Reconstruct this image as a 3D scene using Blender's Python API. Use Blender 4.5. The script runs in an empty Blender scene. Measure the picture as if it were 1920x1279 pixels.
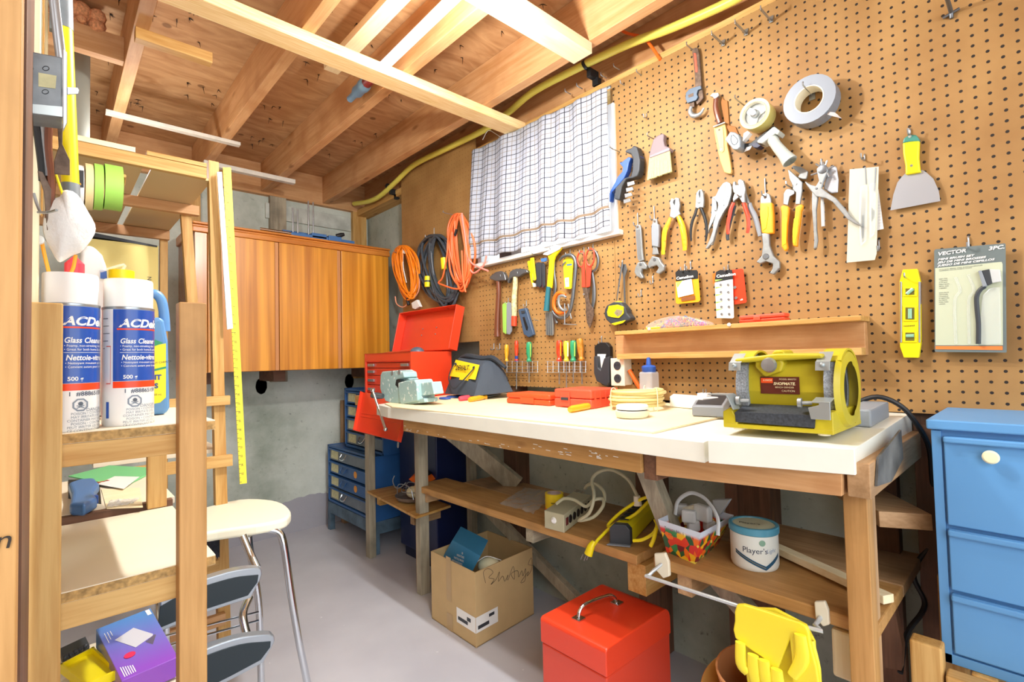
import bpy, bmesh, math, random
from mathutils import Vector, Matrix
random.seed(7)
S = bpy.context.scene
COL = S.collection
# ---------------------------------------------------------------- camera, light, exposure
H = 1.12
YAW, PITCH, ROLL, F = 0.744994785, 0.0340893735, -0.0229731912, 937.156591
fw = Vector((math.sin(YAW)*math.cos(PITCH), math.cos(YAW)*math.cos(PITCH), math.sin(PITCH)))
rt0 = Vector((math.cos(YAW), -math.sin(YAW), 0)); up0 = rt0.cross(fw)
RT = math.cos(ROLL)*rt0 + math.sin(ROLL)*up0
UP = -math.sin(ROLL)*rt0 + math.cos(ROLL)*up0
CAM = Vector((0, 0, H))
cd = bpy.data.cameras.new('camera'); cam = bpy.data.objects.new('camera', cd); COL.objects.link(cam)
cd.sensor_width = 36.0; cd.lens = F*36.0/1920.0; cd.clip_start = 0.02; cd.clip_end = 60
m = Matrix((RT, UP, -fw)).transposed().to_4x4(); m.translation = CAM
cam.matrix_world = m
S.camera = cam
vs = S.view_settings
vs.view_transform = 'Standard'; vs.look = 'None'; vs.gamma = 1.0; vs.use_curve_mapping = False
vs.exposure = 0.24
w = bpy.data.worlds.new('world'); S.world = w; w.use_nodes = True
bg = w.node_tree.nodes['Background']; bg.inputs[0].default_value = (0.93, 0.97, 1.0, 1); bg.inputs[1].default_value = 2.3
def lamp(name, kind, loc, power, col=(1, 1, 1), size=0.1, rot=None, sizey=None):
    l = bpy.data.lights.new(name, kind); l.energy = power; l.color = col
    if kind == 'AREA':
        l.size = size
        if sizey: l.shape = 'RECTANGLE'; l.size_y = sizey
    else: l.shadow_soft_size = size
    o = bpy.data.objects.new(name, l); o.location = loc
    if rot: o.rotation_euler = rot
    COL.objects.link(o); return o
lamp('ceiling_bulb', 'POINT', (0.80, 1.02, 2.04), 34, (1.0, 0.97, 0.92), 0.028)
lamp('added_fill_strip', 'AREA', (0.905, 1.22, 2.228), 25, (0.96, 0.98, 1.0), 0.03, (0, 0, 0), 1.15)  # added downward strip below the tube, brightens the floor and back wall
lamp('rear_bulb', 'POINT', (0.20, 2.55, 1.95), 5, (0.98, 0.98, 1.0), 0.04)
lamp('added_fill_panel', 'AREA', (-0.3, -0.9, 2.1), 34, (0.93, 0.97, 1.0), 1.4, (math.radians(38), 0, math.radians(-30)))  # added soft fill, unseen behind the camera, lifts the whole room

# ---------------------------------------------------------------- photo ray helpers (a pixel and a real plane give a point)
def ray(px, py): return RT*((px-960)/F) - UP*((py-639.5)/F) + fw
def _on(px, py, a, v):
    d = ray(px, py); t = (v-CAM[a])/d[a]; return CAM + d*t
def X(px, py, v): return _on(px, py, 0, v)
def Y(px, py, v): return _on(px, py, 1, v)
def Z(px, py, v): return _on(px, py, 2, v)

# ---------------------------------------------------------------- materials
MATS = {}
def srgb(c):
    if isinstance(c, str):
        c = tuple(int(c[i:i+2], 16)/255 for i in (0, 2, 4))
    return tuple(((x/12.92) if x <= 0.04045 else ((x+0.055)/1.055)**2.4) for x in c)
def newmat(name):
    m = bpy.data.materials.new(name); m.use_nodes = True
    return m, m.node_tree.nodes, m.node_tree.links, m.node_tree.nodes['Principled BSDF']
def plain(name, col, rough=0.5, metal=0.0, var=0.0, scale=30, bump=0.0, coat=0.0, trans=0.0, alpha=1.0, spec=0.5):
    if name in MATS: return MATS[name]
    m, N, L, b = newmat(name)
    c = srgb(col)
    b.inputs['Base Color'].default_value = (*c, 1); b.inputs['Roughness'].default_value = rough
    b.inputs['Metallic'].default_value = metal; b.inputs['Coat Weight'].default_value = coat
    b.inputs['Transmission Weight'].default_value = trans; b.inputs['Alpha'].default_value = alpha
    b.inputs['Specular IOR Level'].default_value = spec
    if var or bump:
        tc = N.new('ShaderNodeTexCoord'); n = N.new('ShaderNodeTexNoise'); n.inputs['Scale'].default_value = scale
        n.inputs['Detail'].default_value = 5
        L.new(tc.outputs['Object'], n.inputs['Vector'])
        if var:
            r = N.new('ShaderNodeValToRGB')
            r.color_ramp.elements[0].position = 0.3; r.color_ramp.elements[1].position = 0.7
            r.color_ramp.elements[0].color = (*[x*(1-var) for x in c], 1)
            r.color_ramp.elements[1].color = (*[min(1, x*(1+var*.6)) for x in c], 1)
            L.new(n.outputs['Fac'], r.inputs[0]); L.new(r.outputs[0], b.inputs['Base Color'])
        if bump:
            bp = N.new('ShaderNodeBump'); bp.inputs['Strength'].default_value = bump; bp.inputs['Distance'].default_value = 0.002
            L.new(n.outputs['Fac'], bp.inputs['Height']); L.new(bp.outputs[0], b.inputs['Normal'])
    MATS[name] = m; return m
def wood(name, c1, c2, axis='y', scale=1.0, rough=0.6, knots=True, knotcol='8a5a2c', fine=0.35, stain=None):
    if name in MATS: return MATS[name]
    m, N, L, b = newmat(name)
    tc = N.new('ShaderNodeTexCoord'); mp = N.new('ShaderNodeMapping')
    s = [18*scale]*3; s['xyz'.index(axis)] = 1.1*scale
    mp.inputs['Scale'].default_value = s
    L.new(tc.outputs['Object'], mp.inputs['Vector'])
    n = N.new('ShaderNodeTexNoise'); n.inputs['Scale'].default_value = 1.6; n.inputs['Detail'].default_value = 6; n.inputs['Distortion'].default_value = 0.8
    L.new(mp.outputs[0], n.inputs['Vector'])
    n2 = N.new('ShaderNodeTexNoise'); n2.inputs['Scale'].default_value = 9; n2.inputs['Detail'].default_value = 4
    L.new(mp.outputs[0], n2.inputs['Vector'])
    mx = N.new('ShaderNodeMix'); mx.data_type = 'FLOAT'; mx.inputs[0].default_value = fine
    L.new(n.outputs['Fac'], mx.inputs[2]); L.new(n2.outputs['Fac'], mx.inputs[3])
    r = N.new('ShaderNodeValToRGB'); r.color_ramp.elements[0].position = 0.36; r.color_ramp.elements[1].position = 0.62
    r.color_ramp.elements[0].color = (*srgb(c1), 1); r.color_ramp.elements[1].color = (*srgb(c2), 1)
    L.new(mx.outputs[0], r.inputs[0]); out = r.outputs[0]
    if knots:
        mp2 = N.new('ShaderNodeMapping'); s2 = [9.0]*3; s2['xyz'.index(axis)] = 3.2; mp2.inputs['Scale'].default_value = s2
        L.new(tc.outputs['Object'], mp2.inputs['Vector'])
        v = N.new('ShaderNodeTexVoronoi'); v.inputs['Scale'].default_value = 1.0; L.new(mp2.outputs[0], v.inputs['Vector'])
        kr = N.new('ShaderNodeValToRGB'); kr.color_ramp.elements[0].position = 0.05; kr.color_ramp.elements[1].position = 0.13
        kr.color_ramp.elements[0].color = (.75,)*3+(1,); kr.color_ramp.elements[1].color = (0, 0, 0, 1)
        L.new(v.outputs['Distance'], kr.inputs[0])
        mc = N.new('ShaderNodeMix'); mc.data_type = 'RGBA'; L.new(kr.outputs[0], mc.inputs[0]); L.new(out, mc.inputs[6])
        mc.inputs[7].default_value = (*srgb(knotcol), 1); out = mc.outputs[2]
    if stain:
        ns = N.new('ShaderNodeTexNoise'); ns.inputs['Scale'].default_value = 4; ns.inputs['Detail'].default_value = 8
        L.new(tc.outputs['Object'], ns.inputs['Vector'])
        sr = N.new('ShaderNodeValToRGB'); sr.color_ramp.elements[0].position = 0.5; sr.color_ramp.elements[1].position = 0.68
        sr.color_ramp.elements[0].color = (0, 0, 0, 1); sr.color_ramp.elements[1].color = (.8,)*3+(1,)
        L.new(ns.outputs['Fac'], sr.inputs[0])
        ms = N.new('ShaderNodeMix'); ms.data_type = 'RGBA'; L.new(sr.outputs[0], ms.inputs[0]); L.new(out, ms.inputs[6])
        ms.inputs[7].default_value = (*srgb(stain), 1); out = ms.outputs[2]
    L.new(out, b.inputs['Base Color']); b.inputs['Roughness'].default_value = rough
    bp = N.new('ShaderNodeBump'); bp.inputs['Strength'].default_value = 0.15; bp.inputs['Distance'].default_value = 0.002
    L.new(n2.outputs['Fac'], bp.inputs['Height']); L.new(bp.outputs[0], b.inputs['Normal'])
    MATS[name] = m; return m
def concrete(name, base, dark, light, spot='3c423c', scale=1.0, spots=0.5):
    m, N, L, b = newmat(name)
    tc = N.new('ShaderNodeTexCoord')
    n = N.new('ShaderNodeTexNoise'); n.inputs['Scale'].default_value = 1.7*scale; n.inputs['Detail'].default_value = 10; n.inputs['Roughness'].default_value = .62
    L.new(tc.outputs['Object'], n.inputs['Vector'])
    r = N.new('ShaderNodeValToRGB'); r.color_ramp.elements[0].position = .3; r.color_ramp.elements[1].position = .7
    r.color_ramp.elements[0].color = (*srgb(dark), 1); r.color_ramp.elements[1].color = (*srgb(light), 1)
    e = r.color_ramp.elements.new(.5); e.color = (*srgb(base), 1)
    L.new(n.outputs['Fac'], r.inputs[0])
    n2 = N.new('ShaderNodeTexNoise'); n2.inputs['Scale'].default_value = 26*scale; n2.inputs['Detail'].default_value = 6; n2.inputs['Roughness'].default_value = .7
    L.new(tc.outputs['Object'], n2.inputs['Vector'])
    r2 = N.new('ShaderNodeValToRGB'); r2.color_ramp.elements[0].position = .60; r2.color_ramp.elements[1].position = .72
    r2.color_ramp.elements[0].color = (0, 0, 0, 1); r2.color_ramp.elements[1].color = (spots,)*3+(1,)
    L.new(n2.outputs['Fac'], r2.inputs[0])
    mc = N.new('ShaderNodeMix'); mc.data_type = 'RGBA'; L.new(r2.outputs[0], mc.inputs[0]); L.new(r.outputs[0], mc.inputs[6]); mc.inputs[7].default_value = (*srgb(spot), 1)
    L.new(mc.outputs[2], b.inputs['Base Color']); b.inputs['Roughness'].default_value = .85
    bp = N.new('ShaderNodeBump'); bp.inputs['Strength'].default_value = .4; bp.inputs['Distance'].default_value = .004
    L.new(n2.outputs['Fac'], bp.inputs['Height']); L.new(bp.outputs[0], b.inputs['Normal'])
    MATS[name] = m; return m, N, L, b, mc, tc

PX = 1.636            # face of the pegboards
HY0, HZ0, HS = 0.0286257011, 0.780685436+H, 0.0254   # hole lattice
def pegmat(name='pegboard', r0=.13, hc=(.012, .006, .003, 1)):
    m, N, L, b = newmat(name)
    tc = N.new('ShaderNodeTexCoord'); sx = N.new('ShaderNodeSeparateXYZ'); L.new(tc.outputs['Object'], sx.inputs[0])
    def mth(op, a, bb=None, c=None):
        n = N.new('ShaderNodeMath'); n.operation = op
        for i, v in enumerate((a, bb, c)):
            if v is None: continue
            if isinstance(v, (int, float)): n.inputs[i].default_value = v
            else: L.new(v, n.inputs[i])
        return n.outputs[0]
    dd = []
    for o, off in (('Y', HY0), ('Z', HZ0)):
        t = mth('SUBTRACT', sx.outputs[o], off - 40*HS); t = mth('DIVIDE', t, HS); t = mth('ADD', t, .5); t = mth('FRACT', t); t = mth('SUBTRACT', t, .5); t = mth('MULTIPLY', t, t); dd.append(t)
    dist = mth('SQRT', mth('ADD', dd[0], dd[1]))
    r = N.new('ShaderNodeValToRGB'); r.color_ramp.elements[0].position = r0; r.color_ramp.elements[1].position = r0+.025
    r.color_ramp.elements[0].color = (1, 1, 1, 1); r.color_ramp.elements[1].color = (0, 0, 0, 1)
    L.new(dist, r.inputs[0])
    n = N.new('ShaderNodeTexNoise'); n.inputs['Scale'].default_value = 7; n.inputs['Detail'].default_value = 9; L.new(tc.outputs['Object'], n.inputs['Vector'])
    cr = N.new('ShaderNodeValToRGB'); cr.color_ramp.elements[0].position = .3; cr.color_ramp.elements[1].position = .72
    cr.color_ramp.elements[0].color = (*srgb('946c3a'), 1); cr.color_ramp.elements[1].color = (*srgb('ab844e'), 1)
    L.new(n.outputs['Fac'], cr.inputs[0])
    mc = N.new('ShaderNodeMix'); mc.data_type = 'RGBA'; L.new(r.outputs[0], mc.inputs[0]); L.new(cr.outputs[0], mc.inputs[6]); mc.inputs[7].default_value = hc
    L.new(mc.outputs[2], b.inputs['Base Color']); b.inputs['Roughness'].default_value = .62
    n2 = N.new('ShaderNodeTexNoise'); n2.inputs['Scale'].default_value = 420; L.new(tc.outputs['Object'], n2.inputs['Vector'])
    hh = mth('SUBTRACT', mth('MULTIPLY', n2.outputs['Fac'], .25), r.outputs[0])
    bp = N.new('ShaderNodeBump'); bp.inputs['Strength'].default_value = .35; bp.inputs['Distance'].default_value = .002
    L.new(hh, bp.inputs['Height']); L.new(bp.outputs[0], b.inputs['Normal'])
    MATS[name] = m; return m

# ---------------------------------------------------------------- object helpers
ROOTS = []
def tag(o, label=None, cat=None, group=None, kind=None):
    if label: o['label'] = label
    if cat: o['category'] = cat
    if group: o['group'] = group
    if kind: o['kind'] = kind
    return o
def thing(name, label, cat, group=None):
    o = bpy.data.objects.new(name, None); COL.objects.link(o); o.empty_display_size = .05
    tag(o, label, cat, group); ROOTS.append(o); return o
def link(name, me, mat, parent=None, smooth=False, bevel=0, seg=2, sub=0):
    o = bpy.data.objects.new(name, me); COL.objects.link(o)
    if mat is not None:
        for k in (mat if isinstance(mat, (list, tuple)) else [mat]):
            me.materials.append(MATS[k] if isinstance(k, str) else k)
    if parent is not None: o.parent = parent
    else: ROOTS.append(o)
    if smooth:
        for p in me.polygons: p.use_smooth = True
    if bevel:
        b = o.modifiers.new('bevel', 'BEVEL'); b.width = bevel; b.segments = seg; b.limit_method = 'ANGLE'; b.angle_limit = math.radians(35)
    if sub:
        s = o.modifiers.new('subdivision', 'SUBSURF'); s.levels = sub; s.render_levels = sub
    return o
def mk(verts, faces):
    me = bpy.data.meshes.new('mesh'); me.from_pydata([tuple(v) for v in verts], [], faces)
    bm = bmesh.new(); bm.from_mesh(me); bmesh.ops.recalc_face_normals(bm, faces=bm.faces); bm.to_mesh(me); bm.free(); me.update(); return me
class G:
    """collects pieces of ONE part"""
    def __init__(s): s.v = []; s.f = []; s.mi = []
    def add(s, v, f, mi=0):
        k = len(s.v); s.v += [Vector(p) for p in v]; s.f += [tuple(i+k for i in q) for q in f]; s.mi += [mi]*len(f); return s
    def box(s, lo, hi, mi=0):
        x0, y0, z0 = lo; x1, y1, z1 = hi
        return s.add([(x0,y0,z0),(x1,y0,z0),(x1,y1,z0),(x0,y1,z0),(x0,y0,z1),(x1,y0,z1),(x1,y1,z1),(x0,y1,z1)],
                     [(0,3,2,1),(4,5,6,7),(0,1,5,4),(1,2,6,5),(2,3,7,6),(3,0,4,7)], mi)
    def prism(s, poly, vec, mi=0):
        n = len(poly); vec = Vector(vec); a = [Vector(p) for p in poly]
        return s.add(a+[p+vec for p in a], [tuple(range(n)), tuple(range(2*n-1, n-1, -1))]+[(i, (i+1) % n, (i+1) % n+n, i+n) for i in range(n)], mi)
    def tube(s, pts, r, n=8, sub=4, closed=False, flat=None, caps=True, mi=0, smoothpath=True):
        P = [Vector(p) for p in pts]; R = list(r) if isinstance(r, (list, tuple)) else [r]*len(P)
        if smoothpath and len(P) > 2 and sub > 1: P, R = spline(P, R, sub, closed)
        m = len(P); tang = []
        for i in range(m):
            a = P[i-1] if (i > 0 or closed) else P[i]; b = P[(i+1) % m] if (i < m-1 or closed) else P[i]
            t = (b-a); tang.append(t.normalized() if t.length > 1e-9 else Vector((0, 0, 1)))
        t0 = tang[0]; u = t0.orthogonal().normalized()
        if flat: 
            u = flat[0].cross(t0); u = u.normalized() if u.length > 1e-6 else t0.orthogonal().normalized()
        rings = []
        for i in range(m):
            t = tang[i]
            if flat:
                uu = flat[0].cross(t); u = uu.normalized() if uu.length > 1e-6 else u
            else: u = (u-t*u.dot(t)).normalized()
            w_ = t.cross(u)
            ring = []
            for k in range(n):
                a = 2*math.pi*k/n; off = u*(math.cos(a)*R[i])+w_*(math.sin(a)*R[i]*(flat[1] if flat else 1))
                ring.append(P[i]+off)
            rings.append(ring)
        v = [p for q in rings for p in q]; f = []
        for i in range(m if closed else m-1):
            j = (i+1) % m
            for k in range(n): f.append((i*n+k, i*n+(k+1) % n, j*n+(k+1) % n, j*n+k))
        if caps and not closed: f.append(tuple(range(n-1, -1, -1))); f.append(tuple((m-1)*n+k for k in range(n)))
        return s.add(v, f, mi)
    def lathe(s, prof, org, axis=(0, 0, 1), n=32, mi=0, ang=None, xdir=None, caps=True):
        ax = Vector(axis).normalized(); u = Vector(xdir) if xdir else ax.orthogonal(); u = (u-ax*u.dot(ax)).normalized(); w_ = ax.cross(u); org = Vector(org)
        m = len(prof); v = []
        a0, a1 = ang if ang else (0, 2*math.pi); full = ang is None; cnt = n if full else n+1
        for r_, h_ in prof:
            for k in range(cnt):
                a = a0+(a1-a0)*k/n; v.append(org+ax*h_+(u*math.cos(a)+w_*math.sin(a))*r_)
        f = []
        for i in range(m-1):
            for k in range(n):
                k2 = (k+1) % cnt; f.append((i*cnt+k, i*cnt+k2, (i+1)*cnt+k2, (i+1)*cnt+k))
        if full and caps:
            if prof[0][0] > 1e-6: f.append(tuple(range(n-1, -1, -1)))
            if prof[-1][0] > 1e-6: f.append(tuple((m-1)*n+k for k in range(n)))
        return s.add(v, f, mi)
    def ball(s, c, r, n=12, sc=(1, 1, 1), mi=0):
        c = Vector(c); v = []; f = []
        for i in range(n+1):
            th = math.pi*i/n
            for k in range(2*n):
                a = math.pi*k/n; v.append(c+Vector((r*sc[0]*math.sin(th)*math.cos(a), r*sc[1]*math.sin(th)*math.sin(a), r*sc[2]*math.cos(th))))
        for i in range(n):
            for k in range(2*n): f.append((i*2*n+k, i*2*n+(k+1) % (2*n), (i+1)*2*n+(k+1) % (2*n), (i+1)*2*n+k))
        return s.add(v, f, mi)
    def build(s, name, mat, parent=None, smooth=False, bevel=0, seg=2, sub=0, merge=True):
        me = bpy.data.meshes.new(name); me.from_pydata([tuple(v) for v in s.v], [], s.f)
        for i, p in enumerate(me.polygons): p.material_index = s.mi[i]
        bm = bmesh.new(); bm.from_mesh(me)
        if merge: bmesh.ops.remove_doubles(bm, verts=bm.verts, dist=1e-6)
        bmesh.ops.recalc_face_normals(bm, faces=bm.faces); bm.to_mesh(me); bm.free()
        o = link(name, me, mat, parent, False, bevel, seg, sub)
        if smooth:
            for p in me.polygons: p.use_smooth = True
            me.set_sharp_from_angle(angle=math.radians(40))
        return o
def spline(P, R, sub, closed=False):
    n = len(P); out = []; ro = []
    for i in range(n if closed else n-1):
        p1, p2 = P[i], P[(i+1) % n]
        p0 = P[i-1] if (i > 0 or closed) else p1+(p1-p2); p3 = P[(i+2) % n] if (i+2 < n or closed) else p2+(p2-p1)
        for k in range(sub):
            t = k/sub
            out.append(.5*((2*p1)+(p2-p0)*t+(2*p0-5*p1+4*p2-p3)*t*t+(3*p1-p0-3*p2+p3)*t**3)); ro.append(R[i]+(R[(i+1) % n]-R[i])*t)
    if not closed: out.append(P[-1]); ro.append(R[-1])
    return out, ro
def box(name, lo, hi, mat, parent=None, bevel=.0015, **k): return G().box([min(a,b) for a,b in zip(lo,hi)], [max(a,b) for a,b in zip(lo,hi)]).build(name, mat, parent, bevel=bevel, **k)
def orr(g, rot_z, piv):
    c, s_ = math.cos(rot_z), math.sin(rot_z); p = Vector(piv)
    g.v = [Vector((p.x+(v.x-p.x)*c-(v.y-p.y)*s_, p.y+(v.x-p.x)*s_+(v.y-p.y)*c, v.z)) for v in g.v]; return g
def smooth_poly(pts, sub=3):
    P, _ = spline([Vector(p) for p in pts], [0]*len(pts), sub, True); return P
def wpoly(pxs, d, th):
    """outline seen in the photo, standing d in front of the pegboard, th thick towards the board"""
    x = PX-d; return [X(a, b, x) for a, b in pxs]
def plate(g, pxs, d, th, sm=0, mi=0):
    P = wpoly(pxs, d, th)
    if sm: P = smooth_poly(P, sm)
    return g.prism(P, (th, 0, 0), mi)
def wtube(g, pxs, d, r, flat=.6, n=8, sub=4, mi=0, closed=False):
    P = [X(a[0], a[1], PX-(d if not isinstance(d, (list, tuple)) else d[i])) for i, a in enumerate(pxs)]
    return g.tube(P, r, n=n, sub=sub, flat=(Vector((1, 0, 0)), flat), mi=mi, closed=closed)
FONT = None
def text(name, s, org, right, up, size, mat, parent, depth=.0004, align='LEFT', shear=0, bold=0, sx=1.0, spacing=1.0, mapf=None):
    cu = bpy.data.curves.new('t', 'FONT'); cu.body = s; cu.size = 1; cu.align_x = align; cu.shear = shear; cu.offset = bold; cu.space_character = spacing
    cu.resolution_u = 3
    tmp = bpy.data.objects.new('t', cu); COL.objects.link(tmp)
    dg = bpy.context.evaluated_depsgraph_get(); me = bpy.data.meshes.new_from_object(tmp.evaluated_get(dg))
    bpy.data.objects.remove(tmp); bpy.data.curves.remove(cu)
    r = Vector(right).normalized(); u = Vector(up); u = (u-r*u.dot(r)).normalized(); nn = r.cross(u)
    org = Vector(org)
    for v in me.vertices:
        a, b_ = v.co.x*size*sx/0.72, v.co.y*size/0.72
        v.co = mapf(a, b_) if mapf else org+r*a+u*b_+nn*depth
    me.materials.clear()
    return link(name, me, mat, parent)
def quad(name, pts, mat, parent):
    me = bpy.data.meshes.new(name); me.from_pydata([tuple(p) for p in pts], [], [tuple(range(len(pts)))]); return link(name, me, mat, parent)
def finish():
    """put every top-level origin at the base of its thing"""
    bpy.context.view_layer.update()
    def ws(o):
        r = [o] if o.type == 'MESH' else []
        for c in o.children: r += ws(c)
        return r
    for o in ROOTS:
        ms = ws(o)
        if not ms: continue
        P = [m_.matrix_world @ v.co for m_ in ms for v in m_.data.vertices]
        if not P: continue
        if o.matrix_world.translation.length > 1e-6: continue
        b = Vector(((min(p.x for p in P)+max(p.x for p in P))/2, (min(p.y for p in P)+max(p.y for p in P))/2, min(p.z for p in P)))
        if o.type == 'MESH':
            if o.get('kind') == 'structure' or o.get('keep'): continue
            for v in o.data.vertices: v.co -= b
            o.location = b
            for c in o.children: c.location -= b
        else:
            o.location = b
            for c in o.children: c.location -= b

# ---------------------------------------------------------------- palette
pegmat(); pegmat('pegboard_mid', .105); pegmat('pegboard_left', .095, (*srgb('8a6434'), 1))
bubm, N, L, b = newmat('bubble'); b.inputs['Base Color'].default_value = (.85, .88, .88, 1); b.inputs['Roughness'].default_value = .12; b.inputs['Alpha'].default_value = .2; MATS['bubble'] = bubm
for ax in 'xyz':
    wood('pine_'+ax, 'b5833e', 'd4ac6a', ax)
    wood('joist_'+ax, 'bd8a56', 'd2a474', ax, knots=True, stain='b07a4a')
    wood('old_'+ax, 'a07a50', 'c09a70', ax, stain='7a6040')
    wood('grey_'+ax, '8f8672', 'b5ab92', ax, stain='6b6555')
    wood('pale_'+ax, 'ead6a8', 'f6e8c4', ax, knots=False)
    wood('shelfw_'+ax, 'aa7c42', 'c6965a', ax, stain='8a6438')
    wood('brown_'+ax, '5c3e2c', '7c563e', ax, stain='46301f')
plain('white_lam', 'e6e6da', .35, var=.05, scale=9)
plain('white', 'eeeeea', .45); plain('offwhite', 'e9e3cc', .45); plain('cream', 'efe6bf', .4)
plain('black', '15171a', .5); plain('darkgrey', '33383e', .5); plain('grey', '8b929a', .5); plain('ltgrey', 'c4cacd', .5)
plain('steel', 'a9afb4', .28, .75); plain('chrome', 'd8dee4', .12, 1.0); plain('darksteel', '767b80', .4, .8); plain('rusty', '6d5a4c', .6, .4, var=.4, scale=90)
plain('castal', '9ca1a2', .4, .55, var=.15, scale=60)
plain('red', 'e24020', .34, coat=.2); plain('redp', 'f0553a', .42); plain('orange', 'f2701c', .4); plain('orangecord', 'f06a22', .42)
plain('yellow', 'f2df10', .4); plain('yelloworange', 'f9a51c', .4); plain('blue', '2a55a8', .4); plain('steelblue', '3f6ea6', .4); plain('green', '2f9a6a', .4)
plain('lime', '9ed25a', .5); plain('brownw', '6e3c26', .35, coat=.3)
# ================================================================= THE SETTING
WX, WY = 1.74, 3.46; ZJ = 2.23; ZC = 2.415; ZW = 2.215
XL, YF = -1.7, -1.6
def struct(o): o['kind'] = 'structure'; return o
# floor
m, N, L, b = newmat('floorpaint'); tc = N.new('ShaderNodeTexCoord')
n = N.new('ShaderNodeTexNoise'); n.inputs['Scale'].default_value = 2.3; n.inputs['Detail'].default_value = 9; L.new(tc.outputs['Object'], n.inputs['Vector'])
r = N.new('ShaderNodeValToRGB'); r.color_ramp.elements[0].position = .3; r.color_ramp.elements[1].position = .72
r.color_ramp.elements[0].color = (*srgb('b4b4bc'), 1); r.color_ramp.elements[1].color = (*srgb('cacad0'), 1); L.new(n.outputs['Fac'], r.inputs[0])
n3 = N.new('ShaderNodeTexNoise'); n3.inputs['Scale'].default_value = 45; n3.inputs['Detail'].default_value = 2; L.new(tc.outputs['Object'], n3.inputs['Vector'])
r3 = N.new('ShaderNodeValToRGB'); r3.color_ramp.elements[0].position = .74; r3.color_ramp.elements[1].position = .78; r3.color_ramp.elements[0].color = (0,0,0,1); L.new(n3.outputs['Fac'], r3.inputs[0])
mc = N.new('ShaderNodeMix'); mc.data_type = 'RGBA'; L.new(r3.outputs[0], mc.inputs[0]); L.new(r.outputs[0], mc.inputs[6]); mc.inputs[7].default_value = (*srgb('dadadd'), 1)
L.new(mc.outputs[2], b.inputs['Base Color']); b.inputs['Roughness'].default_value = .42; MATS['floorpaint'] = m
struct(box('floor', (XL, YF, -.08), (WX, WY, 0), 'floorpaint', bevel=0))
# concrete; the grey floor paint has been brushed up the foot of the back wall
m, N, L, b, mc, tc = concrete('concrete_back', 'c4ccc2', '8f9a8c', 'dde3db', spots=.5)
sx = N.new('ShaderNodeSeparateXYZ'); L.new(tc.outputs['Object'], sx.inputs[0])
nn = N.new('ShaderNodeTexNoise'); nn.inputs['Scale'].default_value = 5; nn.inputs['Detail'].default_value = 8; L.new(tc.outputs['Object'], nn.inputs['Vector'])
ma = N.new('ShaderNodeMath'); ma.operation = 'MULTIPLY_ADD'; ma.inputs[1].default_value = .16; L.new(nn.outputs['Fac'], ma.inputs[0]); ma.inputs[2].default_value = .14
mb = N.new('ShaderNodeMath'); mb.operation = 'LESS_THAN'; L.new(sx.outputs['Z'], mb.inputs[0]); L.new(ma.outputs[0], mb.inputs[1])
mz = N.new('ShaderNodeMix'); mz.data_type = 'RGBA'; L.new(mb.outputs[0], mz.inputs[0]); L.new(mc.outputs[2], mz.inputs[6]); mz.inputs[7].default_value = (*srgb('a2a2aa'), 1)
L.new(mz.outputs[2], b.inputs['Base Color'])
concrete('concrete_side', 'a8b1a4', '7c8678', 'c2cabe', spots=.75, scale=1.2)
concrete('concrete_top', 'bcc4bb', '9aa399', 'd4dad2', spots=.3)
struct(box('wall_back', (XL, WY, -.08), (WX+.2, WY+.2, ZW), 'concrete_back', bevel=0))
struct(box('wall_right', (WX, YF, -.08), (WX+.2, WY, ZW), 'concrete_side', bevel=0))
struct(box('wall_left', (XL-.05, YF, -.08), (XL, WY, ZC), 'old_z', bevel=0))
# plywood subfloor with knots and nail tips
m, N, L, b = newmat('subfloor'); tc = N.new('ShaderNodeTexCoord'); mp = N.new('ShaderNodeMapping'); mp.inputs['Scale'].default_value = (2.2, 7, 1)
L.new(tc.outputs['Object'], mp.inputs['Vector'])
n = N.new('ShaderNodeTexNoise'); n.inputs['Scale'].default_value = 2.2; n.inputs['Detail'].default_value = 7; n.inputs['Distortion'].default_value = 1.6; L.new(mp.outputs[0], n.inputs['Vector'])
r = N.new('ShaderNodeValToRGB'); r.color_ramp.elements[0].position = .3; r.color_ramp.elements[1].position = .68
r.color_ramp.elements[0].color = (*srgb('a87a4e'), 1); r.color_ramp.elements[1].color = (*srgb('caa072'), 1); L.new(n.outputs['Fac'], r.inputs[0])
v = N.new('ShaderNodeTexVoronoi'); v.inputs['Scale'].default_value = 5.5; v.inputs['Randomness'].default_value = 1; L.new(tc.outputs['Object'], v.inputs['Vector'])
kr = N.new('ShaderNodeValToRGB'); kr.color_ramp.elements[0].position = .07; kr.color_ramp.elements[1].position = .1; kr.color_ramp.elements[0].color = (.7,)*3+(1,); kr.color_ramp.elements[1].color = (0,0,0,1)
L.new(v.outputs['Distance'], kr.inputs[0]); mc = N.new('ShaderNodeMix'); mc.data_type = 'RGBA'; L.new(kr.outputs[0], mc.inputs[0]); L.new(r.outputs[0], mc.inputs[6]); mc.inputs[7].default_value = (*srgb('6b4426'), 1)
L.new(mc.outputs[2], b.inputs['Base Color']); b.inputs['Roughness'].default_value = .7; MATS['subfloor'] = m
ceil = struct(box('ceiling', (XL, YF, ZC), (WX+.2, WY+.2, ZC+.03), 'subfloor', bevel=0))
g = G()
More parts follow.
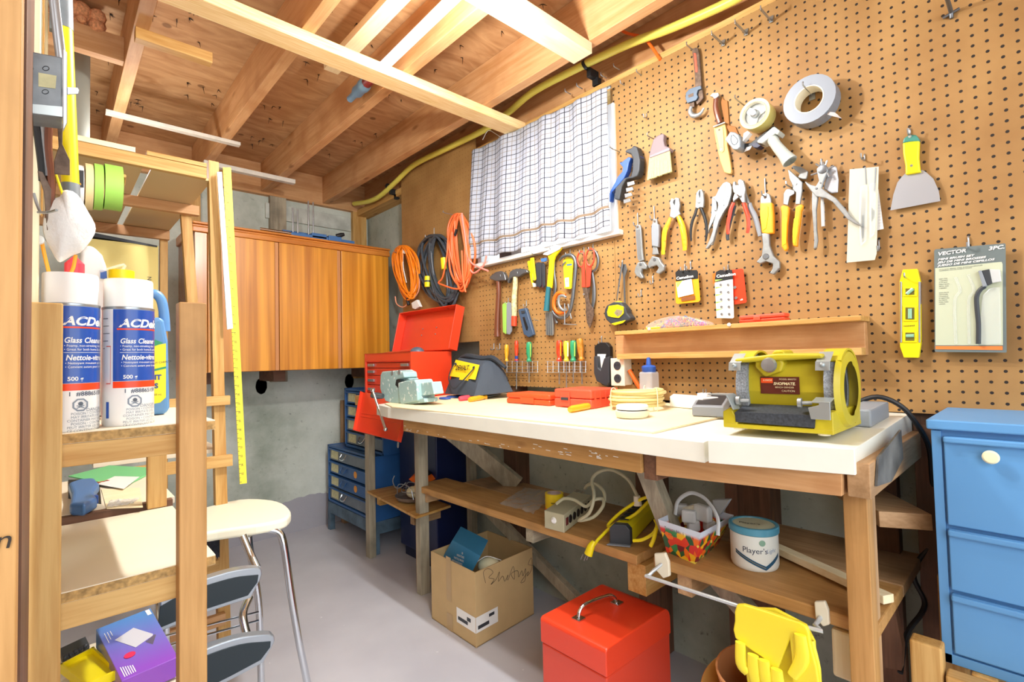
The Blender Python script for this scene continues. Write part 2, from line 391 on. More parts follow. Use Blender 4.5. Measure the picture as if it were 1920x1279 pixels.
for bay in ((.26, .58), (.67, .96), (1.05, 1.36), (.0, .17)):
    for row in (0.9, 1.3, 1.75, 2.2, 2.65, 3.1):
        for k in range(6):
            x = random.uniform(*bay); y = row+random.uniform(-.14, .14); c = Vector((x, y, ZC))
            for q in range(random.choice((1, 2, 3))):
                a = random.uniform(0, 6.28); g.tube([c, c+Vector((math.cos(a)*.016, math.sin(a)*.016, -.006))], [.0022, .0004], n=4, smoothpath=False)
            g.tube([c, c+Vector((random.uniform(-.006, .006), random.uniform(-.006, .006), -random.uniform(.012, .03)))], [.0018, .0006], n=4, smoothpath=False)
o = g.build('nail_tips', plain('nailm', '2b1d14', .6, .3), ceil); o['kind'] = 'structure'
trim_i = [0]
def trim(lo, hi, mat, bevel=.002):
    trim_i[0] += 1; return struct(box('trim_%d' % trim_i[0], lo, hi, mat, bevel=bevel))
for x0, x1 in ((-.62, -.58), (-.22, -.18), (.19, .232), (.605, .648), (.985, 1.03), (1.385, 1.43)):
    trim((x0, YF, ZJ), (x1, WY-.04, ZC), 'joist_y')
trim((XL, WY-.04, ZW), (WX, WY+.05, ZC), 'joist_x')             # rim board at the back
trim((1.70, YF, ZW), (WX+.05, WY-.04, ZC), 'joist_y')           # rim board over the pegboard wall
trim((PX+.004, YF, 2.185), (WX+.06, WY, ZW+.014), 'pine_y')      # sill plate
# studs against the concrete
for p, q, mt in (((507, 430), (537, 380), 'grey_z'), ((663, 455), (687, 400), 'pine_z')):
    a = Y(p[0], p[1], WY-.04); c = Y(q[0], q[1], WY-.04); trim((a.x, WY-.04, 1.0), (c.x, WY, ZW), mt)
a = Y(343, 400, WY-.03); trim((a.x, WY-.03, 1.0), (a.x+.09, WY, ZW), 'pine_z')
trim((1.02, WY-.02, 2.07), (1.60, WY, 2.17), plain('whiteboard', 'c9cfc6', .7, var=.25, scale=12))
for yc, x0 in ((2.42, 1.65), (1.78, 1.65), (1.02, 1.65), (.62, 1.65), (.17, 1.66), (2.72, 1.66)):
    trim((x0, yc, 0.0), (WX, yc+.09, 2.19), 'brown_z')
for px, py in ((490, 724), (655, 715)):
    c = Y(px, py, WY); g = G().lathe([(.0, -.012), (.022, -.011), (.034, -.004), (.036, .0)], c, (0, -1, 0), n=9)
    for v_ in g.v: v_.z = c.z+(v_.z-c.z)*1.5
    o = struct(g.build('trim_%d' % (trim_i[0]+1), 'black')); trim_i[0] += 1
# underside blocking with insulation at upper left
bl = thing('joist_blocking', 'short lumber block between the joists with a tuft of pink insulation on it, upper left', 'wood block')
p = [Y(128, 50, 1.55), Y(241, 90, 1.55), Y(241, 116, 1.55), Y(128, 84, 1.55)]
by = Z(241, 118, ZJ+.01).y
box('block', (-.18, by, ZJ+.01), (.19, by+.04, ZJ+.10), 'joist_x', bl)
g = G()
for k in range(26): g.ball((random.uniform(-.02, .12), by+random.uniform(-.01, .05), ZJ+.11+random.uniform(0, .04)), random.uniform(.014, .03), n=6)
q = Y(143, 150, 2.55); tag(G().tube([(q.x, 2.55, 1.72), (q.x, 2.55, ZC)], .042, n=20, smoothpath=False).build('duct_pipe', plain('ductg', '8c8e84', .6), smooth=True), 'grey vertical pipe rising to the ceiling behind the yellow tube', 'pipe')
g.build('insulation', plain('pinkins', 'd99a6c', .95, var=.4, scale=120, bump=1), bl, smooth=True)
# boards nailed across the undersides of the joists
def board(label, lo, hi, mat, name='cross_board', cat='board', group=None):
    return tag(box(name, lo, hi, mat), label, cat, group)
wood('rough_x', 'e0b878', 'f0d4a0', 'x', knots=False, fine=.7)
board('rough-sawn pine board nailed across the joists, ending beside the checked curtain', (.12, 1.65, 2.190), (1.645, 1.737, 2.2298), 'rough_x')
board('pale planed board across the joists, ending at the joist by the yellow pipe', (.55, 1.065, 2.190), (1.40, 1.15, 2.2298), 'pale_x')
board('short bright pine offcut nailed under the leftmost joist', (.195, 1.985, 2.192), (.415, 2.022, 2.2298), 'pine_x', 'wood_strip', 'wood strip')
board('long white-edged strip nailed across two joists above the rack', (.165, 2.715, 2.214), (.69, 2.75, 2.2298), plain('whitestrip', 'd8d4c8', .6, var=.1), 'wood_strip', 'wood strip')
board('pale strip under the ceiling whose cut end hangs over the wooden wall cabinet', (.60, 3.07, 2.205), (1.08, 3.105, 2.2298), 'whitestrip', 'wood_strip', 'wood strip')
tag(box('lamp_housing_board', (.80, .4, 2.30), (.86, 1.95, 2.33), 'pale_y'), 'pair of cream boards running along the joist beside the fluorescent tube', 'board')
# fluorescent tube with its blue end cap
ft = thing('fluorescent_tube', 'white fluorescent tube with a blue end cap lying over the cross board under the joists', 'tube lamp')
A = Vector((.905, .55, 2.255)); B = Vector((.905, 1.86, 2.255)); C = Z(645, 190, 2.20)
B = Z(695, 148, 2.25); C = Z(645, 188, 2.235)
dv = (B-A).normalized()
m, N, L, b = newmat('tubeglass'); b.inputs['Base Color'].default_value = (.95, .96, 1, 1); b.inputs['Roughness'].default_value = .2; b.inputs['Emission Color'].default_value = (.95, .98, 1, 1); b.inputs['Emission Strength'].default_value = .9; MATS['tubeglass'] = m
G().tube([A, B], .019, n=16, smoothpath=False).build('tube', 'tubeglass', ft, smooth=True)
l = (C-B).length
G().lathe([(.0, 0), (.0205, 0), (.0205, l*.3)], B-dv*.02, dv, n=20).build('label_sleeve', plain('sleeve', '7a2830', .4), ft, smooth=True)
G().lathe([(.02, l*.28), (.026, l*.36), (.026, l*.46), (.023, l*.5), (.024, l*.72), (.014, l*.86), (.014, l*1.1), (.0, l*1.1)], B-dv*.02, dv, n=20).build('end_cap', plain('capblue', '6f96b8', .4), ft, smooth=True)
# window with daylight behind the curtain
wy0, wy1, wz0, wz1 = 1.17, 1.98, 1.64, 2.12
wf = G(); wf.box((PX-.012, wy0-.03, wz0-.03), (WX, wy0, wz1)); wf.box((PX-.012, wy1, wz0-.03), (WX, wy1+.03, wz1)); wf.box((PX-.03, wy0-.05, wz0-.05), (WX, wy1+.05, wz0-.03))
struct(wf.build('window_1', 'white', bevel=.002))
m, N, L, b = newmat('daylight'); b.inputs['Base Color'].default_value = (.8, .9, 1, 1); b.inputs['Emission Color'].default_value = (.78, .89, 1, 1); b.inputs['Emission Strength'].default_value = 3; MATS['daylight'] = m
o = struct(box('window_pane', (WX-.02, wy0, wz0), (WX-.012, wy1, wz1), 'daylight', bpy.data.objects['window_1'], bevel=0))
# pegboards
def peg(label, y0, y1, z0, z1, mt='pegboard'):
    o = tag(box('pegboard', (PX, y0, z0), (PX+.006, y1, z1), mt, bevel=0), label, 'pegboard'); o['keep'] = 1; return o
yl = X(753, 400, PX).y; ym = X(897, 560, PX).y; ys = X(1154, 500, PX).y
g = G(); 
o = peg('large right-hand sheet of brown pegboard behind the hand tools and the grinder', -.35, ys, .955, 2.203)
# panel below the window
o = peg('middle sheet of pegboard under the window, behind the hammers and screwdrivers', ys+.0015, ym, .985, 1.588, 'pegboard_mid')
o = peg('left-hand sheet of pegboard where the coiled extension cords hang', ym+.002, yl, X(820, 645, PX).z, 2.30, 'pegboard_left')
plain('cond_dark', '6a6f74', .5, .5)

# yellow pipe along the rim
pp = thing('gas_pipe', 'long yellow plastic pipe curving along the top of the wall from the corner', 'pipe')
pts = [(1440, -45), (1375, 0), (1260, 52), (1180, 82), (1085, 127), (1000, 172), (952, 212), (905, 245), (830, 282), (775, 310), (740, 343), (712, 368), (690, 378), (664, 382)]
plain('pipeyellow', 'e6dc62', .4)
G().tube([X(a, b_, 1.60) for a, b_ in pts], .0155, n=14).build('pipe', 'pipeyellow', pp, smooth=True)
for (a, b_), nm in (((1098, 122), ''), ((728, 350), '')):
    c = X(a, b_, 1.60); g = G().lathe([(.0165, -.006), (.0205, -.006), (.0205, .006), (.0165, .006)], c, (0, 1, -.25), n=20)
    g.box((1.605, c.y-.02, c.z-.05), (1.66, c.y+.0, c.z-.015)); g.box((1.64, c.y-.028, c.z-.075), (PX+.03, c.y, c.z-.045)); g.build('pipe_clip', 'black', pp, bevel=.001)
oc = thing('orange_cable', 'thin orange cable drooping between joist and pegboard behind the yellow pipe', 'cable')
G().tube([X(1155, 50, 1.62), X(1175, 62, 1.62), X(1205, 70, 1.63), X(1222, 88, 1.63), X(1238, 112, 1.632)], .0055, n=8).build('cable', 'orangecord', oc, smooth=True)
tag(G().tube([X(1062, -4, 1.43), X(1083, 8, 1.43)], .007, n=8).build('cable_stub', 'orangecord', smooth=True), 'short stub of orange cable poking through the joist at the top', 'cable')
# metal bracket box above the curtain
tag(G().box((1.60, X(1025, 205, 1.6).y-.0, 2.13), (1.635, X(965, 230, 1.6).y, 2.185)).build('metal_bracket', plain('galv', '858d92', .45, .25, var=.3), bevel=.002), 'grey galvanised metal plate above the curtain rod, under the yellow pipe', 'bracket')
# checked curtain
m, N, L, b = newmat('curtain'); uv = N.new('ShaderNodeUVMap'); sx = N.new('ShaderNodeSeparateXYZ'); L.new(uv.outputs[0], sx.inputs[0])
def mth(op, a, bb=None):
    n_ = N.new('ShaderNodeMath'); n_.operation = op
    for i, v_ in enumerate((a, bb)):
        if v_ is None: continue
        if isinstance(v_, (int, float)): n_.inputs[i].default_value = v_
        else: L.new(v_, n_.inputs[i])
    return n_.outputs[0]
def line(o_, freq, wd, ph=0): 
    t = mth('FRACT', mth('ADD', mth('MULTIPLY', o_, freq), ph)); return mth('LESS_THAN', mth('ABSOLUTE', mth('SUBTRACT', t, .5)), wd)
dark = mth('MAXIMUM', line(sx.outputs['X'], 17, .035), line(sx.outputs['Y'], 13, .035))
faint = mth('MAXIMUM', line(sx.outputs['X'], 17, .03, .5), line(sx.outputs['Y'], 13, .03, .5))
c1 = N.new('ShaderNodeMix'); c1.data_type = 'RGBA'; L.new(faint, c1.inputs[0]); c1.inputs[6].default_value = (*srgb('c4c8d2'), 1); c1.inputs[7].default_value = (*srgb('a39a92'), 1)
c2 = N.new('ShaderNodeMix'); c2.data_type = 'RGBA'; L.new(dark, c2.inputs[0]); L.new(c1.outputs[2], c2.inputs[6]); c2.inputs[7].default_value = (*srgb('3a3a44'), 1)
band = mth('LESS_THAN', mth('ABSOLUTE', mth('SUBTRACT', sx.outputs['Y'], .135)), .008)
c3 = N.new('ShaderNodeMix'); c3.data_type = 'RGBA'; L.new(band, c3.inputs[0]); L.new(c2.outputs[2], c3.inputs[6]); c3.inputs[7].default_value = (*srgb('a08a72'), 1)
L.new(c3.outputs[2], b.inputs['Base Color']); b.inputs['Roughness'].default_value = .9
tr = N.new('ShaderNodeBsdfTranslucent'); L.new(c3.outputs[2], tr.inputs[0]); mxs = N.new('ShaderNodeMixShader'); mxs.inputs[0].default_value = .35
L.new(b.outputs[0], mxs.inputs[1]); L.new(tr.outputs[0], mxs.inputs[2]); L.new(mxs.outputs[0], N['Material Output'].inputs['Surface']); MATS['curtain'] = m
ct = thing('window_curtain', 'white checked cloth curtain with thin black grid lines hanging over the small window', 'curtain')
TL, TR_, BR, BL = X(890, 284, 1.60), X(1141, 164, 1.60), X(1152, 428, 1.60), X(884, 490, 1.60)
nu, nv = 120, 50; vv = []; ff = []
for j in range(nv+1):
    for i in range(nu+1):
        u, v_ = i/nu, j/nv
        p = (BL*(1-u)+BR*u)*(1-v_)+(TL*(1-u)+TR_*u)*v_
        amp = .010*(.5+.6*(1-v_))
        off = amp*math.sin(u*46+1.5*math.sin(u*9))+.006*math.sin(u*21+v_*2)
        z = .002*math.sin(u*46)*(1-v_)
        if v_ < .13: off -= .006
        vv.append(p+Vector((-.012-off-.012*(1-v_), 0, z+.003*math.sin(u*14)*(1-v_))))
for j in range(nv):
    for i in range(nu): ff.append((j*(nu+1)+i, j*(nu+1)+i+1, (j+1)*(nu+1)+i+1, (j+1)*(nu+1)+i))
me = bpy.data.meshes.new('curtain'); me.from_pydata([tuple(p) for p in vv], [], ff); uvl = me.uv_layers.new()
for pl in me.polygons:
    for li in pl.loop_indices:
        vi = me.loops[li].vertex_index; uvl.data[li].uv = ((vi % (nu+1))/nu, (vi//(nu+1))/nv)
o = link('cloth', me, 'curtain', ct, smooth=True)
so = o.modifiers.new('thickness', 'SOLIDIFY'); so.thickness = .0012
G().tube([TL+Vector((0, .02, .0)), TR_+Vector((0, -.01, 0))], .006, n=8, smoothpath=False).build('curtain_rod', 'steel', ct, smooth=True)
# ================================================================= WORKBENCH
def BT(px, py, dz=0.0):
    """where a ray meets the worktop, which rises slightly towards the wall"""
    d = ray(px, py); k = .04; t = (.92+dz+k*(0-1.08)-CAM.z)/(d.z-k*d.x); return CAM+d*t
def bz(x): return .92+.04*(x-1.08)
plain('plytop', 'ead9b2', .55, var=.1, scale=7, bump=.1)
plain('edge_dark', '6b5232', .7)
wb = thing('workbench', 'long homemade workbench with white laminate top, timber apron and a lower plank shelf', 'workbench')
P = [(1.085, .545), (1.075, 1.97), (1.10, 2.12), (1.735, 2.14), (1.735, .56)]
g = G(); n = len(P)
g.add([(x, y, bz(x)-.047) for x, y in P]+[(x, y, bz(x)) for x, y in P], [tuple(range(n-1, -1, -1)), tuple(range(n, 2*n))]+[(i, (i+1) % n, (i+1) % n+n, i+n) for i in range(n)])
g.build('worktop', 'white_lam', wb, bevel=.0015)
P = [BT(735, 765), BT(1225, 814), BT(1383, 784)]; P = [(P[0].x+.0, P[0].y), (P[1].x, P[1].y), (1.60, .63), (1.70, 2.1), (1.12, 2.08)]
n = 5; g = G().add([(x, y, bz(x)+.0005) for x, y in P]+[(x, y, bz(x)+.006) for x, y in P], [tuple(range(n-1, -1, -1)), tuple(range(n, 2*n))]+[(i, (i+1) % n, (i+1) % n+n, i+n) for i in range(n)])
g.build('plywood_sheet', 'plytop', wb, bevel=.001)
a, b_ = BT(1327, 827, .008), BT(1602, 840, .012)
P = [(a.x-.0, a.y), (b_.x, b_.y), (1.735, .262), (1.735, .548)]
n = 4; g = G().add([(x, y, bz(x)-.04) for x, y in P]+[(x, y, bz(x)+.010) for x, y in P], [tuple(range(n-1, -1, -1)), tuple(range(n, 2*n))]+[(i, (i+1) % n, (i+1) % n+n, i+n) for i in range(n)])
g.build('worktop_extension', 'white_lam', wb, bevel=.0015)
box('apron', (1.12, .735, .815), (1.16, 1.92, .873), 'shelfw_y', wb)
g = G(); g.prism([X(a_, c_, 1.125) for a_, c_ in ((1230, 850), (1578, 880), (1578, 931), (1230, 891))], (.04, 0, 0)); g.build('apron', 'joist_y', wb, bevel=.001)
box('cross_beam', (1.13, .695, .80), (1.70, .733, .873), 'brown_x', wb)
g = G(); P = [X(1578, 881, 1.128), X(1612, 868, 1.128)]
g.box((1.135, .245, .838), (1.72, .283, .905)); g.build('cross_beam', 'old_x', wb, bevel=.002)
random.seed(11); g = G()
for k in range(46):
    y_ = random.uniform(.76, 1.9); z_ = .835+.012*math.sin(y_*3)+random.gauss(0, .005); w_ = random.uniform(.004, .022); g.add([(1.1194, y_, z_), (1.1194, y_+w_, z_+.0005), (1.1194, y_+w_, z_+.0025), (1.1194, y_, z_+.0018)], [(0, 1, 2, 3)])
g.build('paint_flecks', 'white', wb)['kind'] = 'stuff'
g = G().prism([Y(1648, 858, .240), Y(1690, 806, .240), Y(1694, 860, .240), Y(1672, 903, .240), Y(1645, 912, .240)], (0, .004, 0)).build('end_plate', plain('charred', '6b6a66', .7, var=.6, scale=14), wb)
# legs
g = G().box((1.30, 2.085, 0), (1.35, 2.125, .87)); g.build('leg', 'grey_z', wb, bevel=.002)
g = G().box((1.16, .257, 0), (1.20, .298, .84)); g.build('leg', 'shelfw_z', wb, bevel=.002)
box('leg', (1.20, .262, 0), (1.245, .292, .84), 'old_z', wb)
box('leg', (1.66, .30, 0), (1.70, .36, .88), 'brown_z', wb)
box('leg', (1.60, .70, 0), (1.70, .74, .86), 'brown_z', wb)
# lower shelf left: two planks
g = G().prism([(1.31, .885, .482), (1.31, 2.15, .482), (1.50, 2.15, .482), (1.50, .885, .482)], (0, 0, .03)); g.build('shelf_plank', 'shelfw_y', wb, bevel=.003)
g = G().prism([(1.505, .885, .482), (1.505, 2.0, .482), (1.70, 2.0, .482), (1.70, .885, .482)], (0, 0, .03)); g.build('shelf_plank', 'old_y', wb, bevel=.003)
box('shelf_bearer', (1.325, .865, .39), (1.70, .93, .482), 'pine_x', wb)
box('shelf_bearer', (1.34, 1.36, .42), (1.70, 1.40, .482), 'grey_x', wb)
box('shelf_bearer', (1.33, 2.07, .435), (1.70, 2.11, .48), 'old_x', wb)
# diagonal braces
def beam(name, a, b__, wd, th, mat, par, nrm=(1, 0, 0)):
    a, b__ = Vector(a), Vector(b__); d = (b__-a).normalized(); n_ = Vector(nrm); n_ = (n_-d*n_.dot(d)).normalized(); s_ = d.cross(n_)
    return G().prism([a-s_*wd/2, a+s_*wd/2, b__+s_*wd/2, b__-s_*wd/2], n_*th).build(name, mat, par, bevel=.0015)
beam('brace', (1.36, 2.06, .84), (1.62, 1.75, .512), .085, .03, 'grey_z', wb, (1, .3, 0))
beam('brace', X(1204, 878, 1.26), X(1252, 1000, 1.30), .05, .04, 'grey_z', wb, (1, 0, 0))
beam('brace', (1.50, 1.86, .42), (1.66, 1.42, .06), .05, .03, 'grey_z', wb, (1, 0, 0))
beam('brace', (1.42, .74, .50), (1.66, .42, .02), .055, .04, 'grey_z', wb, (1, 0, 0))
# right lower shelf
g = G().prism([(1.20, .258, .548), (1.20, .758, .548), (1.44, .758, .548), (1.44, .258, .548)], (0, 0, .028)); g.build('shelf_plank', 'shelfw_y', wb, bevel=.003)
box('shelf_plank', (1.445, .258, .548), (1.70, .72, .576), 'old_y', wb, bevel=.003)
beam('shelf_batten', (1.47, .60, .585), (1.30, .258, .585), .03, .018, 'pale_y', wb, (0, 0, 1))
box('shelf_bearer', (1.22, .66, .49), (1.70, .70, .547), 'old_x', wb)
tag(beam('timber_offcut', (1.40, .24, .72), (1.72, .42, .70), .10, .035, 'old_y', None, (0, 0, 1)), 'dark weathered plank stored behind the right bench leg above the gloves shelf', 'plank')
tag(G().prism([X(1648, 1100, 1.42), X(1674, 1128, 1.42), X(1692, 1215, 1.42), X(1690, 1258, 1.42), X(1652, 1250, 1.42)], (.03, 0, 0)).build('timber_offcut', 'brown_z'), 'reddish grained board standing upright behind the right bench leg', 'plank')
tag(box('wood_tag', (1.215, .300, .435), (1.235, .345, .535), 'pale_z', bevel=.006), 'small pale wooden offcut hanging by the glove rail end, left of the leg', 'offcut')
# glove rail
gr = thing('towel_rail', 'chrome towel rail with two cream brackets on the edge of the lower shelf', 'rail')
g = G(); pp_ = [X(1244, 1055, 1.195), X(1218, 1078, 1.165), X(1232, 1087, 1.15), X(1512, 1176, 1.15), X(1528, 1172, 1.165), X(1540, 1155, 1.195)]
g.tube(pp_, .0045, n=10, sub=3); g.build('bar', plain('railm', 'ccd4d8', .25, .35), gr, smooth=True)
for c in ((1240, 1062), (1540, 1153)):
    p_ = [X(c[0]+u, c[1]+v_, 1.189) for u, v_ in ((-14, -24), (6, -25), (13, -8), (15, 19), (3, 23), (-12, 6))]
    o = G().prism(p_, (.011, 0, 0)).build('bracket', 'offwhite', gr, bevel=.003, seg=3)
# rubber gloves
gl = thing('rubber_gloves', 'yellow rubber glove folded over the towel rail with fingers hanging down', 'gloves')
plain('rubber', 'f6e235', .42, bump=.15, scale=60)
g = G()
P = [X(a_, c_, 1.135) for a_, c_ in ((1381, 1134), (1414, 1140), (1477, 1161), (1512, 1175), (1520, 1210), (1537, 1290), (1500, 1290), (1486, 1280), (1480, 1200), (1452, 1272), (1430, 1235), (1378, 1198), (1377, 1165))]
g.prism(smooth_poly(P, 2), (.012, 0, 0)); o = g.build('cuff', 'rubber', gl, bevel=.004, seg=3)
for i, (pts_, r_) in enumerate(((((1388, 1205), (1390, 1245), (1402, 1262)), .013), (((1412, 1228), (1414, 1262), (1418, 1290)), .014), (((1432, 1238), (1436, 1270), (1440, 1300)), .014), (((1456, 1255), (1458, 1280), (1462, 1310)), .014), (((1500, 1190), (1504, 1235), (1486, 1268)), .0135))):
    G().tube([X(a_, c_, 1.128) for a_, c_ in pts_], [r_*.85, r_, r_*.75], n=12, flat=(Vector((1, 0, 0)), .55)).build('finger', 'rubber', gl, smooth=True)
g2 = thing('rubber_gloves', 'second yellow glove hanging behind, over the right end of the rail', 'gloves')
P = [X(a_, c_, 1.158) for a_, c_ in ((1400, 1139), (1512, 1172), (1530, 1240), (1538, 1310), (1470, 1310), (1402, 1290))]
G().prism(smooth_poly(P, 2), (.008, 0, 0)).build('cuff', 'rubber', g2, bevel=.003)
G().tube([X(1515, 1200, 1.152), X(1525, 1250, 1.15), X(1528, 1300, 1.15)], [.012, .014, .012], n=10, flat=(Vector((1, 0, 0)), .5)).build('finger', 'rubber', g2, smooth=True)
# pots under the gloves
for k, (px, py, r_, col, lb) in enumerate(((1405, 1285, .075, 'c98a58', 'brown plastic flowerpot rim under the rubber gloves'), (1372, 1296, .07, 'e0b060', 'tan pot leaning left of the brown pot under the gloves'))):
    c = X(px, py, 1.22+.02*k); t = thing('flower_pot', lb, 'pot')
    G().lathe([(r_*.7, -.15), (r_*.9, -.02), (r_, 0.0), (r_*1.05, .035), (r_*.98, .037), (r_*.95, .0), (r_*.6, -.14)], c+Vector((.02, 0, 0)), (-.25-.2*k, .45*k, .9), n=36).build('pot_wall', plain('pot%d' % k, col, .5), t, smooth=True)
# ---------------------------------------------------------------- things on the lower shelves
def cord(name, label, pts, r, mat, cat='cord', parent=None, n=8, sub=5):
    o = G().tube(pts, r, n=n, sub=sub).build(name, mat, parent, smooth=True)
    if parent is None: tag(o, label, cat)
    return o
# grey power strip
ps = thing('power_strip', 'long beige metal power strip with black outlets, lying on the lower shelf', 'power strip')
a = Vector((1.335, 1.235, .514)); d = Vector((.30, -.03, 0)); L_ = d.length; dn = d.normalized(); sd = Vector((0, 0, 1)).cross(dn)
sd = -sd
plain('beige', 'b9b596', .45)
# body oriented from photo corners
p0 = Z(1058, 1000, .514); p1 = Z(1021, 990, .514); top = .085
back = Vector((.26, .085, 0))
q = [p0, p1, p1+back, p0+back]
G().prism(q, (0, 0, .062)).build('body', 'beige', ps, bevel=.003)
nrm = Vector((0, 0, 1)).cross(back).normalized()
if nrm.y > 0: nrm = -nrm
for k in range(6):
    c = p0+back*(.2+.135*k)+Vector((0, 0, .034))+nrm*.0006
    G().lathe([(.0, 0.0022), (.0135, .002), (.0145, 0)], c, nrm, n=20).build('outlet', 'black', ps, smooth=True)
c = p0+back*.09+Vector((0, 0, .034)); u = back.normalized()
G().prism([c-u*.009-Vector((0, 0, .013)), c+u*.009-Vector((0, 0, .013)), c+u*.009+Vector((0, 0, .013)), c-u*.009+Vector((0, 0, .013))], nrm*.003).build('switch', plain('rocker', '5b1420', .3), ps, bevel=.001)
c = (p0+p1)/2+Vector((0, 0, .035)); G().lathe([(.0, .010), (.006, .009), (.009, .004), (.012, 0)], c-back.normalized()*.0, -back, n=16).build('cord_clamp', 'white', ps, smooth=True)
cp = [X(1048, 968, 1.345), X(1072, 953, 1.36), X(1110, 972, 1.36), X(1135, 945, 1.38), X(1150, 890, 1.42), X(1120, 880, 1.44), X(1110, 905, 1.40), X(1112, 950, 1.36), X(1080, 975, 1.35)]
G().tube([X(1043, 945, 1.335), X(1058, 935, 1.35), X(1078, 938, 1.36), X(1099, 950, 1.36), X(1113, 938, 1.38), X(1130, 936, 1.40), X(1130, 950, 1.38), X(1112, 970, 1.36), X(1085, 976, 1.34), X(1105, 962, 1.34), X(1114, 930, 1.36), X(1110, 900, 1.40), X(1125, 884, 1.42), X(1150, 882, 1.43), X(1178, 900, 1.43), X(1196, 932, 1.42)], .0058, n=8).build('cord', 'beige', ps, smooth=True)
G().tube([X(1097, 916, 1.45), X(1103, 909, 1.43), X(1118, 908, 1.43), X(1132, 922, 1.42), X(1134, 940, 1.41)], .0058, n=8).build('cord', 'beige', ps, smooth=True)
tag(G().tube([X(1194, 930, 1.42), X(1196, 948, 1.42)], [.011, .014], n=10).build('plug', 'offwhite', smooth=True), 'cream plug of the beige cord by the yellow power bar', 'plug')
# yellow tape roll
tr_ = thing('tape_roll', 'fat roll of packing tape in a yellow wrapper, upright on the lower shelf', 'tape')
c = Z(1040, 962, .512); c.z = .512
def ring(g, c, ax, ro, ri, w_, n=40, mi=0): return g.lathe([(ri, 0), (ro, 0), (ro, w_), (ri, w_), (ri, 0)], c, ax, n=n, mi=mi, caps=False)
ring(G(), c, (0, 0, 1), .036, .027, .078).build('wrapper', plain('wrapyellow', 'f0d21a', .35), tr_, smooth=True)
ring(G(), c, (0, 0, 1), .0268, .024, .079).build('core', plain('corepink', 'cdb6ae', .6), tr_, smooth=True)
ring(G(), c+Vector((0, 0, .001)), (0, 0, 1), .0363, .0355, .022).build('band', 'orange', tr_, smooth=True)
cyl = lambda c, r, a0: (lambda a, b_: c+Vector((math.cos(a0+a/r)*(r+.0004), math.sin(a0+a/r)*(r+.0004), b_)))
text('lettering', 'PERFORMANCE', None or c, (1, 0, 0), (0, 0, 1), .0055, 'black', tr_, mapf=cyl(c+Vector((0, 0, .044)), .0362, math.radians(-158)), bold=.02)
text('lettering', 'TAPE PLUS', c, (1, 0, 0), (0, 0, 1), .0055, 'black', tr_, mapf=cyl(c+Vector((0, 0, .034)), .0362, math.radians(-155)), bold=.02)
m, N, L, b = newmat('clearbag'); b.inputs['Base Color'].default_value = (.85, .82, .74, 1); b.inputs['Roughness'].default_value = .25; b.inputs['Alpha'].default_value = .38; MATS['clearbag'] = m
def crumple(name, quadp, mat, parent, amp=.006, n=14, lift=0.0):
    a, b_, c_, d_ = [Vector(p) for p in quadp]; v = []; f = []
    for j in range(n+1):
        for i in range(n+1):
            u, w_ = i/n, j/n; p = (a*(1-u)+b_*u)*(1-w_)+(d_*(1-u)+c_*u)*w_
            p += Vector((0, 0, abs(random.gauss(0, amp))+lift*math.sin(u*3.14)*math.sin(w_*3.14))); v.append(p)
    for j in range(n):
        for i in range(n): f.append((j*(n+1)+i, j*(n+1)+i+1, (j+1)*(n+1)+i+1, (j+1)*(n+1)+i))
    me = bpy.data.meshes.new(name); me.from_pydata([tuple(p) for p in v], [], f); return link(name, me, mat, parent, smooth=True)
o = crumple('plastic_bag', [Z(936, 945, .5135), Z(1000, 965, .5135), Z(1045, 925, .5135), Z(985, 915, .5135)], 'clearbag', None, .004); tag(o, 'crumpled translucent plastic bag left of the yellow tape roll', 'bag')
o = crumple('plastic_bag', [Z(1075, 930, .515), Z(1160, 915, .515), Z(1155, 880, .515), Z(1085, 885, .515)], 'clearbag', None, .012, lift=.03); tag(o, 'grey plastic wrap crumpled behind the beige power strip', 'bag')
# yellow power bar
yb = thing('power_bar', 'yellow power bar with black ends and a row of black outlets', 'power strip')
f0, f1 = Z(1143, 1020, .514), Z(1182, 1024, .514); bk = (Z(1232, 968, .514)-f1)*1.05; hh = .062
f0.z = f1.z = .514; bk.z = 0
o0 = bk*.06
G().prism([f0+o0+Vector((0, 0, .004)), f1+o0+Vector((0, 0, .004)), f1+o0+Vector((0, 0, hh*.75))+ (f0-f1)*.06, f1+o0+Vector((0, 0, hh))+(f0-f1)*.22, f0+o0+Vector((0, 0, hh))+(f1-f0)*.22, f0+o0+Vector((0, 0, hh*.75))], bk*.9).build('body', 'yellow', yb, bevel=.002)
for k in (0, 1):
    s_ = bk*(0 if k == 0 else .95)
    G().prism([f0+s_, f1+s_, f1+s_+Vector((0, 0, hh*.8)), f1+s_+Vector((0, 0, hh*1.04))+(f0-f1)*.2, f0+s_+Vector((0, 0, hh*1.04))+(f1-f0)*.2, f0+s_+Vector((0, 0, hh*.8))], bk*.075).build('end_cap', 'darkgrey', yb, bevel=.003)
for k in range(6):
    c = (f0*.5+f1*.5)+bk*(.17+.13*k)+Vector((0, 0, hh+.0042)); e = (f1-f0)*.24; h_ = bk*.048
    G().prism([c-e-h_, c+e-h_, c+e+h_, c-e+h_], (0, 0, .003)).build('outlet', 'black', yb, bevel=.001)
G().prism([f0-bk*.04-(f1-f0)*.08, f1-bk*.04+(f1-f0)*.05, f1+bk*.03, f0+bk*.03], (0, 0, .003)).build('foot_plate', 'grey', yb, bevel=.001)
G().tube([X(1235, 930, 1.44), X(1205, 935, 1.42), X(1165, 960, 1.40), X(1140, 985, 1.38), X(1150, 990, 1.36), X(1153, 1005, 1.35), X(1150, 1000, 1.35)], .0052, n=8).build('cord', 'yellow', yb, smooth=True)
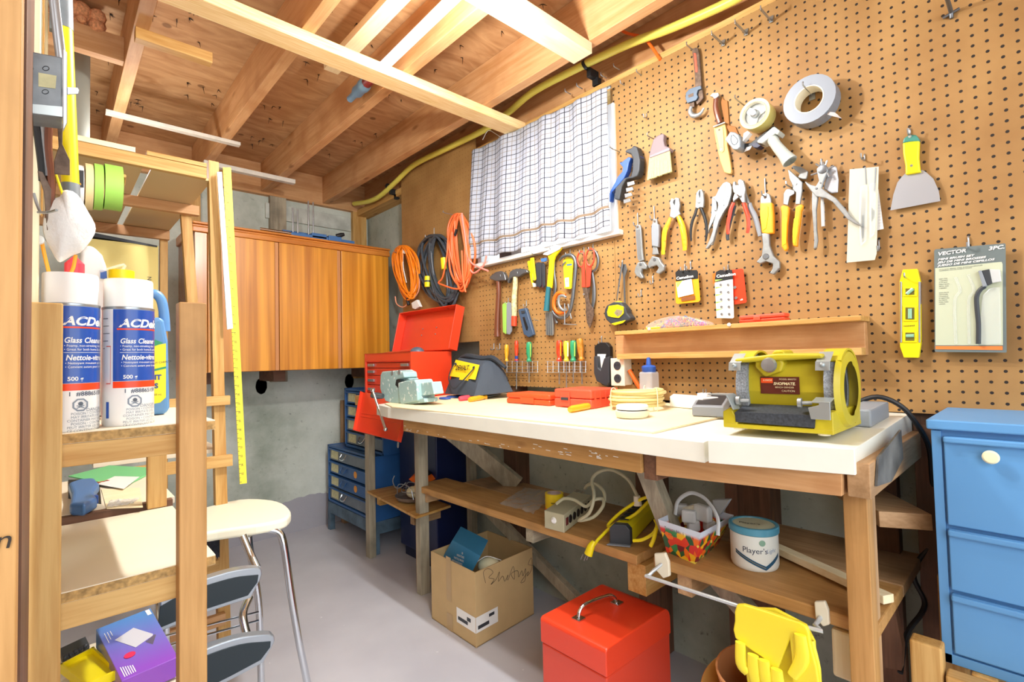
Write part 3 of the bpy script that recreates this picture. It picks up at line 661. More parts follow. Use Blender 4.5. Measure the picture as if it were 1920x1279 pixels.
G().tube([X(1225, 930, 1.46), X(1190, 965, 1.41), X(1150, 985, 1.38), X(1125, 1008, 1.33), X(1115, 1020, 1.305), X(1108, 1030, 1.285)], .0052, n=8).build('cord', 'yellow', yb, smooth=True)
G().tube([X(1187, 1014, 1.33), X(1205, 1012, 1.34), X(1225, 1000, 1.36), X(1232, 985, 1.37), X(1228, 975, 1.38)], .0052, n=8).build('cord', 'yellow', yb, smooth=True)
G().tube([X(1231, 990, 1.33), X(1226, 1010, 1.32), X(1220, 1024, 1.32)], .0058, n=8).build('cord', 'yellow', yb, smooth=True)
pl = thing('power_plug', 'yellow three-pin plug dangling over the front edge of the lower shelf', 'plug')
G().tube([X(1114, 1015, 1.30), X(1108, 1025, 1.29), X(1103, 1040, 1.285)], [.007, .0125, .0145], n=12, flat=(Vector((1, 0, 0)), .8)).build('plug_body', 'yellow', pl, smooth=True)
for dx, dy in ((-7, 2), (-1, 4), (4, 3)):
    G().tube([X(1100+dx, 1038+dy, 1.285), X(1096+dx, 1047+dy, 1.282)], .0018, n=6, smoothpath=False).build('pin', 'steel', pl, smooth=True)
# punnet
pn = thing('fruit_basket', 'cardboard fruit basket printed with vegetables, full of clear plastic parts, with a white handle', 'basket')
m, N, L, b = newmat('vegprint'); tc = N.new('ShaderNodeTexCoord'); v = N.new('ShaderNodeTexVoronoi'); v.inputs['Scale'].default_value = 58; L.new(tc.outputs['Object'], v.inputs['Vector'])
nz = N.new('ShaderNodeTexNoise'); nz.inputs['Scale'].default_value = 20; L.new(tc.outputs['Object'], nz.inputs['Vector'])
sp = N.new('ShaderNodeSeparateColor'); L.new(v.outputs['Color'], sp.inputs[0]); r = N.new('ShaderNodeValToRGB'); r.color_ramp.interpolation = 'CONSTANT'
cols = ['3a8a4c', 'e23c20', 'f2b41c', 'f2e05a', '7a1f28', 'f0701c', '2b5a34', 'd8302a']
r.color_ramp.elements[0].color = (*srgb(cols[0]), 1); r.color_ramp.elements[1].position = .9; r.color_ramp.elements[1].color = (*srgb(cols[7]), 1)
for i in range(1, 7): e = r.color_ramp.elements.new(i/8); e.color = (*srgb(cols[i]), 1)
L.new(sp.outputs[0], r.inputs[0])
sx = N.new('ShaderNodeSeparateXYZ'); L.new(tc.outputs['Object'], sx.inputs[0])
r2 = N.new('ShaderNodeValToRGB'); r2.color_ramp.elements[0].position = .066; r2.color_ramp.elements[1].position = .074; r2.color_ramp.elements[0].color = (0,0,0,1)
L.new(sx.outputs['Z'], r2.inputs[0]); mc = N.new('ShaderNodeMix'); mc.data_type = 'RGBA'; L.new(r2.outputs[0], mc.inputs[0]); L.new(r.outputs[0], mc.inputs[6]); mc.inputs[7].default_value = (*srgb('d8e0ee'), 1)
L.new(mc.outputs[2], b.inputs['Base Color']); MATS['vegprint'] = m
zb = .5765
b0, b1, b2 = Z(1250, 1035, zb), Z(1303, 1058, zb), Z(1345, 1022, zb); b3 = b0+(b2-b1)
t0, t1, t2 = X(1234, 985, b0.x-.012), X(1314, 1002, b1.x-.012), X(1376, 962, b2.x+.02); tz = zb+.088
t0.z = t1.z = t2.z = tz; t3 = t0+(t2-t1)
B_ = [b0, b1, b2, b3]; T_ = [t0, t1, t2, t3]
me = mk(B_+T_, [(0, 1, 2, 3), (0, 1, 5, 4), (1, 2, 6, 5), (2, 3, 7, 6), (3, 0, 4, 7)]); 
for v_ in me.vertices: v_.co.z -= zb
o = link('carton', me, 'vegprint', pn); so = o.modifiers.new('t', 'SOLIDIFY'); so.thickness = .0015; o.location.z = zb
hc = (t0+t1+t2+t3)/4
hl = X(1268, 960, hc.x-.03); hr = X(1348, 1000, hc.x-.03)
G().tube([X(1266, 965, hc.x-.02), X(1270, 942, hc.x-.02), X(1285, 928, hc.x-.02), X(1302, 925, hc.x-.02), X(1325, 938, hc.x-.03), X(1345, 970, hc.x-.05), X(1346, 1004, hc.x-.06)], .0052, n=8, flat=(Vector((1, 0, 0)), .4)).build('handle', 'ltgrey', pn, smooth=True)
m, N, L, b = newmat('clearplastic'); b.inputs['Base Color'].default_value = (.78, .8, .8, 1); b.inputs['Roughness'].default_value = .15; b.inputs['Alpha'].default_value = .6; MATS['clearplastic'] = m
text('lettering', 'Tomato No. 1', t0*.82+t1*.18-Vector((.002, 0, .018)), t1-t0, (0, 0, 1), .008, 'darkgrey', pn, depth=.003)
text('lettering', '2 Litre', t0*.72+t1*.28-Vector((.002, 0, .030)), t1-t0, (0, 0, 1), .006, 'darkgrey', pn, depth=.003)
text('lettering', 'Fresh', t1*.82+t2*.18-Vector((.002, 0, .018)), t2-t1, (0, 0, 1), .009, 'darkgrey', pn, depth=.003)
for k, (px, py, s_, rz) in enumerate(((1292, 968, .035, .3), (1300, 985, .03, .8), (1318, 962, .045, -.2), (1280, 955, .03, .5), (1330, 985, .028, 1.1))):
    c = X(px, py, hc.x-.01+.012*k); g = G().box((c.x-.012, c.y-s_*.55, c.z-s_*.5), (c.x+.012, c.y+s_*.55, c.z+s_*.5)); orr(g, rz, c)
    tag(g.build('clear_plastic_part', 'clearplastic', bevel=.006, seg=3), 'clear plastic cup or clip piled inside the fruit basket', 'plastic part', 'clear plastic parts in the fruit basket')
tag(G().prism([X(1335, 938, 1.42), X(1368, 937, 1.42), X(1350, 965, 1.40), X(1338, 972, 1.40)], (.02, 0, 0)).build('plastic_bracket', 'ltgrey', bevel=.002), 'light grey angular plastic bracket poking out behind the fruit basket', 'plastic part')
tag(G().prism([X(1278, 952, 1.34), X(1306, 946, 1.34), X(1305, 985, 1.33), X(1281, 986, 1.33)], (.025, 0, 0)).build('soap_block', 'offwhite', bevel=.005, seg=3), 'cream ribbed block in a clear pack standing in the fruit basket', 'block')
# tobacco tin
tn = thing('tobacco_tin', "white oval tin with teal lid and dark blue chevron on the right lower shelf", 'tin')
c = Z(1417, 1047, zb); c = Vector((c.x+.012, c.y, zb)); rr = .0565; hh = .105
c = Vector((1.335, .545, zb))
def el(v): return v
g = G().lathe([(rr*.93, 0), (rr*.96, .002), (rr, .01), (rr, hh-.015)], c, n=48); g.build('tin_body', plain('tinwhite', 'dfe3dc', .35), tn, smooth=True)
G().lathe([(rr*1.02, hh-.018), (rr*1.05, hh-.016), (rr*1.05, hh-.002), (rr*1.02, hh), (rr*.9, hh), (rr*.88, hh-.003)], c, n=48).build('lid', plain('teal', '4f93ac', .35), tn, smooth=True)
G().lathe([(0, 0), (rr*.89, 0), (rr*.89, .0012), (0, .0012)], c+Vector((0, 0, hh-.004)), n=48).build('lid_panel', plain('lidpanel', 'c6c5a6', .4), tn)
ang = math.atan2(-c.y, -c.x)
def cm(a0, z0, r=rr): return lambda a, b_: c+Vector((math.cos(a0+a/r)*(r+.0005), math.sin(a0+a/r)*(r+.0005), z0+b_))
text('lettering', "Player's", c, (1, 0, 0), (0, 0, 1), .014, plain('ink', '25304a', .5), tn, mapf=cm(ang-.50, .046))
text('lettering', 'Light', c, (1, 0, 0), (0, 0, 1), .010, plain('inkl', '8ea0b8', .5), tn, mapf=cm(ang+.48, .048), shear=.3)
def band(g, a0, z0, a1, z1, w_, n=16):
    v = []; f = []
    for i in range(n+1):
        t = i/n; a = a0+(a1-a0)*t; z = z0+(z1-z0)*t
        for q in (0, w_): v.append(c+Vector((math.cos(a)*(rr+.0006), math.sin(a)*(rr+.0006), z+q)))
    for i in range(n): f.append((2*i, 2*i+2, 2*i+3, 2*i+1))
    return g.add(v, f)
band(band(G(), ang-.85, .038, ang+.45, .006, .010), ang+.45, .006, ang+1.2, .034, .010).build('chevron', plain('navyink', '1c4f6e', .4), tn)
band(G(), ang-.85, .0425, ang+.45, .0105, .0016).build('chevron_line', plain('goldink', 'd8c070', .4), tn)
G().lathe([(.0, .001), (.007, .001), (.0075, 0)], c+Vector((math.cos(ang+.33)*rr, math.sin(ang+.33)*rr, .072)), (math.cos(ang+.33), math.sin(ang+.33), 0), n=24).build('crest', plain('crestg', '7fa58f', .5), tn)
text('lettering', "Player's", c+Vector((-.018, .030, hh-.0025)), (.35, -.94, 0), (.94, .35, 0), .012, 'black', tn, depth=.0003)
# ---------------------------------------------------------------- red steel tool box on the floor
rb = thing('tool_box', 'red steel tool box with rounded lid and chrome handle on the floor under the bench', 'toolbox')
x0, x1, y0, y1 = 1.082, 1.408, .835, 1.078; zt = .345
g = G(); R_ = .035; pr = []
for k in range(7): a = math.pi/2*k/6; pr.append((x1-R_+R_*math.sin(a), zt-R_+R_*math.cos(a)))
prof = [(x0, .27)]+[(x0+.012-.012*math.cos(math.pi/2*k/4), zt-.012+.012*math.sin(math.pi/2*k/4)) for k in range(5)]+pr+[(x1, .262)]
g.prism([(x, y0, z) for x, z in prof], (0, y1-y0, 0)); g.build('lid', 'red', rb, bevel=.004, seg=3)
box('body', (x0+.003, y0+.003, 0), (x1-.003, y1-.003, .268), plain('redbody', 'd8432a', .35, coat=.2), rb, bevel=.004)
hz = zt+.001; hp = [(1.150, .985, hz+.004), (1.158, .985, hz+.022), (1.185, .980, hz+.034), (1.27, .965, hz+.034), (1.295, .960, hz+.020), (1.305, .960, hz+.004)]
g = G().tube(hp, .0055, n=10, sub=3); g.box((1.135, .970, hz-.002), (1.165, 1.0, hz+.004)); g.box((1.292, .945, hz-.002), (1.322, .975, hz+.004)); g.build('handle', 'chrome', rb, smooth=False, bevel=.001)
# ---------------------------------------------------------------- cardboard carton
cb = thing('cardboard_box', 'open brown cardboard carton with black handwriting and a white shipping label, on the floor', 'box')
plain('cardboard', 'c6a877', .8, var=.06, scale=14); plain('cardin', 'b08d62', .85)
A_, B1, C1 = Z(893, 1216, 0), Z(810, 1160, 0), Z(1001, 1152, 0); D1 = B1+(C1-A_); hh = .287
for p_ in (A_, B1, C1, D1): p_.z = .001
def wallp(a, b_, mat='cardboard'):
    a, b_ = Vector(a), Vector(b_); n_ = Vector((0, 0, 1)).cross(b_-a).normalized()*.004
    return G().prism([a, b_, b_+Vector((0, 0, hh)), a+Vector((0, 0, hh))], n_)
g = G()
for a, b_ in ((A_, B1), (B1, D1), (D1, C1), (C1, A_)): w_ = wallp(b_, a); g.add(w_.v, w_.f)
g.prism([A_, B1, D1, C1], (0, 0, .004)); g.build('carton', 'cardboard', cb)
uL = (B1-A_).normalized(); uR = (C1-A_).normalized(); nL = Vector((-uL.y, uL.x, 0)); nL = nL if nL.dot(CAM-A_) > 0 else -nL; nR = Vector((-uR.y, uR.x, 0)); nR = nR if nR.dot(CAM-A_) > 0 else -nR
def onface(u0, u1, z0, z1, U, Nn, off=.0012): return [A_+U*u0+Nn*off+Vector((0, 0, z0)), A_+U*u1+Nn*off+Vector((0, 0, z0)), A_+U*u1+Nn*off+Vector((0, 0, z1)), A_+U*u0+Nn*off+Vector((0, 0, z1))]
quad('tape_strip', onface(.16, .195, .12, .30, uL, nL), plain('packtape', 'b89a6c', .2), cb); quad('tape_strip', onface(.155, .195, .0, .07, uL, nL), 'packtape', cb)
quad('shipping_label', onface(.0, .125, .055, .115, uL, nL), 'white', cb); quad('shipping_label', onface(.0, .12, .055, .115, uR, nR), 'white', cb)
for u0, u1, z0, z1, U, Nn in ((.05, .115, .068, .082, uL, nL), (.03, .055, .085, .10, uL, nL), (.01, .07, .066, .080, uR, nR), (.07, .10, .092, .104, uR, nR)): quad('label_print', onface(u0, u1, z0, z1, U, Nn, .0016), 'darkgrey', cb)
# handwriting as one looping stroke
def hw(px, py): 
    d = ray(px, py); t = (A_-CAM).dot(nR)/d.dot(nR); return CAM+d*t+nR*.0015
strokes = [[(910, 1105), (906, 1085), (915, 1078), (924, 1085), (916, 1095), (926, 1098), (920, 1108), (930, 1098), (936, 1084), (934, 1102), (942, 1092), (946, 1102), (952, 1090), (950, 1100)], [(952, 1100), (962, 1074), (964, 1098), (958, 1088), (970, 1082), (972, 1094), (978, 1082), (980, 1092), (985, 1078), (984, 1100), (976, 1104), (990, 1084), (988, 1092), (996, 1080), (996, 1058), (990, 1070), (998, 1072)]]
strokes = [[(a_, c_-12) for a_, c_ in s_] for s_ in strokes]
g = G()
for s_ in strokes: g.tube([hw(*p_) for p_ in s_], .0007, n=5, sub=5)
g.build('handwriting', 'black', cb)
mb_ = thing('mask_box', 'blue box of particle masks leaning in the open carton', 'box')
plain('boxblue', '2f7fae', .4)
Fp = [X(868, 1012, 1.27), X(900, 1046, 1.27), X(882, 1078, 1.265), X(842, 1048, 1.275)]
v0 = Vector((.0, .05, .035))
p4 = [X(832, 1050, 1.28), X(848, 1014, 1.30), X(870, 1008, 1.33), X(901, 1043, 1.31), X(884, 1085, 1.27)]
fr = [X(845, 1062, 1.262), X(884, 1076, 1.255), X(901, 1043, 1.27), X(866, 1012, 1.275)]
G().prism([X(826, 1052, 1.285), X(882, 1078, 1.25), X(901, 1043, 1.265), X(848, 1013, 1.295)], Vector((.10, .07, .02))).build('box_shell', 'boxblue', mb_, bevel=.002)
ur = (X(882, 1078, 1.25)-X(826, 1052, 1.285)); uu = (X(848, 1013, 1.295)-X(826, 1052, 1.285)); oo = X(826, 1052, 1.285)
for k, (t_, sz) in enumerate((('20', .008), ('NON-TOXIC', .008), ('PARTICLE MASKS', .008), ('WITH NOSE PIECE', .008))):
    text('lettering', t_, oo+ur*.5+uu*(.62-.14*k), ur, uu, sz, 'white', mb_, depth=.0015, align='CENTER', bold=.02)
dm = thing('dust_mask', 'cream moulded dust mask lying in the carton beside the blue box', 'mask')
c = X(917, 1052, 1.34); g = G().ball(c-Vector((0, 0, .02)), .045, n=14, sc=(1, 1.15, .75)); g.build('cup', plain('maskcream', 'd9d3ae', .7, bump=.3, scale=150), dm, smooth=True)
G().tube([c+Vector((-.04, .03, .0)), c+Vector((-.01, .0, .022)), c+Vector((.04, -.03, .0))], .0015, n=6).build('strap', 'white', dm, smooth=True)
# ---------------------------------------------------------------- blue bedside-style drawer cabinet, right
bc = thing('drawer_cabinet', 'light blue painted drawer cabinet at the right edge with a pale round knob', 'cabinet')
plain('cabblue', '5d97cc', .42, var=.04, scale=6); plain('gap', '0f1c2c', .8)
y1 = .182; y0 = -.32; xf = 1.352; xb = 1.715; zt = .973
box('top', (xf-.012, y0, .953), (xb, y1+.006, zt), 'cabblue', bc, bevel=.003)
box('carcass', (xf+.006, y0+.01, .478), (xb, y1, .953), 'cabblue', bc, bevel=.002)
box('face_frame', (xf-.001, y1-.016, .478), (xf+.012, y1, .950), 'cabblue', bc, bevel=.001); box('face_frame', (xf-.001, y0, .478), (xf+.012, y1, .497), 'cabblue', bc, bevel=.001)
for z0, z1 in ((.760, .940), (.630, .752), (.503, .622)):
    d_ = box('drawer', (xf-.006, y0+.02, z0), (xf+.006, y1-.020, z1), 'cabblue', bc, bevel=.002)
    box('drawer_lip', (xf-.016, y0+.02, z1-.012), (xf-.006, y1-.020, z1), 'cabblue', d_, bevel=.003)
    if z1 > .9:
        kc = X(1858, 857, xf-.014); G().lathe([(.004, -.012), (.004, 0), (.0115, .002), (.013, .006), (.010, .010), (0, .011)], (xf-.012, kc.y, kc.z), (-1, 0, 0), n=24).build('knob', 'cream', d_, smooth=True)
CORDPTS = ([X(1600, 757, 1.55), X(1645, 744, 1.55), X(1690, 762, 1.56), X(1722, 800, 1.58), X(1742, 840, 1.62), X(1748, 900, 1.66), X(1757, 960, 1.68), X(1752, 1008, 1.67), X(1720, 1055, 1.66), X(1714, 1085, 1.66), X(1733, 1125, 1.66), X(1728, 1150, 1.64), X(1700, 1190, 1.60), X(1688, 1262, 1.52)])
st = thing('timber_stand', 'rough 2x4 timber stand that carries the light blue drawer cabinet', 'stand')
box('rail', (1.30, -.30, .40), (1.338, .172, .475), 'pine_y', st, bevel=.003)
box('post', (1.305, .176, .05), (1.345, .228, .522), 'pine_z', st, bevel=.004)
box('post', (1.50, .160, .05), (1.55, .205, .60), 'pine_z', st, bevel=.004)
box('rail', (1.34, .10, .40), (1.71, .138, .477), 'pine_x', st, bevel=.003); box('rail', (1.34, -.30, .40), (1.71, -.262, .477), 'pine_x', st, bevel=.003)
box('post', (1.30, -.30, 0), (1.345, -.26, .40), 'pine_z', st); box('post', (1.67, -.30, 0), (1.71, -.26, .40), 'pine_z', st); box('foot', (1.305, -.3, 0), (1.345, .228, .05), 'pine_y', st)
box('foot', (1.505, -.3, 0), (1.545, .205, .05), 'pine_y', st)
# ================================================================= LEFT HALF
# ---- wooden wall cabinet
m, N, L, b = newmat('cabwood'); tc = N.new('ShaderNodeTexCoord'); mp = N.new('ShaderNodeMapping'); mp.inputs['Scale'].default_value = (26, 26, .7); L.new(tc.outputs['Object'], mp.inputs['Vector'])
n = N.new('ShaderNodeTexNoise'); n.inputs['Scale'].default_value = 1.0; n.inputs['Detail'].default_value = 4; n.inputs['Distortion'].default_value = .3; L.new(mp.outputs[0], n.inputs['Vector'])
r = N.new('ShaderNodeValToRGB'); r.color_ramp.elements[0].position = .33; r.color_ramp.elements[1].position = .66; r.color_ramp.elements[0].color = (*srgb('b87018'), 1); r.color_ramp.elements[1].color = (*srgb('eea636'), 1)
L.new(n.outputs['Fac'], r.inputs[0]); L.new(r.outputs[0], b.inputs['Base Color']); b.inputs['Roughness'].default_value = .35; b.inputs['Coat Weight'].default_value = .8; b.inputs['Coat Roughness'].default_value = .22; MATS['cabwood'] = m
wood('cabtrim', 'b46a24', 'd68a3c', 'x', rough=.3, knots=False); wood('cabside', '8c5a3a', 'a87450', 'z', rough=.25, knots=False)
wc = thing('wall_cabinet', 'glossy orange-brown wooden wall cabinet with striped doors hung on the concrete back wall', 'cabinet')
cx0, cx1, cz0, cz1, cy = .545, 1.655, 1.078, 1.845, 3.0
box('carcass', (cx0, cy+.02, cz0), (cx1, WY, cz1), 'cabside', wc)
g = G()
for k, (dy, z0, z1) in enumerate(((0, cz1, cz1+.012), (-.014, cz1+.012, cz1+.024), (-.004, cz1-.028, cz1))): g.box((cx0-.012, cy+dy, z0), (cx1+.012, WY, z1))
g.build('cornice', 'cabtrim', wc, bevel=.004, seg=3)
s1, s2, s3 = Y(523, 560, cy).x, Y(640, 560, cy).x, Y(631, 560, cy).x
box('face_stile', (cx0, cy+.004, cz0), (.60, cy+.02, cz1-.03), 'cabwood', wc)
for a0, a1 in ((.602, s1-.022), (s1+.002, s2-.024), (s2+.002, cx1)): box('door', (a0, cy-.004, cz0+.002), (a1, cy+.018, cz1-.03), 'cabwood', wc, bevel=.002)
for a0 in (s1-.020, s2-.022): box('door_edge', (a0, cy+.002, cz0+.002), (a0+.020, cy+.018, cz1-.03), plain('doorpale', 'c98d58', .35), wc, bevel=.002)
for a0 in (.62, .98, 1.60): box('cleat', (a0, cy+.18, cz0-.065), (a0+.07, WY, cz0), 'brown_x', wc)
# ---- clamp / jig on top of it
jg = thing('doweling_jig', 'blue metal jig with upright steel rods lying on top of the wall cabinet', 'tool')
zt = cz1+.024
o = Y(540, 430, 3.03); 
G().tube([Vector((.86, 3.01, zt+.012)), Vector((1.20, 3.01, zt+.012))], .009, n=10, smoothpath=False).build('bar', 'chrome', jg, smooth=True)
g = G().box((1.03, 3.0, zt), (1.42, 3.04, zt+.02)); g.box((1.0, 3.06, zt+.0), (1.16, 3.09, zt+.042)); g.box((1.15, 3.0, zt+.005), (1.24, 3.05, zt+.035)); g.box((1.25, 2.99, zt+.0), (1.33, 3.05, zt+.032)); g.build('jig_body', 'steelblue', jg, bevel=.003)
for px, y0_, y1_ in ((549, 390, 430), (558, 393, 430), (578, 377, 430), (587, 379, 430)):
    p_, q_ = Y(px, y0_, 3.03), Y(px, y1_, 3.03); G().tube([Vector((p_.x, 3.03, zt+.01)), p_], .0045, n=10, smoothpath=False).build('rod', 'steel', jg, smooth=True)
G().lathe([(.0, 0), (.012, 0), (.014, .03), (.010, .05), (0, .052)], Vector((1.30, 3.0, zt+.035)), (1, -.2, .35), n=16).build('knob', 'black', jg, smooth=True)
# ---- blue steel drawer units
plain('dblue', '2d5f9a', .4, var=.1, scale=12); plain('dgrey', '6e7a84', .4, var=.1); plain('paperlabel', 'd8d6a8', .7, var=.2, scale=60)
def drawer_unit(label, xf, y0, y1, z0, z1, rows, dep):
    t = thing('small_parts_cabinet', label, 'drawers')
    g = G(); w_ = .014; xb = xf+dep
    g.box((xf, y0, z0), (xb, y0+w_, z1)); g.box((xf, y1-w_, z0), (xb, y1, z1)); g.box((xf, y0, z1-w_), (xb, y1, z1)); g.box((xf, y0, z0), (xb, y1, z0+w_)); g.box((xb-w_, y0, z0), (xb, y1, z1))
    g.build('shell', 'dblue', t, bevel=.002)
    n_ = len(rows); h = (z1-z0-2*w_)/n_
    for i, kind in enumerate(rows):
        zz1 = z1-w_-i*h-.004; zz0 = zz1-h+.010
        d = box('drawer', (xf+.006, y0+w_+.004, zz0), (xb-w_, y1-w_-.004, zz1), 'dblue' if kind == 'b' else 'dgrey', t, bevel=.003)
        box('drawer_lip', (xf-.006, y0+w_+.006, zz1-.008), (xf+.006, y1-w_-.006, zz1), 'dblue', d, bevel=.002)
        yl_ = y1-w_-.03
        pl_ = [(xf+.0045, yl_-.0, zz0+.012), (xf+.0045, yl_-.11, zz0+.010), (xf+.0045, yl_-.115, zz1-.014), (xf+.0045, yl_-.005, zz1-.012)]
        quad('paper_label', pl_, 'paperlabel', d)
        text('lettering', random.choice(('SCREWS', 'WASHERS', 'BOLTS', 'NAILS')), (xf+.0040, yl_-.02, zz0+.03), (0, -1, 0), (0, 0, 1), .014, 'darkgrey', d, depth=.001) if False else None
        yc = yl_-.20
        G().tube([(xf+.004, yc+.035, zz1-.022), (xf-.010, yc+.03, zz1-.045), (xf-.012, yc, zz1-.055), (xf-.010, yc-.03, zz1-.045), (xf+.004, yc-.035, zz1-.022)], .004, n=8, sub=3).build('pull', 'chrome' if kind == 'g' else 'dblue', d, smooth=True)
        if kind == 'b' and y1-y0 > .62 and i:
            G().lathe([(0, .001), (.022, .001), (.022, 0)], (xf+.005, yc-.16, (zz0+zz1)/2), (-1, 0, 0), n=9).build('sticker', plain('stickerorange', 'f0a030', .5), d)
    return t
t = drawer_unit('upper blue steel small-parts cabinet with four labelled drawers, beside the red tool chest', 1.43, 2.68, 3.20, .567, .945, 'bbgg', .28)
t2 = drawer_unit('lower blue steel small-parts cabinet with four wide labelled drawers, under the smaller one', 1.38, 2.70, 3.36, .19, .563, 'gbbg', .34)
sd_ = thing('cabinet_stand', 'battered blue-grey steel stand with legs beneath the blue drawer cabinets', 'stand')
plain('standm', '5d7688', .5, .2, var=.5, scale=10)
g = G(); g.box((1.378, 2.70, .115), (1.39, 3.36, .188)); g.box((1.70, 2.70, .115), (1.712, 3.36, .188)); g.box((1.378, 2.70, .115), (1.712, 2.712, .188)); g.box((1.378, 3.348, .115), (1.712, 3.36, .188)); g.build('rail_frame', 'standm', sd_, bevel=.001)
for x_, y_ in ((1.376, 2.70), (1.376, 3.325), (1.68, 2.70), (1.68, 3.325)): box('leg', (x_, y_, 0), (x_+.035, y_+.035, .12), 'standm', sd_)
for px, mt in ((676, 0),):
    tag(box('wood_batten', (1.50, 3.38, 0), (1.54, 3.43, .85), 'old_z'), 'dark batten standing against the back wall behind the blue drawer cabinets', 'batten')
# ---- side table carrying the red chest
tb = thing('side_table', 'narrow timber side table left of the workbench carrying the red tool chest', 'table')
box('tabletop', (1.285, 2.145, .895), (1.70, 2.674, .925), 'pine_y', tb); box('tabletop_cleat', (1.285, 2.674, .870), (1.41, 2.735, .925), 'pine_y', tb)
box('leg', (1.335, 2.675, 0), (1.375, 2.725, .895), 'grey_z', tb, bevel=.003); box('leg', (1.335, 2.150, 0), (1.375, 2.185, .895), 'old_z', tb)
box('leg', (1.655, 2.63, 0), (1.695, 2.67, .895), 'grey_z', tb); box('leg', (1.655, 2.145, 0), (1.695, 2.185, .895), 'grey_z', tb)
P = [(1.325, 2.68, .372), (1.268, 2.07, .372), (1.49, 2.10, .372), (1.49, 2.68, .372)]
G().prism(P, (0, 0, .012)).build('shelf', 'pine_x', tb, bevel=.001)
box('shelf_bearer', (1.376, 2.625, .30), (1.49, 2.665, .371), 'pine_x', tb); box('shelf_bearer', (1.33, 2.19, .30), (1.49, 2.225, .371), 'old_x', tb)
nb = thing('navy_cabinet', 'dark navy blue metal cabinet standing under the side table behind the shelf', 'cabinet')
box('carcass', (1.50, 2.24, .06), (1.72, 2.62, .86), plain('navy', '141f4a', .35), nb, bevel=.006); box('plinth', (1.52, 2.26, .0), (1.71, 2.60, .06), plain('navy2', '10183a', .5), nb)
# caged work lamp
wl = thing('work_lamp', 'wire-caged bulb work lamp with a hook and round metal pan on the side shelf', 'lamp')
c = Z(770, 937, .385); c = Vector((1.40, 2.31, .386))
G().lathe([(0, .002), (.05, .0), (.082, .012), (.092, .03), (.094, .032), (.084, .014), (.05, .004), (0, .004)], c, (0, 0, 1), n=32).build('pan', plain('panm', '8a8078', .4, .5), wl, smooth=True)
G().ball(c+Vector((0, -.01, .045)), .032, sc=(1.2, 1.5, .95)).build('bulb', 'cream', wl, smooth=True)
g = G()
for k in (-1, 0, 1): g.tube([c+Vector((.05*k, .075, .03)), c+Vector((.055*k, .05, .085)), c+Vector((.055*k, -.06, .088)), c+Vector((.05*k, -.085, .03))], .0022, n=6)
g.tube([c+Vector((.06, 0, .055)), c+Vector((0, .075, .055)), c+Vector((-.062, 0, .055)), c+Vector((0, -.075, .055))], .0022, n=6, closed=True)
g.tube([c+Vector((0, .07, .08)), c+Vector((-.01, .11, .05)), c+Vector((-.02, .145, .045)), c+Vector((-.02, .175, .075)), c+Vector((-.015, .165, .105))], .003, n=8); g.build('wire_cage', 'steel', wl, smooth=True)
of = thing('orange_light_head', 'orange reflector piece with black centre beside the bench leg on the side shelf', 'lamp head')
c = X(772, 893, 1.42); G().lathe([(.0, .012), (.03, .012), (.06, .004), (.085, -.008), (.083, -.012), (.03, 0)], c+Vector((.06, -.03, 0)), (-.2, -.1, 1), n=7).build('reflector', 'orange', of, bevel=.002); G().lathe([(0, .02), (.035, .018), (.04, .01)], c+Vector((.06, -.035, 0)), (-.2, -.1, 1), n=20).build('hub', 'black', of, smooth=True)
G().lathe([(.03, 0), (.026, .09), (.03, .1)], (c.x+.06, c.y-.03, .386), n=16).build('neck', 'darkgrey', of, smooth=True)
# ---- red tool chest with open lid and dropped front
rc = thing('tool_chest', 'red steel machinist tool chest with lid raised and front panel hanging down', 'toolbox')
xf, y0, y1, z0, z1, xb = 1.300, 2.146, 2.640, .926, 1.163, 1.545
g = G(); w_ = .004
g.box((xf, y0, z0), (xb, y0+w_, z1)); g.box((xf, y1-w_, z0), (xb, y1, z1)); g.box((xb-w_, y0, z0), (xb, y1, z1)); g.box((xf, y0, z0), (xb, y1, z0+w_)); g.box((xf, y0, 1.118), (xf+w_, y1, z1)); g.box((xf, y0, z0), (xf+.02, y0+.012, z1)); g.box((xf, y1-.014, z0), (xf+.02, y1, z1)); g.box((xf+.01, y0, 1.112), (xb, y1, 1.116))
g.build('shell', 'red', rc, bevel=.002)
zz = 1.110
for h in (.030, .040, .052, .046):
    d = box('drawer', (xf+.010, y0+.014, zz-h+.003), (xb-.01, y1-.016, zz), 'red', rc, bevel=.0015)
    for yy in ((2.29, 2.18) if h < .05 else (2.18,)): pass
    for yy in (2.575, 2.215):
        gg = G().box((xf+.001, yy-.035, zz-h*.62), (xf+.010, yy+.035, zz-h*.62+.014)); gg.build('drawer_handle', 'steel', d, bevel=.001)
    zz -= h
# lid, leaning back
la, lb_ = Vector((1.545, 2.10, 1.165)), Vector((1.60, 2.10, 1.395))
up_ = (lb_-la); nn_ = Vector((-up_.z, 0, up_.x)).normalized()*.052; W_ = Vector((0, .58, 0))
g = G(); th = nn_.normalized()*.004; us = up_.normalized()*.004
g.prism([la, la+W_, lb_+W_, lb_], -th); 
for a_, b__ in ((la, lb_), (la+W_-Vector((0, .004, 0)), lb_+W_-Vector((0, .004, 0)))): g.prism([a_, b__, b__+nn_, a_+nn_], (0, .004, 0))
g.prism([lb_, lb_+W_, lb_+W_+nn_, lb_+nn_], -us); g.prism([la, la+W_, la+W_+nn_*.5, la+nn_*.5], us)
g.build('lid', 'red', rc, bevel=.003)
gg = G()
for u_, v_ in ((.38, .42), (.38, .58), (.62, .42), (.62, .58)): gg.ball(la+W_*u_+up_*v_+th*1.2, .0035, n=6)
gg.build('rivet', 'steel', rc, smooth=True)
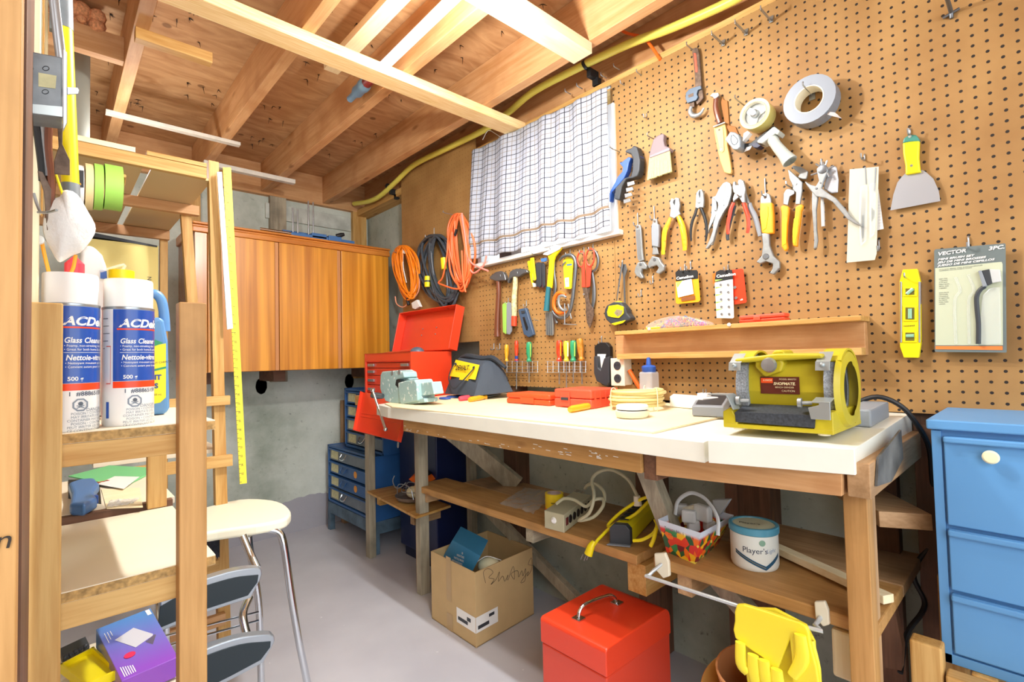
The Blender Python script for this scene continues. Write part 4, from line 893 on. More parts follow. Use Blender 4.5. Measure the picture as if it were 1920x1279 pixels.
# hinged front panel hanging down
P = [X(689, 738, 1.27), X(772, 740, 1.27), X(765, 836, 1.20), X(666, 811, 1.20)]
P = [Vector((1.285, 2.63, .945)), Vector((1.285, 2.12, .945)), X(752, 830, 1.19), X(668, 809, 1.19)]
n_ = (P[1]-P[0]).cross(P[3]-P[0]).normalized(); 
if n_.x > 0: n_ = -n_
g = G().prism(P, n_*.004)
for a_, b__ in ((P[0], P[3]), (P[3], P[2]), (P[2], P[1])): 
    e = (b__-a_).normalized(); c_ = n_.cross(e); g.prism([a_, b__, b__+n_*.022, a_+n_*.022], c_*.004)
for k in (.52, .60): 
    q0, q1 = P[0]+(P[3]-P[0])*k, P[1]+(P[2]-P[1])*k; s_ = (P[3]-P[0]).normalized()*.006; g.prism([q0+(q1-q0)*.06, q0+(q1-q0)*.94, q0+(q1-q0)*.94+s_, q0+(q1-q0)*.06+s_], n_*.0065)
g.build('front_panel', 'red', rc, bevel=.0015)
G().tube([P[2]+Vector((0, .03, 0)), P[2]+Vector((-.002, .03, -.022)), P[2]+Vector((-.002, .022, -.024)), P[2]+Vector((0, .022, 0))], .0018, n=6, sub=3).build('latch', 'chrome', rc, smooth=True)
tag(G().ball((1.37, 2.20, 1.160), .035, sc=(1, 1.2, .8)).build('tape_ball', plain('bluegrey', '56606e', .4), smooth=True), 'rounded blue-grey object poking above the rim of the red tool chest', 'object')
tag(G().prism([(1.36, 2.58, 1.150), (1.36, 2.22, 1.168), (1.40, 2.22, 1.176), (1.40, 2.58, 1.16)], (0, 0, .010)).build('red_tray', 'redbody', bevel=.002), 'thin red tray edge lying tilted inside the open red chest', 'tray')
# ---- bench vise
vi = thing('bench_vise', 'pale green-grey paint-splashed bench vise with chrome tommy bar on the bench corner', 'vise')
m, N, L, b = newmat('visepaint'); tc = N.new('ShaderNodeTexCoord'); n = N.new('ShaderNodeTexNoise'); n.inputs['Scale'].default_value = 60; n.inputs['Detail'].default_value = 3; L.new(tc.outputs['Object'], n.inputs['Vector'])
r = N.new('ShaderNodeValToRGB'); r.color_ramp.elements[0].position = .60; r.color_ramp.elements[1].position = .66; r.color_ramp.elements[0].color = (*srgb('9cbcbc'), 1); r.color_ramp.elements[1].color = (*srgb('dfe8e4'), 1); L.new(n.outputs['Fac'], r.inputs[0]); L.new(r.outputs[0], b.inputs['Base Color']); b.inputs['Roughness'].default_value = .4; MATS['visepaint'] = m
vx = 1.15
def VX(pxs, d=0): return [X(a_, c_, vx+d) for a_, c_ in pxs]
G().prism(VX([(713, 703), (716, 697), (748, 694), (756, 698), (758, 708), (744, 712), (741, 720), (750, 726), (752, 756), (736, 757), (722, 752), (716, 740), (712, 728)], -.005), (.07, 0, 0)).build('jaw_body', 'visepaint', vi, bevel=.005, seg=3)
G().prism(VX([(746, 718), (760, 714), (777, 712), (781, 720), (783, 752), (751, 759), (747, 740)], -.01), (.09, 0, 0)).build('fixed_jaw', 'visepaint', vi, bevel=.005, seg=3)
G().prism(VX([(748, 696), (757, 700), (768, 712), (758, 715), (749, 710)], .02), (.05, 0, 0)).build('fixed_jaw', 'visepaint', vi, bevel=.003)
G().prism(VX([(781, 719), (809, 716), (814, 739), (783, 744)], .012), (.05, 0, 0)).build('slide_bar', 'visepaint', vi, bevel=.003)
for a_ in ((735, 700), (748, 698)): 
    c = X(a_[0], a_[1], vx-.006); G().lathe([(0, 0), (.011, 0), (.011, .03), (0, .03)], c, (1, 0, 0), n=20).build('jaw_insert', 'steel', vi, smooth=True)
G().prism(VX([(743, 712), (750, 711), (752, 722), (747, 728), (741, 722)], -.0055), (.004, 0, 0)).build('throat', 'black', vi)
c = X(703, 740, 1.12); G().tube([X(718, 743, 1.13), X(707, 742, 1.115), X(698, 741, 1.105)], [.012, .016, .013], n=14).build('screw_boss', 'darksteel', vi, smooth=True)
g = G().tube([X(699, 733, 1.10), X(703, 745, 1.10), X(723, 805, 1.09)], .0055, n=10, smoothpath=False); g.ball(X(699, 732, 1.10), .010, n=8); g.ball(X(723, 805, 1.09), .009, n=8); g.build('tommy_bar', 'chrome', vi, smooth=True)
g = G().prism(VX([(736, 753), (795, 747), (796, 755), (752, 760)], .0), (.07, 0, 0)); g.build('base', 'visepaint', vi, bevel=.003)
# ---- tool bag
bgd = thing('tool_bag', 'dark grey canvas tool bag with yellow panel and strap handles standing on the bench', 'bag')
plain('canvas', '3c4550', .8, bump=.4, scale=160); plain('canvasd', '2a3038', .8)
def bq(px, py, x): return X(px, py, x)
F_ = [(834, 735), (838, 718), (858, 676), (870, 670), (900, 672), (912, 678), (892, 738), (888, 742), (840, 740)]
Fv = [bq(a_, c_, 1.44-(.03 if c_ > 700 else 0)) for a_, c_ in F_]
# body: front face polygon and right end face
A1, A2, A3, A4 = bq(834, 738, 1.40), bq(889, 743, 1.36), bq(906, 682, 1.45), bq(860, 671, 1.47)
B2, B3, B3b = bq(962, 734, 1.52), bq(950, 690, 1.52), bq(930, 674, 1.52)
back = Vector((.17, .05, 0)); 
g = G(); n = 10
def patch(g, a, b_, c_, d_, amp=.003, n=8, mi=0):
    v = []; f = []
    for j in range(n+1):
        for i in range(n+1):
            u, w_ = i/n, j/n; p = (a*(1-u)+b_*u)*(1-w_)+(d_*(1-u)+c_*u)*w_; nn_ = (b_-a).cross(d_-a).normalized()
            e = math.sin(u*math.pi)*math.sin(w_*math.pi)
            v.append(p+nn_*(e*.012+random.gauss(0, amp)*e))
    for j in range(n):
        for i in range(n): f.append((j*(n+1)+i, j*(n+1)+i+1, (j+1)*(n+1)+i+1, (j+1)*(n+1)+i))
    g.add(v, f, mi)
C2 = B2+Vector((.03, .08, 0)); K1 = A1+back+Vector((.06, .02, 0)); K4 = A4+Vector((.10, .02, 0)); K3 = B3b+Vector((.05, .06, 0))
for q in ((A1, A2, A3, A4), (A2, B2, B3b, A3), (B2, C2, K3, B3b), (C2, K1, K4, K3), (K1, A1, A4, K4), (A4, A3, B3b, K4)): patch(g, *q)
g.add([A1, A2, B2, C2, K1], [(0, 1, 2, 3, 4)]); g.build('bag_body', 'canvas', bgd, smooth=True)
nf = (A2-A1).cross(A4-A1).normalized(); nf = nf if nf.dot(CAM-A1) > 0 else -nf
def fq(u, w_, o_=.014): return (A1*(1-u)+A2*u)*(1-w_)+(A4*(1-u)+A3*u)*w_+nf*o_
yb_ = []
g = G(); gv = []; n = 10
for j in range(n+1):
    for i in range(n+1): gv.append(fq(.02+.96*i/n, .46+.46*j/n, .0135))
g.add(gv, [(j*(n+1)+i, j*(n+1)+i+1, (j+1)*(n+1)+i+1, (j+1)*(n+1)+i) for j in range(n) for i in range(n)])
gv = [fq(.42+.33*i/4, .40+.12*j/2, .0135) for j in range(3) for i in range(5)]; g.add(gv, [(j*5+i, j*5+i+1, (j+1)*5+i+1, (j+1)*5+i) for j in range(2) for i in range(4)])
g.build('panel', plain('bagyellow', 'f2cf1c', .6), bgd, smooth=True)
text('lettering', 'DEWALT', fq(.20, .64, .019), A2-A1, A4-A1, .024, 'black', bgd, bold=.03, sx=.9)
G().tube([fq(.16, .78, .018), fq(.11, .80, .022), fq(.08, .62, .026), (fq(.16, .35, .028)), fq(.45, .12, .028), fq(.66, .35, .028), fq(.80, .62, .024), fq(.86, .80, .020), fq(.80, .80, .018)], .0052, n=8, flat=(nf, .25), sub=5).build('strap', 'canvasd', bgd, smooth=True)
tp = [A4+Vector((.02, 0, .002)), bq(878, 668, 1.48), bq(905, 673, 1.49), bq(925, 672, 1.50), bq(948, 690, 1.52)]
G().tube(tp, [.010, .014, .015, .013, .008], n=8).build('zip_top', 'canvasd', bgd, smooth=True)
G().tube([bq(875, 672, 1.50), bq(885, 665, 1.52), bq(897, 670, 1.54)], .005, n=8, flat=(Vector((1, 0, 0)), .5)).build('carry_loop', 'canvasd', bgd, smooth=True)
tag(box('white_box', (1.66, X(905, 670, 1.66).y, 1.075), (1.72, X(876, 670, 1.66).y, 1.12), 'white'), 'white box edge on the wall just behind the dark tool bag', 'box')
# ---- hand tools lying on the bench
def screwdriver(name, label, a, b_, r, mat, shaft=.07, group=None, blade=True, matc=None):
    t = thing(name, label, 'screwdriver', group); a, b_ = Vector(a), Vector(b_); d = (b_-a); L_ = d.length; d.normalize()
    g = G(); prof = [(0, 0), (r*.75, .001), (r, .1*L_), (r, .55*L_), (r*.9, .72*L_), (r*.62, .84*L_), (r*.95, .95*L_), (r*.6, L_), (0, L_)]
    g.lathe(prof, a, d, n=24)
    for v in g.v[24:24*4]:
        pass
    for i, v in enumerate(g.v):
        k = i % 24
        ring_ = i//24
        if 2 <= ring_ <= 3 and k % 4 == 0:
            ax_ = a+d*((v-a).dot(d)); g.v[i] = ax_+(v-ax_)*.82
    g.build('handle', mat, t, smooth=True)
    if shaft: G().tube([b_, b_+d*shaft], .003, n=8, smoothpath=False).build('shaft', 'steel', t, smooth=True)
    return t
plain('amberred', 'd8401c', .25, coat=.5); plain('amber', 'e8a824', .22, coat=.5); plain('pinkred', 'e8485a', .3)
def onb(px, py, h=.0): return BT(px, py)+Vector((0, 0, h+.007))
screwdriver('screwdriver', 'red-handled screwdriver lying behind the yellow one on the bench, by the blue scissors', onb(861, 755, .009), onb(903, 750, .009), .0125, 'pinkred', .10)
screwdriver('screwdriver', 'stubby clear-yellow screwdriver lying in front of the red one on the bench', onb(880, 757, .009), onb(912, 751, .009), .0125, 'amber', .09)
screwdriver('screwdriver', 'amber screwdriver with red stripes lying by the white smoke alarm on the bench', onb(1068, 778, .010), onb(1118, 768, .010), .0125, 'amber', .13)
sc = thing('scissors', 'blue-handled scissors lying on the bench beside the vise', 'scissors')
for cx_, cy_ in ((834, 751), (848, 748)):
    c = onb(cx_, cy_, .003); G().tube([c+Vector((math.cos(q)*.018, math.sin(q)*.032, 0)) for q in [k*math.pi/4 for k in range(8)]], .0042, n=8, closed=True, sub=4).build('finger_ring', 'blue', sc, smooth=True)
a, b_ = onb(862, 748, .003), onb(940, 742, .003); 
for s_ in (-1, 1): G().prism([a+Vector((0, .006*s_, 0)), a+Vector((.01, .0, 0)), b_], (0, 0, .002)).build('blade', 'steel', sc)
G().tube([onb(850, 747, .003), onb(872, 746, .003)], [.005, .006], n=8).build('shank', 'blue', sc, smooth=True)
# ---- red plastic cases
plain('caseorange', 'ee5326', .42)
k1 = thing('tool_case', 'flat orange-red plastic case lying closed on the bench, left of the thicker one', 'case')
def caseq(t, fl, fr_, br, h, mat):
    fl, fr_, br = [Vector(p_) for p_ in (fl, fr_, br)]; bl = fl+(br-fr_)
    g = G().prism([fl, fr_, br, bl], (0, 0, h*.5)); g.build('case_base', mat, t, bevel=.006, seg=3)
    G().prism([p_+Vector((0, 0, h*.52)) for p_ in (fl, fr_, br, bl)], (0, 0, h*.5)).build('case_lid', mat, t, bevel=.007, seg=4)
    return fl, fr_, br, bl
fl, fr_, br = BT(946, 757)+Vector((0, 0, .008)), BT(1033, 761)+Vector((0, 0, .008)), BT(1040, 745)+Vector((0, 0, .008))
fl, fr_ = BT(946, 756, .007), BT(1034, 761, .007); fr_.x = fl.x = (fl.x+fr_.x)/2; fl.z = fr_.z = bz(fl.x)+.0075; br = fr_+Vector((.13, 0, 0))
caseq(k1, fl, fr_, br, .040, 'caseorange')
G().box((fl.x-.004, fl.y-.16, fl.z+.004), (fl.x, fl.y-.085, fl.z+.027)).build('latch', 'caseorange', k1, bevel=.002)
k2 = thing('tool_case', 'thick ribbed coral-red plastic case with grey latch on the bench', 'case')
fl, fr_ = BT(1036, 763, .007), BT(1112, 767, .007); fl.x = fr_.x = (fl.x+fr_.x)/2; fl.z = fr_.z = bz(fl.x)+.0075; br = fr_+Vector((.16, 0, 0))
fl2, fr2, br2, bl2 = caseq(k2, fl, fr_, br, .064, 'redp')
g = G()
for k in range(5): y_ = fl.x+.02+.03*k; g.box((y_, fr_.y-.002, fl.z+.008), (y_+.008, fr_.y+.003, fl.z+.056))
g.build('rib', 'redp', k2, bevel=.001)
ym_ = (fl.y+fr_.y)/2+.03; G().box((fl.x-.004, ym_-.022, fl.z+.006), (fl.x, ym_+.022, fl.z+.054)).build('latch_plate', 'redp', k2, bevel=.002); G().box((fl.x-.008, ym_-.016, fl.z+.026), (fl.x-.003, ym_+.016, fl.z+.036)).build('latch', 'darkgrey', k2, bevel=.001)
# ---- cream cable coil and smoke alarm
co = thing('cable_coil', 'coil of cream electrical cable lying on the bench behind the smoke alarm', 'cable')
c = Vector((1.45, .955, bz(1.45)+.010)); pts = []
for k in range(16*6):
    a_ = k*math.pi/8; lv = k/96*6; R_ = .086+.006*math.sin(k*.37); pts.append(c+Vector((math.cos(a_)*R_*.95+.004*math.sin(k*.11), math.sin(a_)*R_+.004*math.cos(k*.2), .006+lv*.0095-.003*(lv > 5))))
G().tube(pts, .0050, n=8, sub=3).build('coil', plain('cablecream', 'e2cf8e', .45), co, smooth=True)
for q in (.3, 2.6, 4.4): G().tube([c+Vector((math.cos(q)*(.086+dx), math.sin(q)*(.086+dx), dz)) for dx, dz in ((-.009, .0), (-.009, .06), (.009, .062), (.009, .0))], .0016, n=6, closed=True).build('tie', 'cream', co)
sa = thing('smoke_alarm', 'round white plastic smoke alarm lying on its base on the bench', 'smoke alarm')
c = BT(1186, 786); c.z = bz(c.x)+.0065
G().lathe([(0, 0), (.044, 0), (.047, .004), (.0495, .008), (.0495, .020), (.047, .021)], c, n=48).build('base', 'offwhite', sa, smooth=True)
G().lathe([(.044, .021), (.044, .0245)], c, n=48).build('vent_slot', 'darkgrey', sa); G().lathe([(.0475, .0245), (.0475, .0335), (.044, .037), (0, .0375)], c, n=48).build('cover', 'white', sa, smooth=True)
# ---- bottle of white pellets
m, N, L, b = newmat('bottleclear'); b.inputs['Base Color'].default_value = (.9, .93, .95, 1); b.inputs['Roughness'].default_value = .08; b.inputs['Alpha'].default_value = .32; MATS['bottleclear'] = m
pb = thing('squeeze_bottle', 'clear bottle half full of white pellets with a blue spout cap', 'bottle')
c = Vector((1.56, X(1218, 740, 1.56).y, bz(1.56)+.007)); R_ = .026; zt_ = X(1218, 697, 1.56).z-c.z
G().box((c.x-R_, c.y-R_, c.z), (c.x+R_, c.y+R_, c.z+zt_)).build('bottle_wall', 'bottleclear', pb, bevel=.007, seg=4)
tz_ = X(1218, 667, 1.56).z; 
G().lathe([(.021, zt_-.004), (.024, zt_), (.025, zt_+.017), (.020, zt_+.022), (.009, zt_+.024), (.007, zt_+.045), (.005, zt_+.050), (0, zt_+.051)], c, n=24).build('spout_cap', 'blue', pb, smooth=True)
g = G()
for k in range(420): 
    p_ = c+Vector((random.uniform(-.022, .022), random.uniform(-.022, .022), .004+random.random()*zt_*.45)); g.ball(p_, .0028, n=3)
o = g.build('white_pellets', 'white', smooth=True, merge=False); tag(o, 'white plastic pellets filling the lower half of the clear bottle', 'pellets', kind='stuff')
# ---- white charger, grey tray
ch = thing('charger_box', 'white plastic charger brick with a two-pin plug on top, at the back of the bench', 'charger')
c0, c1 = X(1256, 750, 1.52), X(1347, 756, 1.50); zb_ = bz(1.5)+.008
G().prism([Vector((1.52, c0.y, zb_)), Vector((1.50, X(1318, 750, 1.5).y, zb_)), Vector((1.57, X(1348, 750, 1.57).y, zb_)), Vector((1.62, X(1262, 745, 1.62).y, zb_))], (0, 0, .036)).build('charger_body', 'white', ch, bevel=.003)
pc = X(1319, 730, 1.56); G().box((1.55, pc.y-.014, zb_+.036), (1.585, pc.y+.018, zb_+.047)).build('charger_cap', 'white', ch, bevel=.002)
for s_ in (-.005, .005): G().box((1.565, pc.y+s_-.001, zb_+.047), (1.570, pc.y+s_+.001, zb_+.060)).build('pin', 'steel', ch)
gt = thing('grey_tray', 'grey plastic tray lying on the bench left of the bench grinder', 'tray')
P = [BT(1298, 785), BT(1358, 788), BT(1372, 760), BT(1312, 758)]; 
for p_ in P: p_.z = bz(p_.x)+.0075
G().prism(P, (0, 0, .030)).build('tray_body', 'grey', gt, bevel=.004, seg=3); q = sum(P, Vector())/4
G().prism([q+(p_-q)*.82+Vector((0, 0, .0302)) for p_ in P], (0, 0, .0006)).build('recess', 'darkgrey', gt)
gt = thing('grey_tray', 'larger grey plastic block lying behind the right end of the bench grinder', 'tray')
P = [Vector((1.40, .40, 0)), Vector((1.42, .285, 0)), Vector((1.60, .285, 0)), Vector((1.60, .40, 0))]
for p_ in P: p_.z = bz(p_.x)+.011
P = [Vector((1.375, .345, bz(1.38)+.011)), Vector((1.375, .290, bz(1.38)+.011)), Vector((1.56, .290, bz(1.5)+.011)), Vector((1.56, .345, bz(1.5)+.011))]
G().prism(P, (0, 0, .040)).build('tray_body', 'grey', gt, bevel=.004)
# ---- bench grinder
gd = thing('bench_grinder', 'mustard yellow bench grinder with brown maker plate, two grinding wheels and tool rests', 'grinder')
G().tube(CORDPTS, .006, n=8, sub=5).build('power_cord', 'black', gd, smooth=True)
plain('gyellow', 'b8a820', .38, var=.08, scale=20); plain('stone', '8b9197', .9, var=.5, scale=300); plain('plate', '5a2418', .4); plain('steelg', 'a8b0b0', .35, .6)
zb_ = .9465; gx = 1.105
GXP = lambda px, py, d=0.0: X(px, py, gx+d)
# base
P = [(1354, 796), (1357, 821), (1567, 829), (1602, 812)]
b0 = GXP(1357, 818); b1 = Vector((1.165, X(1567, 829, 1.165).y, zb_)); 
b0 = Vector((1.135, X(1357, 820, 1.135).y, zb_)); b1 = Vector((1.155, X(1564, 829, 1.155).y, zb_)); U_ = (b1-b0); U_.z = 0; Lg = U_.length; U_.normalize(); Nb = Vector((1, 0, 0)); U_ = (b1-b0).normalized()
def gp(u, n_, z): return b0+U_*(u*Lg)+Nb*n_+Vector((0, 0, z))
def gpoly(uv, n_): return [gp(u, n_, z) for u, z in uv]
g = G().prism([gp(0, 0, .004), gp(1, 0, .004), gp(1, .212, .004), gp(0, .212, .004)], (0, 0, .010))
g.prism(gpoly([(0, .012), (.145, .012), (.145, .024), (.08, .050), (0, .040)], 0), Nb*.207); g.prism(gpoly([(.84, .012), (1, .012), (1, .050), (.95, .050), (.84, .034)], 0), Nb*.207); g.prism(gpoly([(.1, .012), (.9, .012), (.9, .016), (.1, .016)], .01), Nb*.15)
g.build('base', 'gyellow', gd, bevel=.003)
G().prism(gpoly([(.13, .018), (.85, .016), (.86, .042), (.125, .040)], -.001), Nb*.004).build('water_tray', plain('trayg', '3e444c', .5, .3, var=.4, scale=200), gd); 
G().prism([gp(.13, .0, .040), gp(.85, .0, .042), gp(.85, .055, .055), gp(.13, .055, .055)], (0, 0, -.003)).build('water_tray', 'trayg', gd)
# motor housing: bulging body between the wheels
g = G(); prof = [(.060, .050), (.050, .085), (.052, .120), (.058, .150), (.075, .160), (.15, .160), (.17, .12), (.17, .03), (.06, .03)]
g.prism([gp(.06, n_, z) for n_, z in prof], U_*(Lg*.86)); g.build('motor_housing', 'gyellow', gd, bevel=.008, seg=4)
g = G(); g.prism(gpoly([(.08, .150), (.90, .158), (.90, .168), (.50, .170), (.08, .160)], .03), Nb*.12)
g.prism(gpoly([(.28, .165), (.50, .168), (.55, .150), (.52, .130), (.36, .118), (.27, .140)], .036), Nb*.03); g.prism(gpoly([(.40, .166), (.55, .168), (.52, .178), (.44, .178)], .05), Nb*.06); g.build('top_cover', 'gyellow', gd, bevel=.005, seg=3)
c = gp(.42, .030, .145); G().lathe([(0, .010), (.014, .008), (.017, 0)], c, -Nb, n=20).build('lamp_bulb', 'steel', gd, smooth=True)
npl = .0475
def plq(u0, u1, z0, z1, n_, name, mt, **k): return G().prism([gp(u0, n_, z0), gp(u1, n_, z0), gp(u1, n_, z1), gp(u0, n_, z1)], -Nb*.0008).build(name, mt, gd, **k)
plq(.30, .665, .080, .118, .0496, 'maker_plate', 'plate'); plq(.308, .42, .104, .115, .0486, 'plate_print', plain('plateorange', 'e8501c', .4))
text('lettering', 'SHOPMATE.', gp(.425, .0484, .100), U_, (0, 0, 1), .0060, plain('platecream', 'f0e0b0', .4), gd, bold=.03, shear=.2, depth=.0)
text('lettering', '6 INCH', gp(.33, .0476, .1085), U_, (0, 0, 1), .004, 'platecream', gd, bold=.02, depth=.0)
text('lettering', 'BENCH GRINDER', gp(.44, .0484, .093), U_, (0, 0, 1), .0035, 'platecream', gd, depth=.0)
text('lettering', 'MODEL 8802721', gp(.48, .0484, .111), U_, (0, 0, 1), .0035, 'platecream', gd, depth=.0)
text('lettering', 'CAUTION', gp(.50, .0484, .085), U_, (0, 0, 1), .0042, 'platecream', gd, depth=.0)
for u_ in (.055, .865):
    c = gp(u_, .106, .094)
    G().lathe([(0, 0), (.078, 0), (.078, .022), (0, .022)], c, U_, n=48).build('grinding_wheel', 'stone', gd, smooth=True)
    G().lathe([(0, -.001), (.030, -.001), (.030, 0)], c+U_*.023, U_, n=30).build('wheel_flange', 'darksteel', gd, smooth=True)
    g = G(); n = 20; v = []; f = []
    for i in range(n+1):
        a_ = math.radians(-70+205*i/n); dir_ = Nb*math.cos(a_)+Vector((0, 0, 1))*math.sin(a_)
        for o_, r_ in ((-.003, .080), (.036, .080), (.036, .0845), (-.003, .0845)): v.append(c+U_*o_+dir_*r_)
    for i in range(n):
        for k in range(4): f.append((i*4+k, i*4+(k+1) % 4, (i+1)*4+(k+1) % 4, (i+1)*4+k))
    f += [(0, 1, 2, 3), (n*4+3, n*4+2, n*4+1, n*4)]
    g.add(v, f); g.build('wheel_guard', 'gyellow', gd, smooth=True)
    g = G().prism([gp(u_-.02, .025, .150), gp(u_+.10, .025, .150), gp(u_+.10, .055, .172), gp(u_-.02, .055, .172)], -Nb*.003-Vector((0, 0, .003))); g.prism([gp(u_-.02, .0225, .133), gp(u_+.10, .0225, .133), gp(u_+.10, .026, .152), gp(u_-.02, .026, .152)], -Nb*.003)
    g.ball(gp(u_+.04, .020, .145), .005, n=6); g.build('spark_guard', 'steelg', gd, bevel=.0008)
    g = G(); 
    if u_ < .5: g.prism([gp(-.12, -.015, .078), gp(.07, -.015, .078), gp(.09, .018, .078), gp(-.08, .018, .078)], (0, 0, .003)); g.prism([gp(.06, -.015, .080), gp(.09, .018, .080), gp(.13, .018, .046), gp(.12, -.01, .046)], U_*.003)
    else: g.prism([gp(u_-.02, -.012, .068), gp(u_+.13, -.012, .068), gp(u_+.13, .018, .075), gp(u_-.02, .018, .075)], (0, 0, .003)); g.prism([gp(u_-.03, -.012, .035), gp(u_+.13, -.012, .035), gp(u_+.13, -.012, .070), gp(u_+.04, -.012, .070), gp(u_+.04, -.012, .064), gp(u_-.05, -.012, .058)], Nb*.003)
    g.build('tool_rest', 'steelg', gd, bevel=.0008)
    ku = .17 if u_ < .5 else .74
    g = G().lathe([(0, 0), (.010, 0), (.010, .007), (0, .008)], gp(ku, .005, .066), -U_, n=18); g.tube([gp(ku, .005, .066), gp(ku+.08, .01, .066)], .004, n=8, smoothpath=False); g.build('clamp_knob', 'castal', gd)
# right side cover with oval opening
c = gp(.99, .104, .092)
g = G(); n = 40; out = []; inn = []
for i in range(n):
    a_ = 2*math.pi*i/n; d_ = Nb*math.cos(a_)+Vector((0, 0, 1))*math.sin(a_); out.append(c+d_*.0850); inn.append(c+d_*(.058 if math.cos(a_) < .3 else .052))
v = out+[p_+U_*.010-((p_-c)*.08) for p_ in out]+[p_+U_*.012 for p_ in inn]; f = []
for i in range(n): j = (i+1) % n; f += [(i, j, n+j, n+i), (n+i, n+j, 2*n+j, 2*n+i)]
g.add(v, f); o = g.build('side_cover', 'gyellow', gd, smooth=True)
G().lathe([(0, 0), (.044, 0), (.046, .004), (.042, .006), (0, .007)], c+Nb*.006-U_*.010, U_, n=36).build('side_disc', plain('sidedark', '23282c', .5), gd, smooth=True)
for u_, n_ in ((.12, .02), (.9, .02), (.12, .15), (.9, .15)): G().lathe([(.011, -.0005), (.012, 0.0045), (.010, .006)], gp(u_, n_, 0), (0, 0, 1), n=16).build('foot', 'offwhite', gd, smooth=True)
# ---- outlet box on the pegboard, phone cradle
ob = thing('outlet_box', 'white double electrical outlet box mounted low on the pegboard with an orange cable', 'outlet')
P = [X(1145, 672, 1.585), X(1172, 671, 1.585), X(1172, 724, 1.585), X(1145, 722, 1.585)]
y0_, y1_, z0_, z1_ = P[2].y, P[0].y, P[2].z, P[0].z
G().box((1.587, y0_+.002, z0_+.002), (PX, y1_-.002, z1_-.002)).build('back_box', 'offwhite', ob, bevel=.003)
G().box((1.583, y0_, z0_), (1.588, y1_, z1_)).build('cover_plate', 'offwhite', ob, bevel=.002)
for q in (.27, .73):
    c = Vector((1.583, (y0_+y1_)/2, z0_+(z1_-z0_)*q)); G().lathe([(0, .0025), (.0155, .0025), (.0165, 0)], c, (-1, 0, 0), n=24).build('socket', 'darkgrey', ob, smooth=True)
    for s_ in (-.005, .005): G().box((1.5795, c.y+s_-.0008, c.z-.001), (1.5805, c.y+s_+.0008, c.z+.007)).build('slot', 'black', ob)
G().tube([X(1180, 694, 1.60), X(1190, 712, 1.60), X(1206, 738, 1.61)], .0075, n=10).build('cable', 'orangecord', ob, smooth=True)
pc_ = thing('phone_cradle', 'black plastic wall phone holder hooked on the pegboard beside the outlet', 'phone holder')
plate(G(), [(1114, 650), (1122, 642), (1136, 642), (1143, 650), (1145, 728), (1128, 722), (1116, 700)], .022, .022, 0).build('back_plate', 'black', pc_, bevel=.003)
plate(G(), [(1113, 668), (1119, 668), (1121, 690), (1126, 694), (1132, 672), (1142, 668), (1142, 718), (1136, 724), (1118, 715), (1113, 700)], .045, .024, 0).build('cup', 'darkgrey', pc_, bevel=.004, seg=3)
plate(G(), [(1120, 664), (1136, 664), (1130, 690), (1121, 690)], .024, .002).build('sticker', 'white', pc_)
# wooden ledge shelf on the pegboard
ls = thing('wall_shelf', 'pine ledge shelf made of two boards, fixed across the pegboard above the grinder', 'shelf')
xs = 1.545; a_, b__ = X(1152, 619, xs), X(1614, 591, xs); c_, d_ = X(1614, 601, xs), X(1614, 666, xs)
box('shelf_board', (xs, b__.y, c_.z), (PX, a_.y, b__.z), 'pine_y', ls)
q = X(1163, 660, 1.605)
box('back_board', (1.606, b__.y+.006, X(1500, 668, 1.61).z), (PX, X(1155, 660, 1.606).y, c_.z), 'joist_y', ls)
box('bottom_board', (1.565, b__.y+.006, X(1500, 668, 1.57).z-.0), (1.606, X(1158, 660, 1.57).y, X(1500, 655, 1.57).z), 'pine_y', ls)
for px, py in ((1217, 617), (1367, 609)): 
    c = X(px, py, xs); g = G().ball(c, .006, n=6); g.build('pin', 'white', ls, smooth=True)
zs = b__.z
rcse = thing('small_red_case', 'small red plastic case lying on the wooden wall shelf', 'case')
yy0, yy1 = X(1472, 590, 1.57).y, X(1387, 600, 1.57).y
G().box((1.565, yy0, zs), (1.61, yy1, zs+.011)).build('case_base', 'red', rcse, bevel=.003, seg=3); G().box((1.565, yy0, zs+.012), (1.61, yy1, zs+.024)).build('case_lid', 'redp', rcse, bevel=.004, seg=3); G().box((1.562, (yy0+yy1)/2+.002, zs+.006), (1.565, (yy0+yy1)/2+.022, zs+.018)).build('latch', 'redp', rcse, bevel=.001)
rbb = thing('rubber_band_bag', 'clear bag of multicoloured rubber bands lying on the left of the wall shelf', 'bag')
ya, yb2 = X(1325, 603, 1.57).y, X(1228, 610, 1.57).y
ptc = ['e85ab0', 'f0b030', '6a58c8', 'f080c0', '3aa0d0', 'f06a30', 'e8e050']
g = G()
for k in range(150):
    t_ = random.random(); y_ = ya+.012+(yb2-ya-.02)*t_; h_ = .006+.030*math.sin(math.pi*min(1, max(0, t_)))*random.random(); c = Vector((1.58+random.uniform(-.016, .016), y_, zs+h_)); r_ = random.uniform(.005, .010); u_ = Vector((random.gauss(0, 1), random.gauss(0, 1), random.gauss(0, 1))).normalized(); w_ = u_.orthogonal().normalized()
    u2 = u_.cross(w_); g.tube([c+(w_*math.cos(q)+u2*math.sin(q)*random.uniform(.6, 1))*r_ for q in [j*math.pi/3 for j in range(6)]], .0009, n=4, closed=True, sub=2, mi=k % 7)
o = g.build('rubber_bands', [plain('rb%d' % i, c_2, .45) for i, c_2 in enumerate(ptc)], rbb, smooth=True, merge=False); o['kind'] = 'stuff'
g = G(); g.prism(smooth_poly([(1.553, yb2+.028, zs+.004), (1.553, yb2-.01, zs+.030), (1.553, (ya+yb2)/2, zs+.040), (1.553, ya+.01, zs+.018), (1.553, ya-.005, zs+.002), (1.553, (ya+yb2)/2, zs+.001)], 3), (.052, 0, 0)); g.build('bag_film', 'bubble', rbb, bevel=.004)
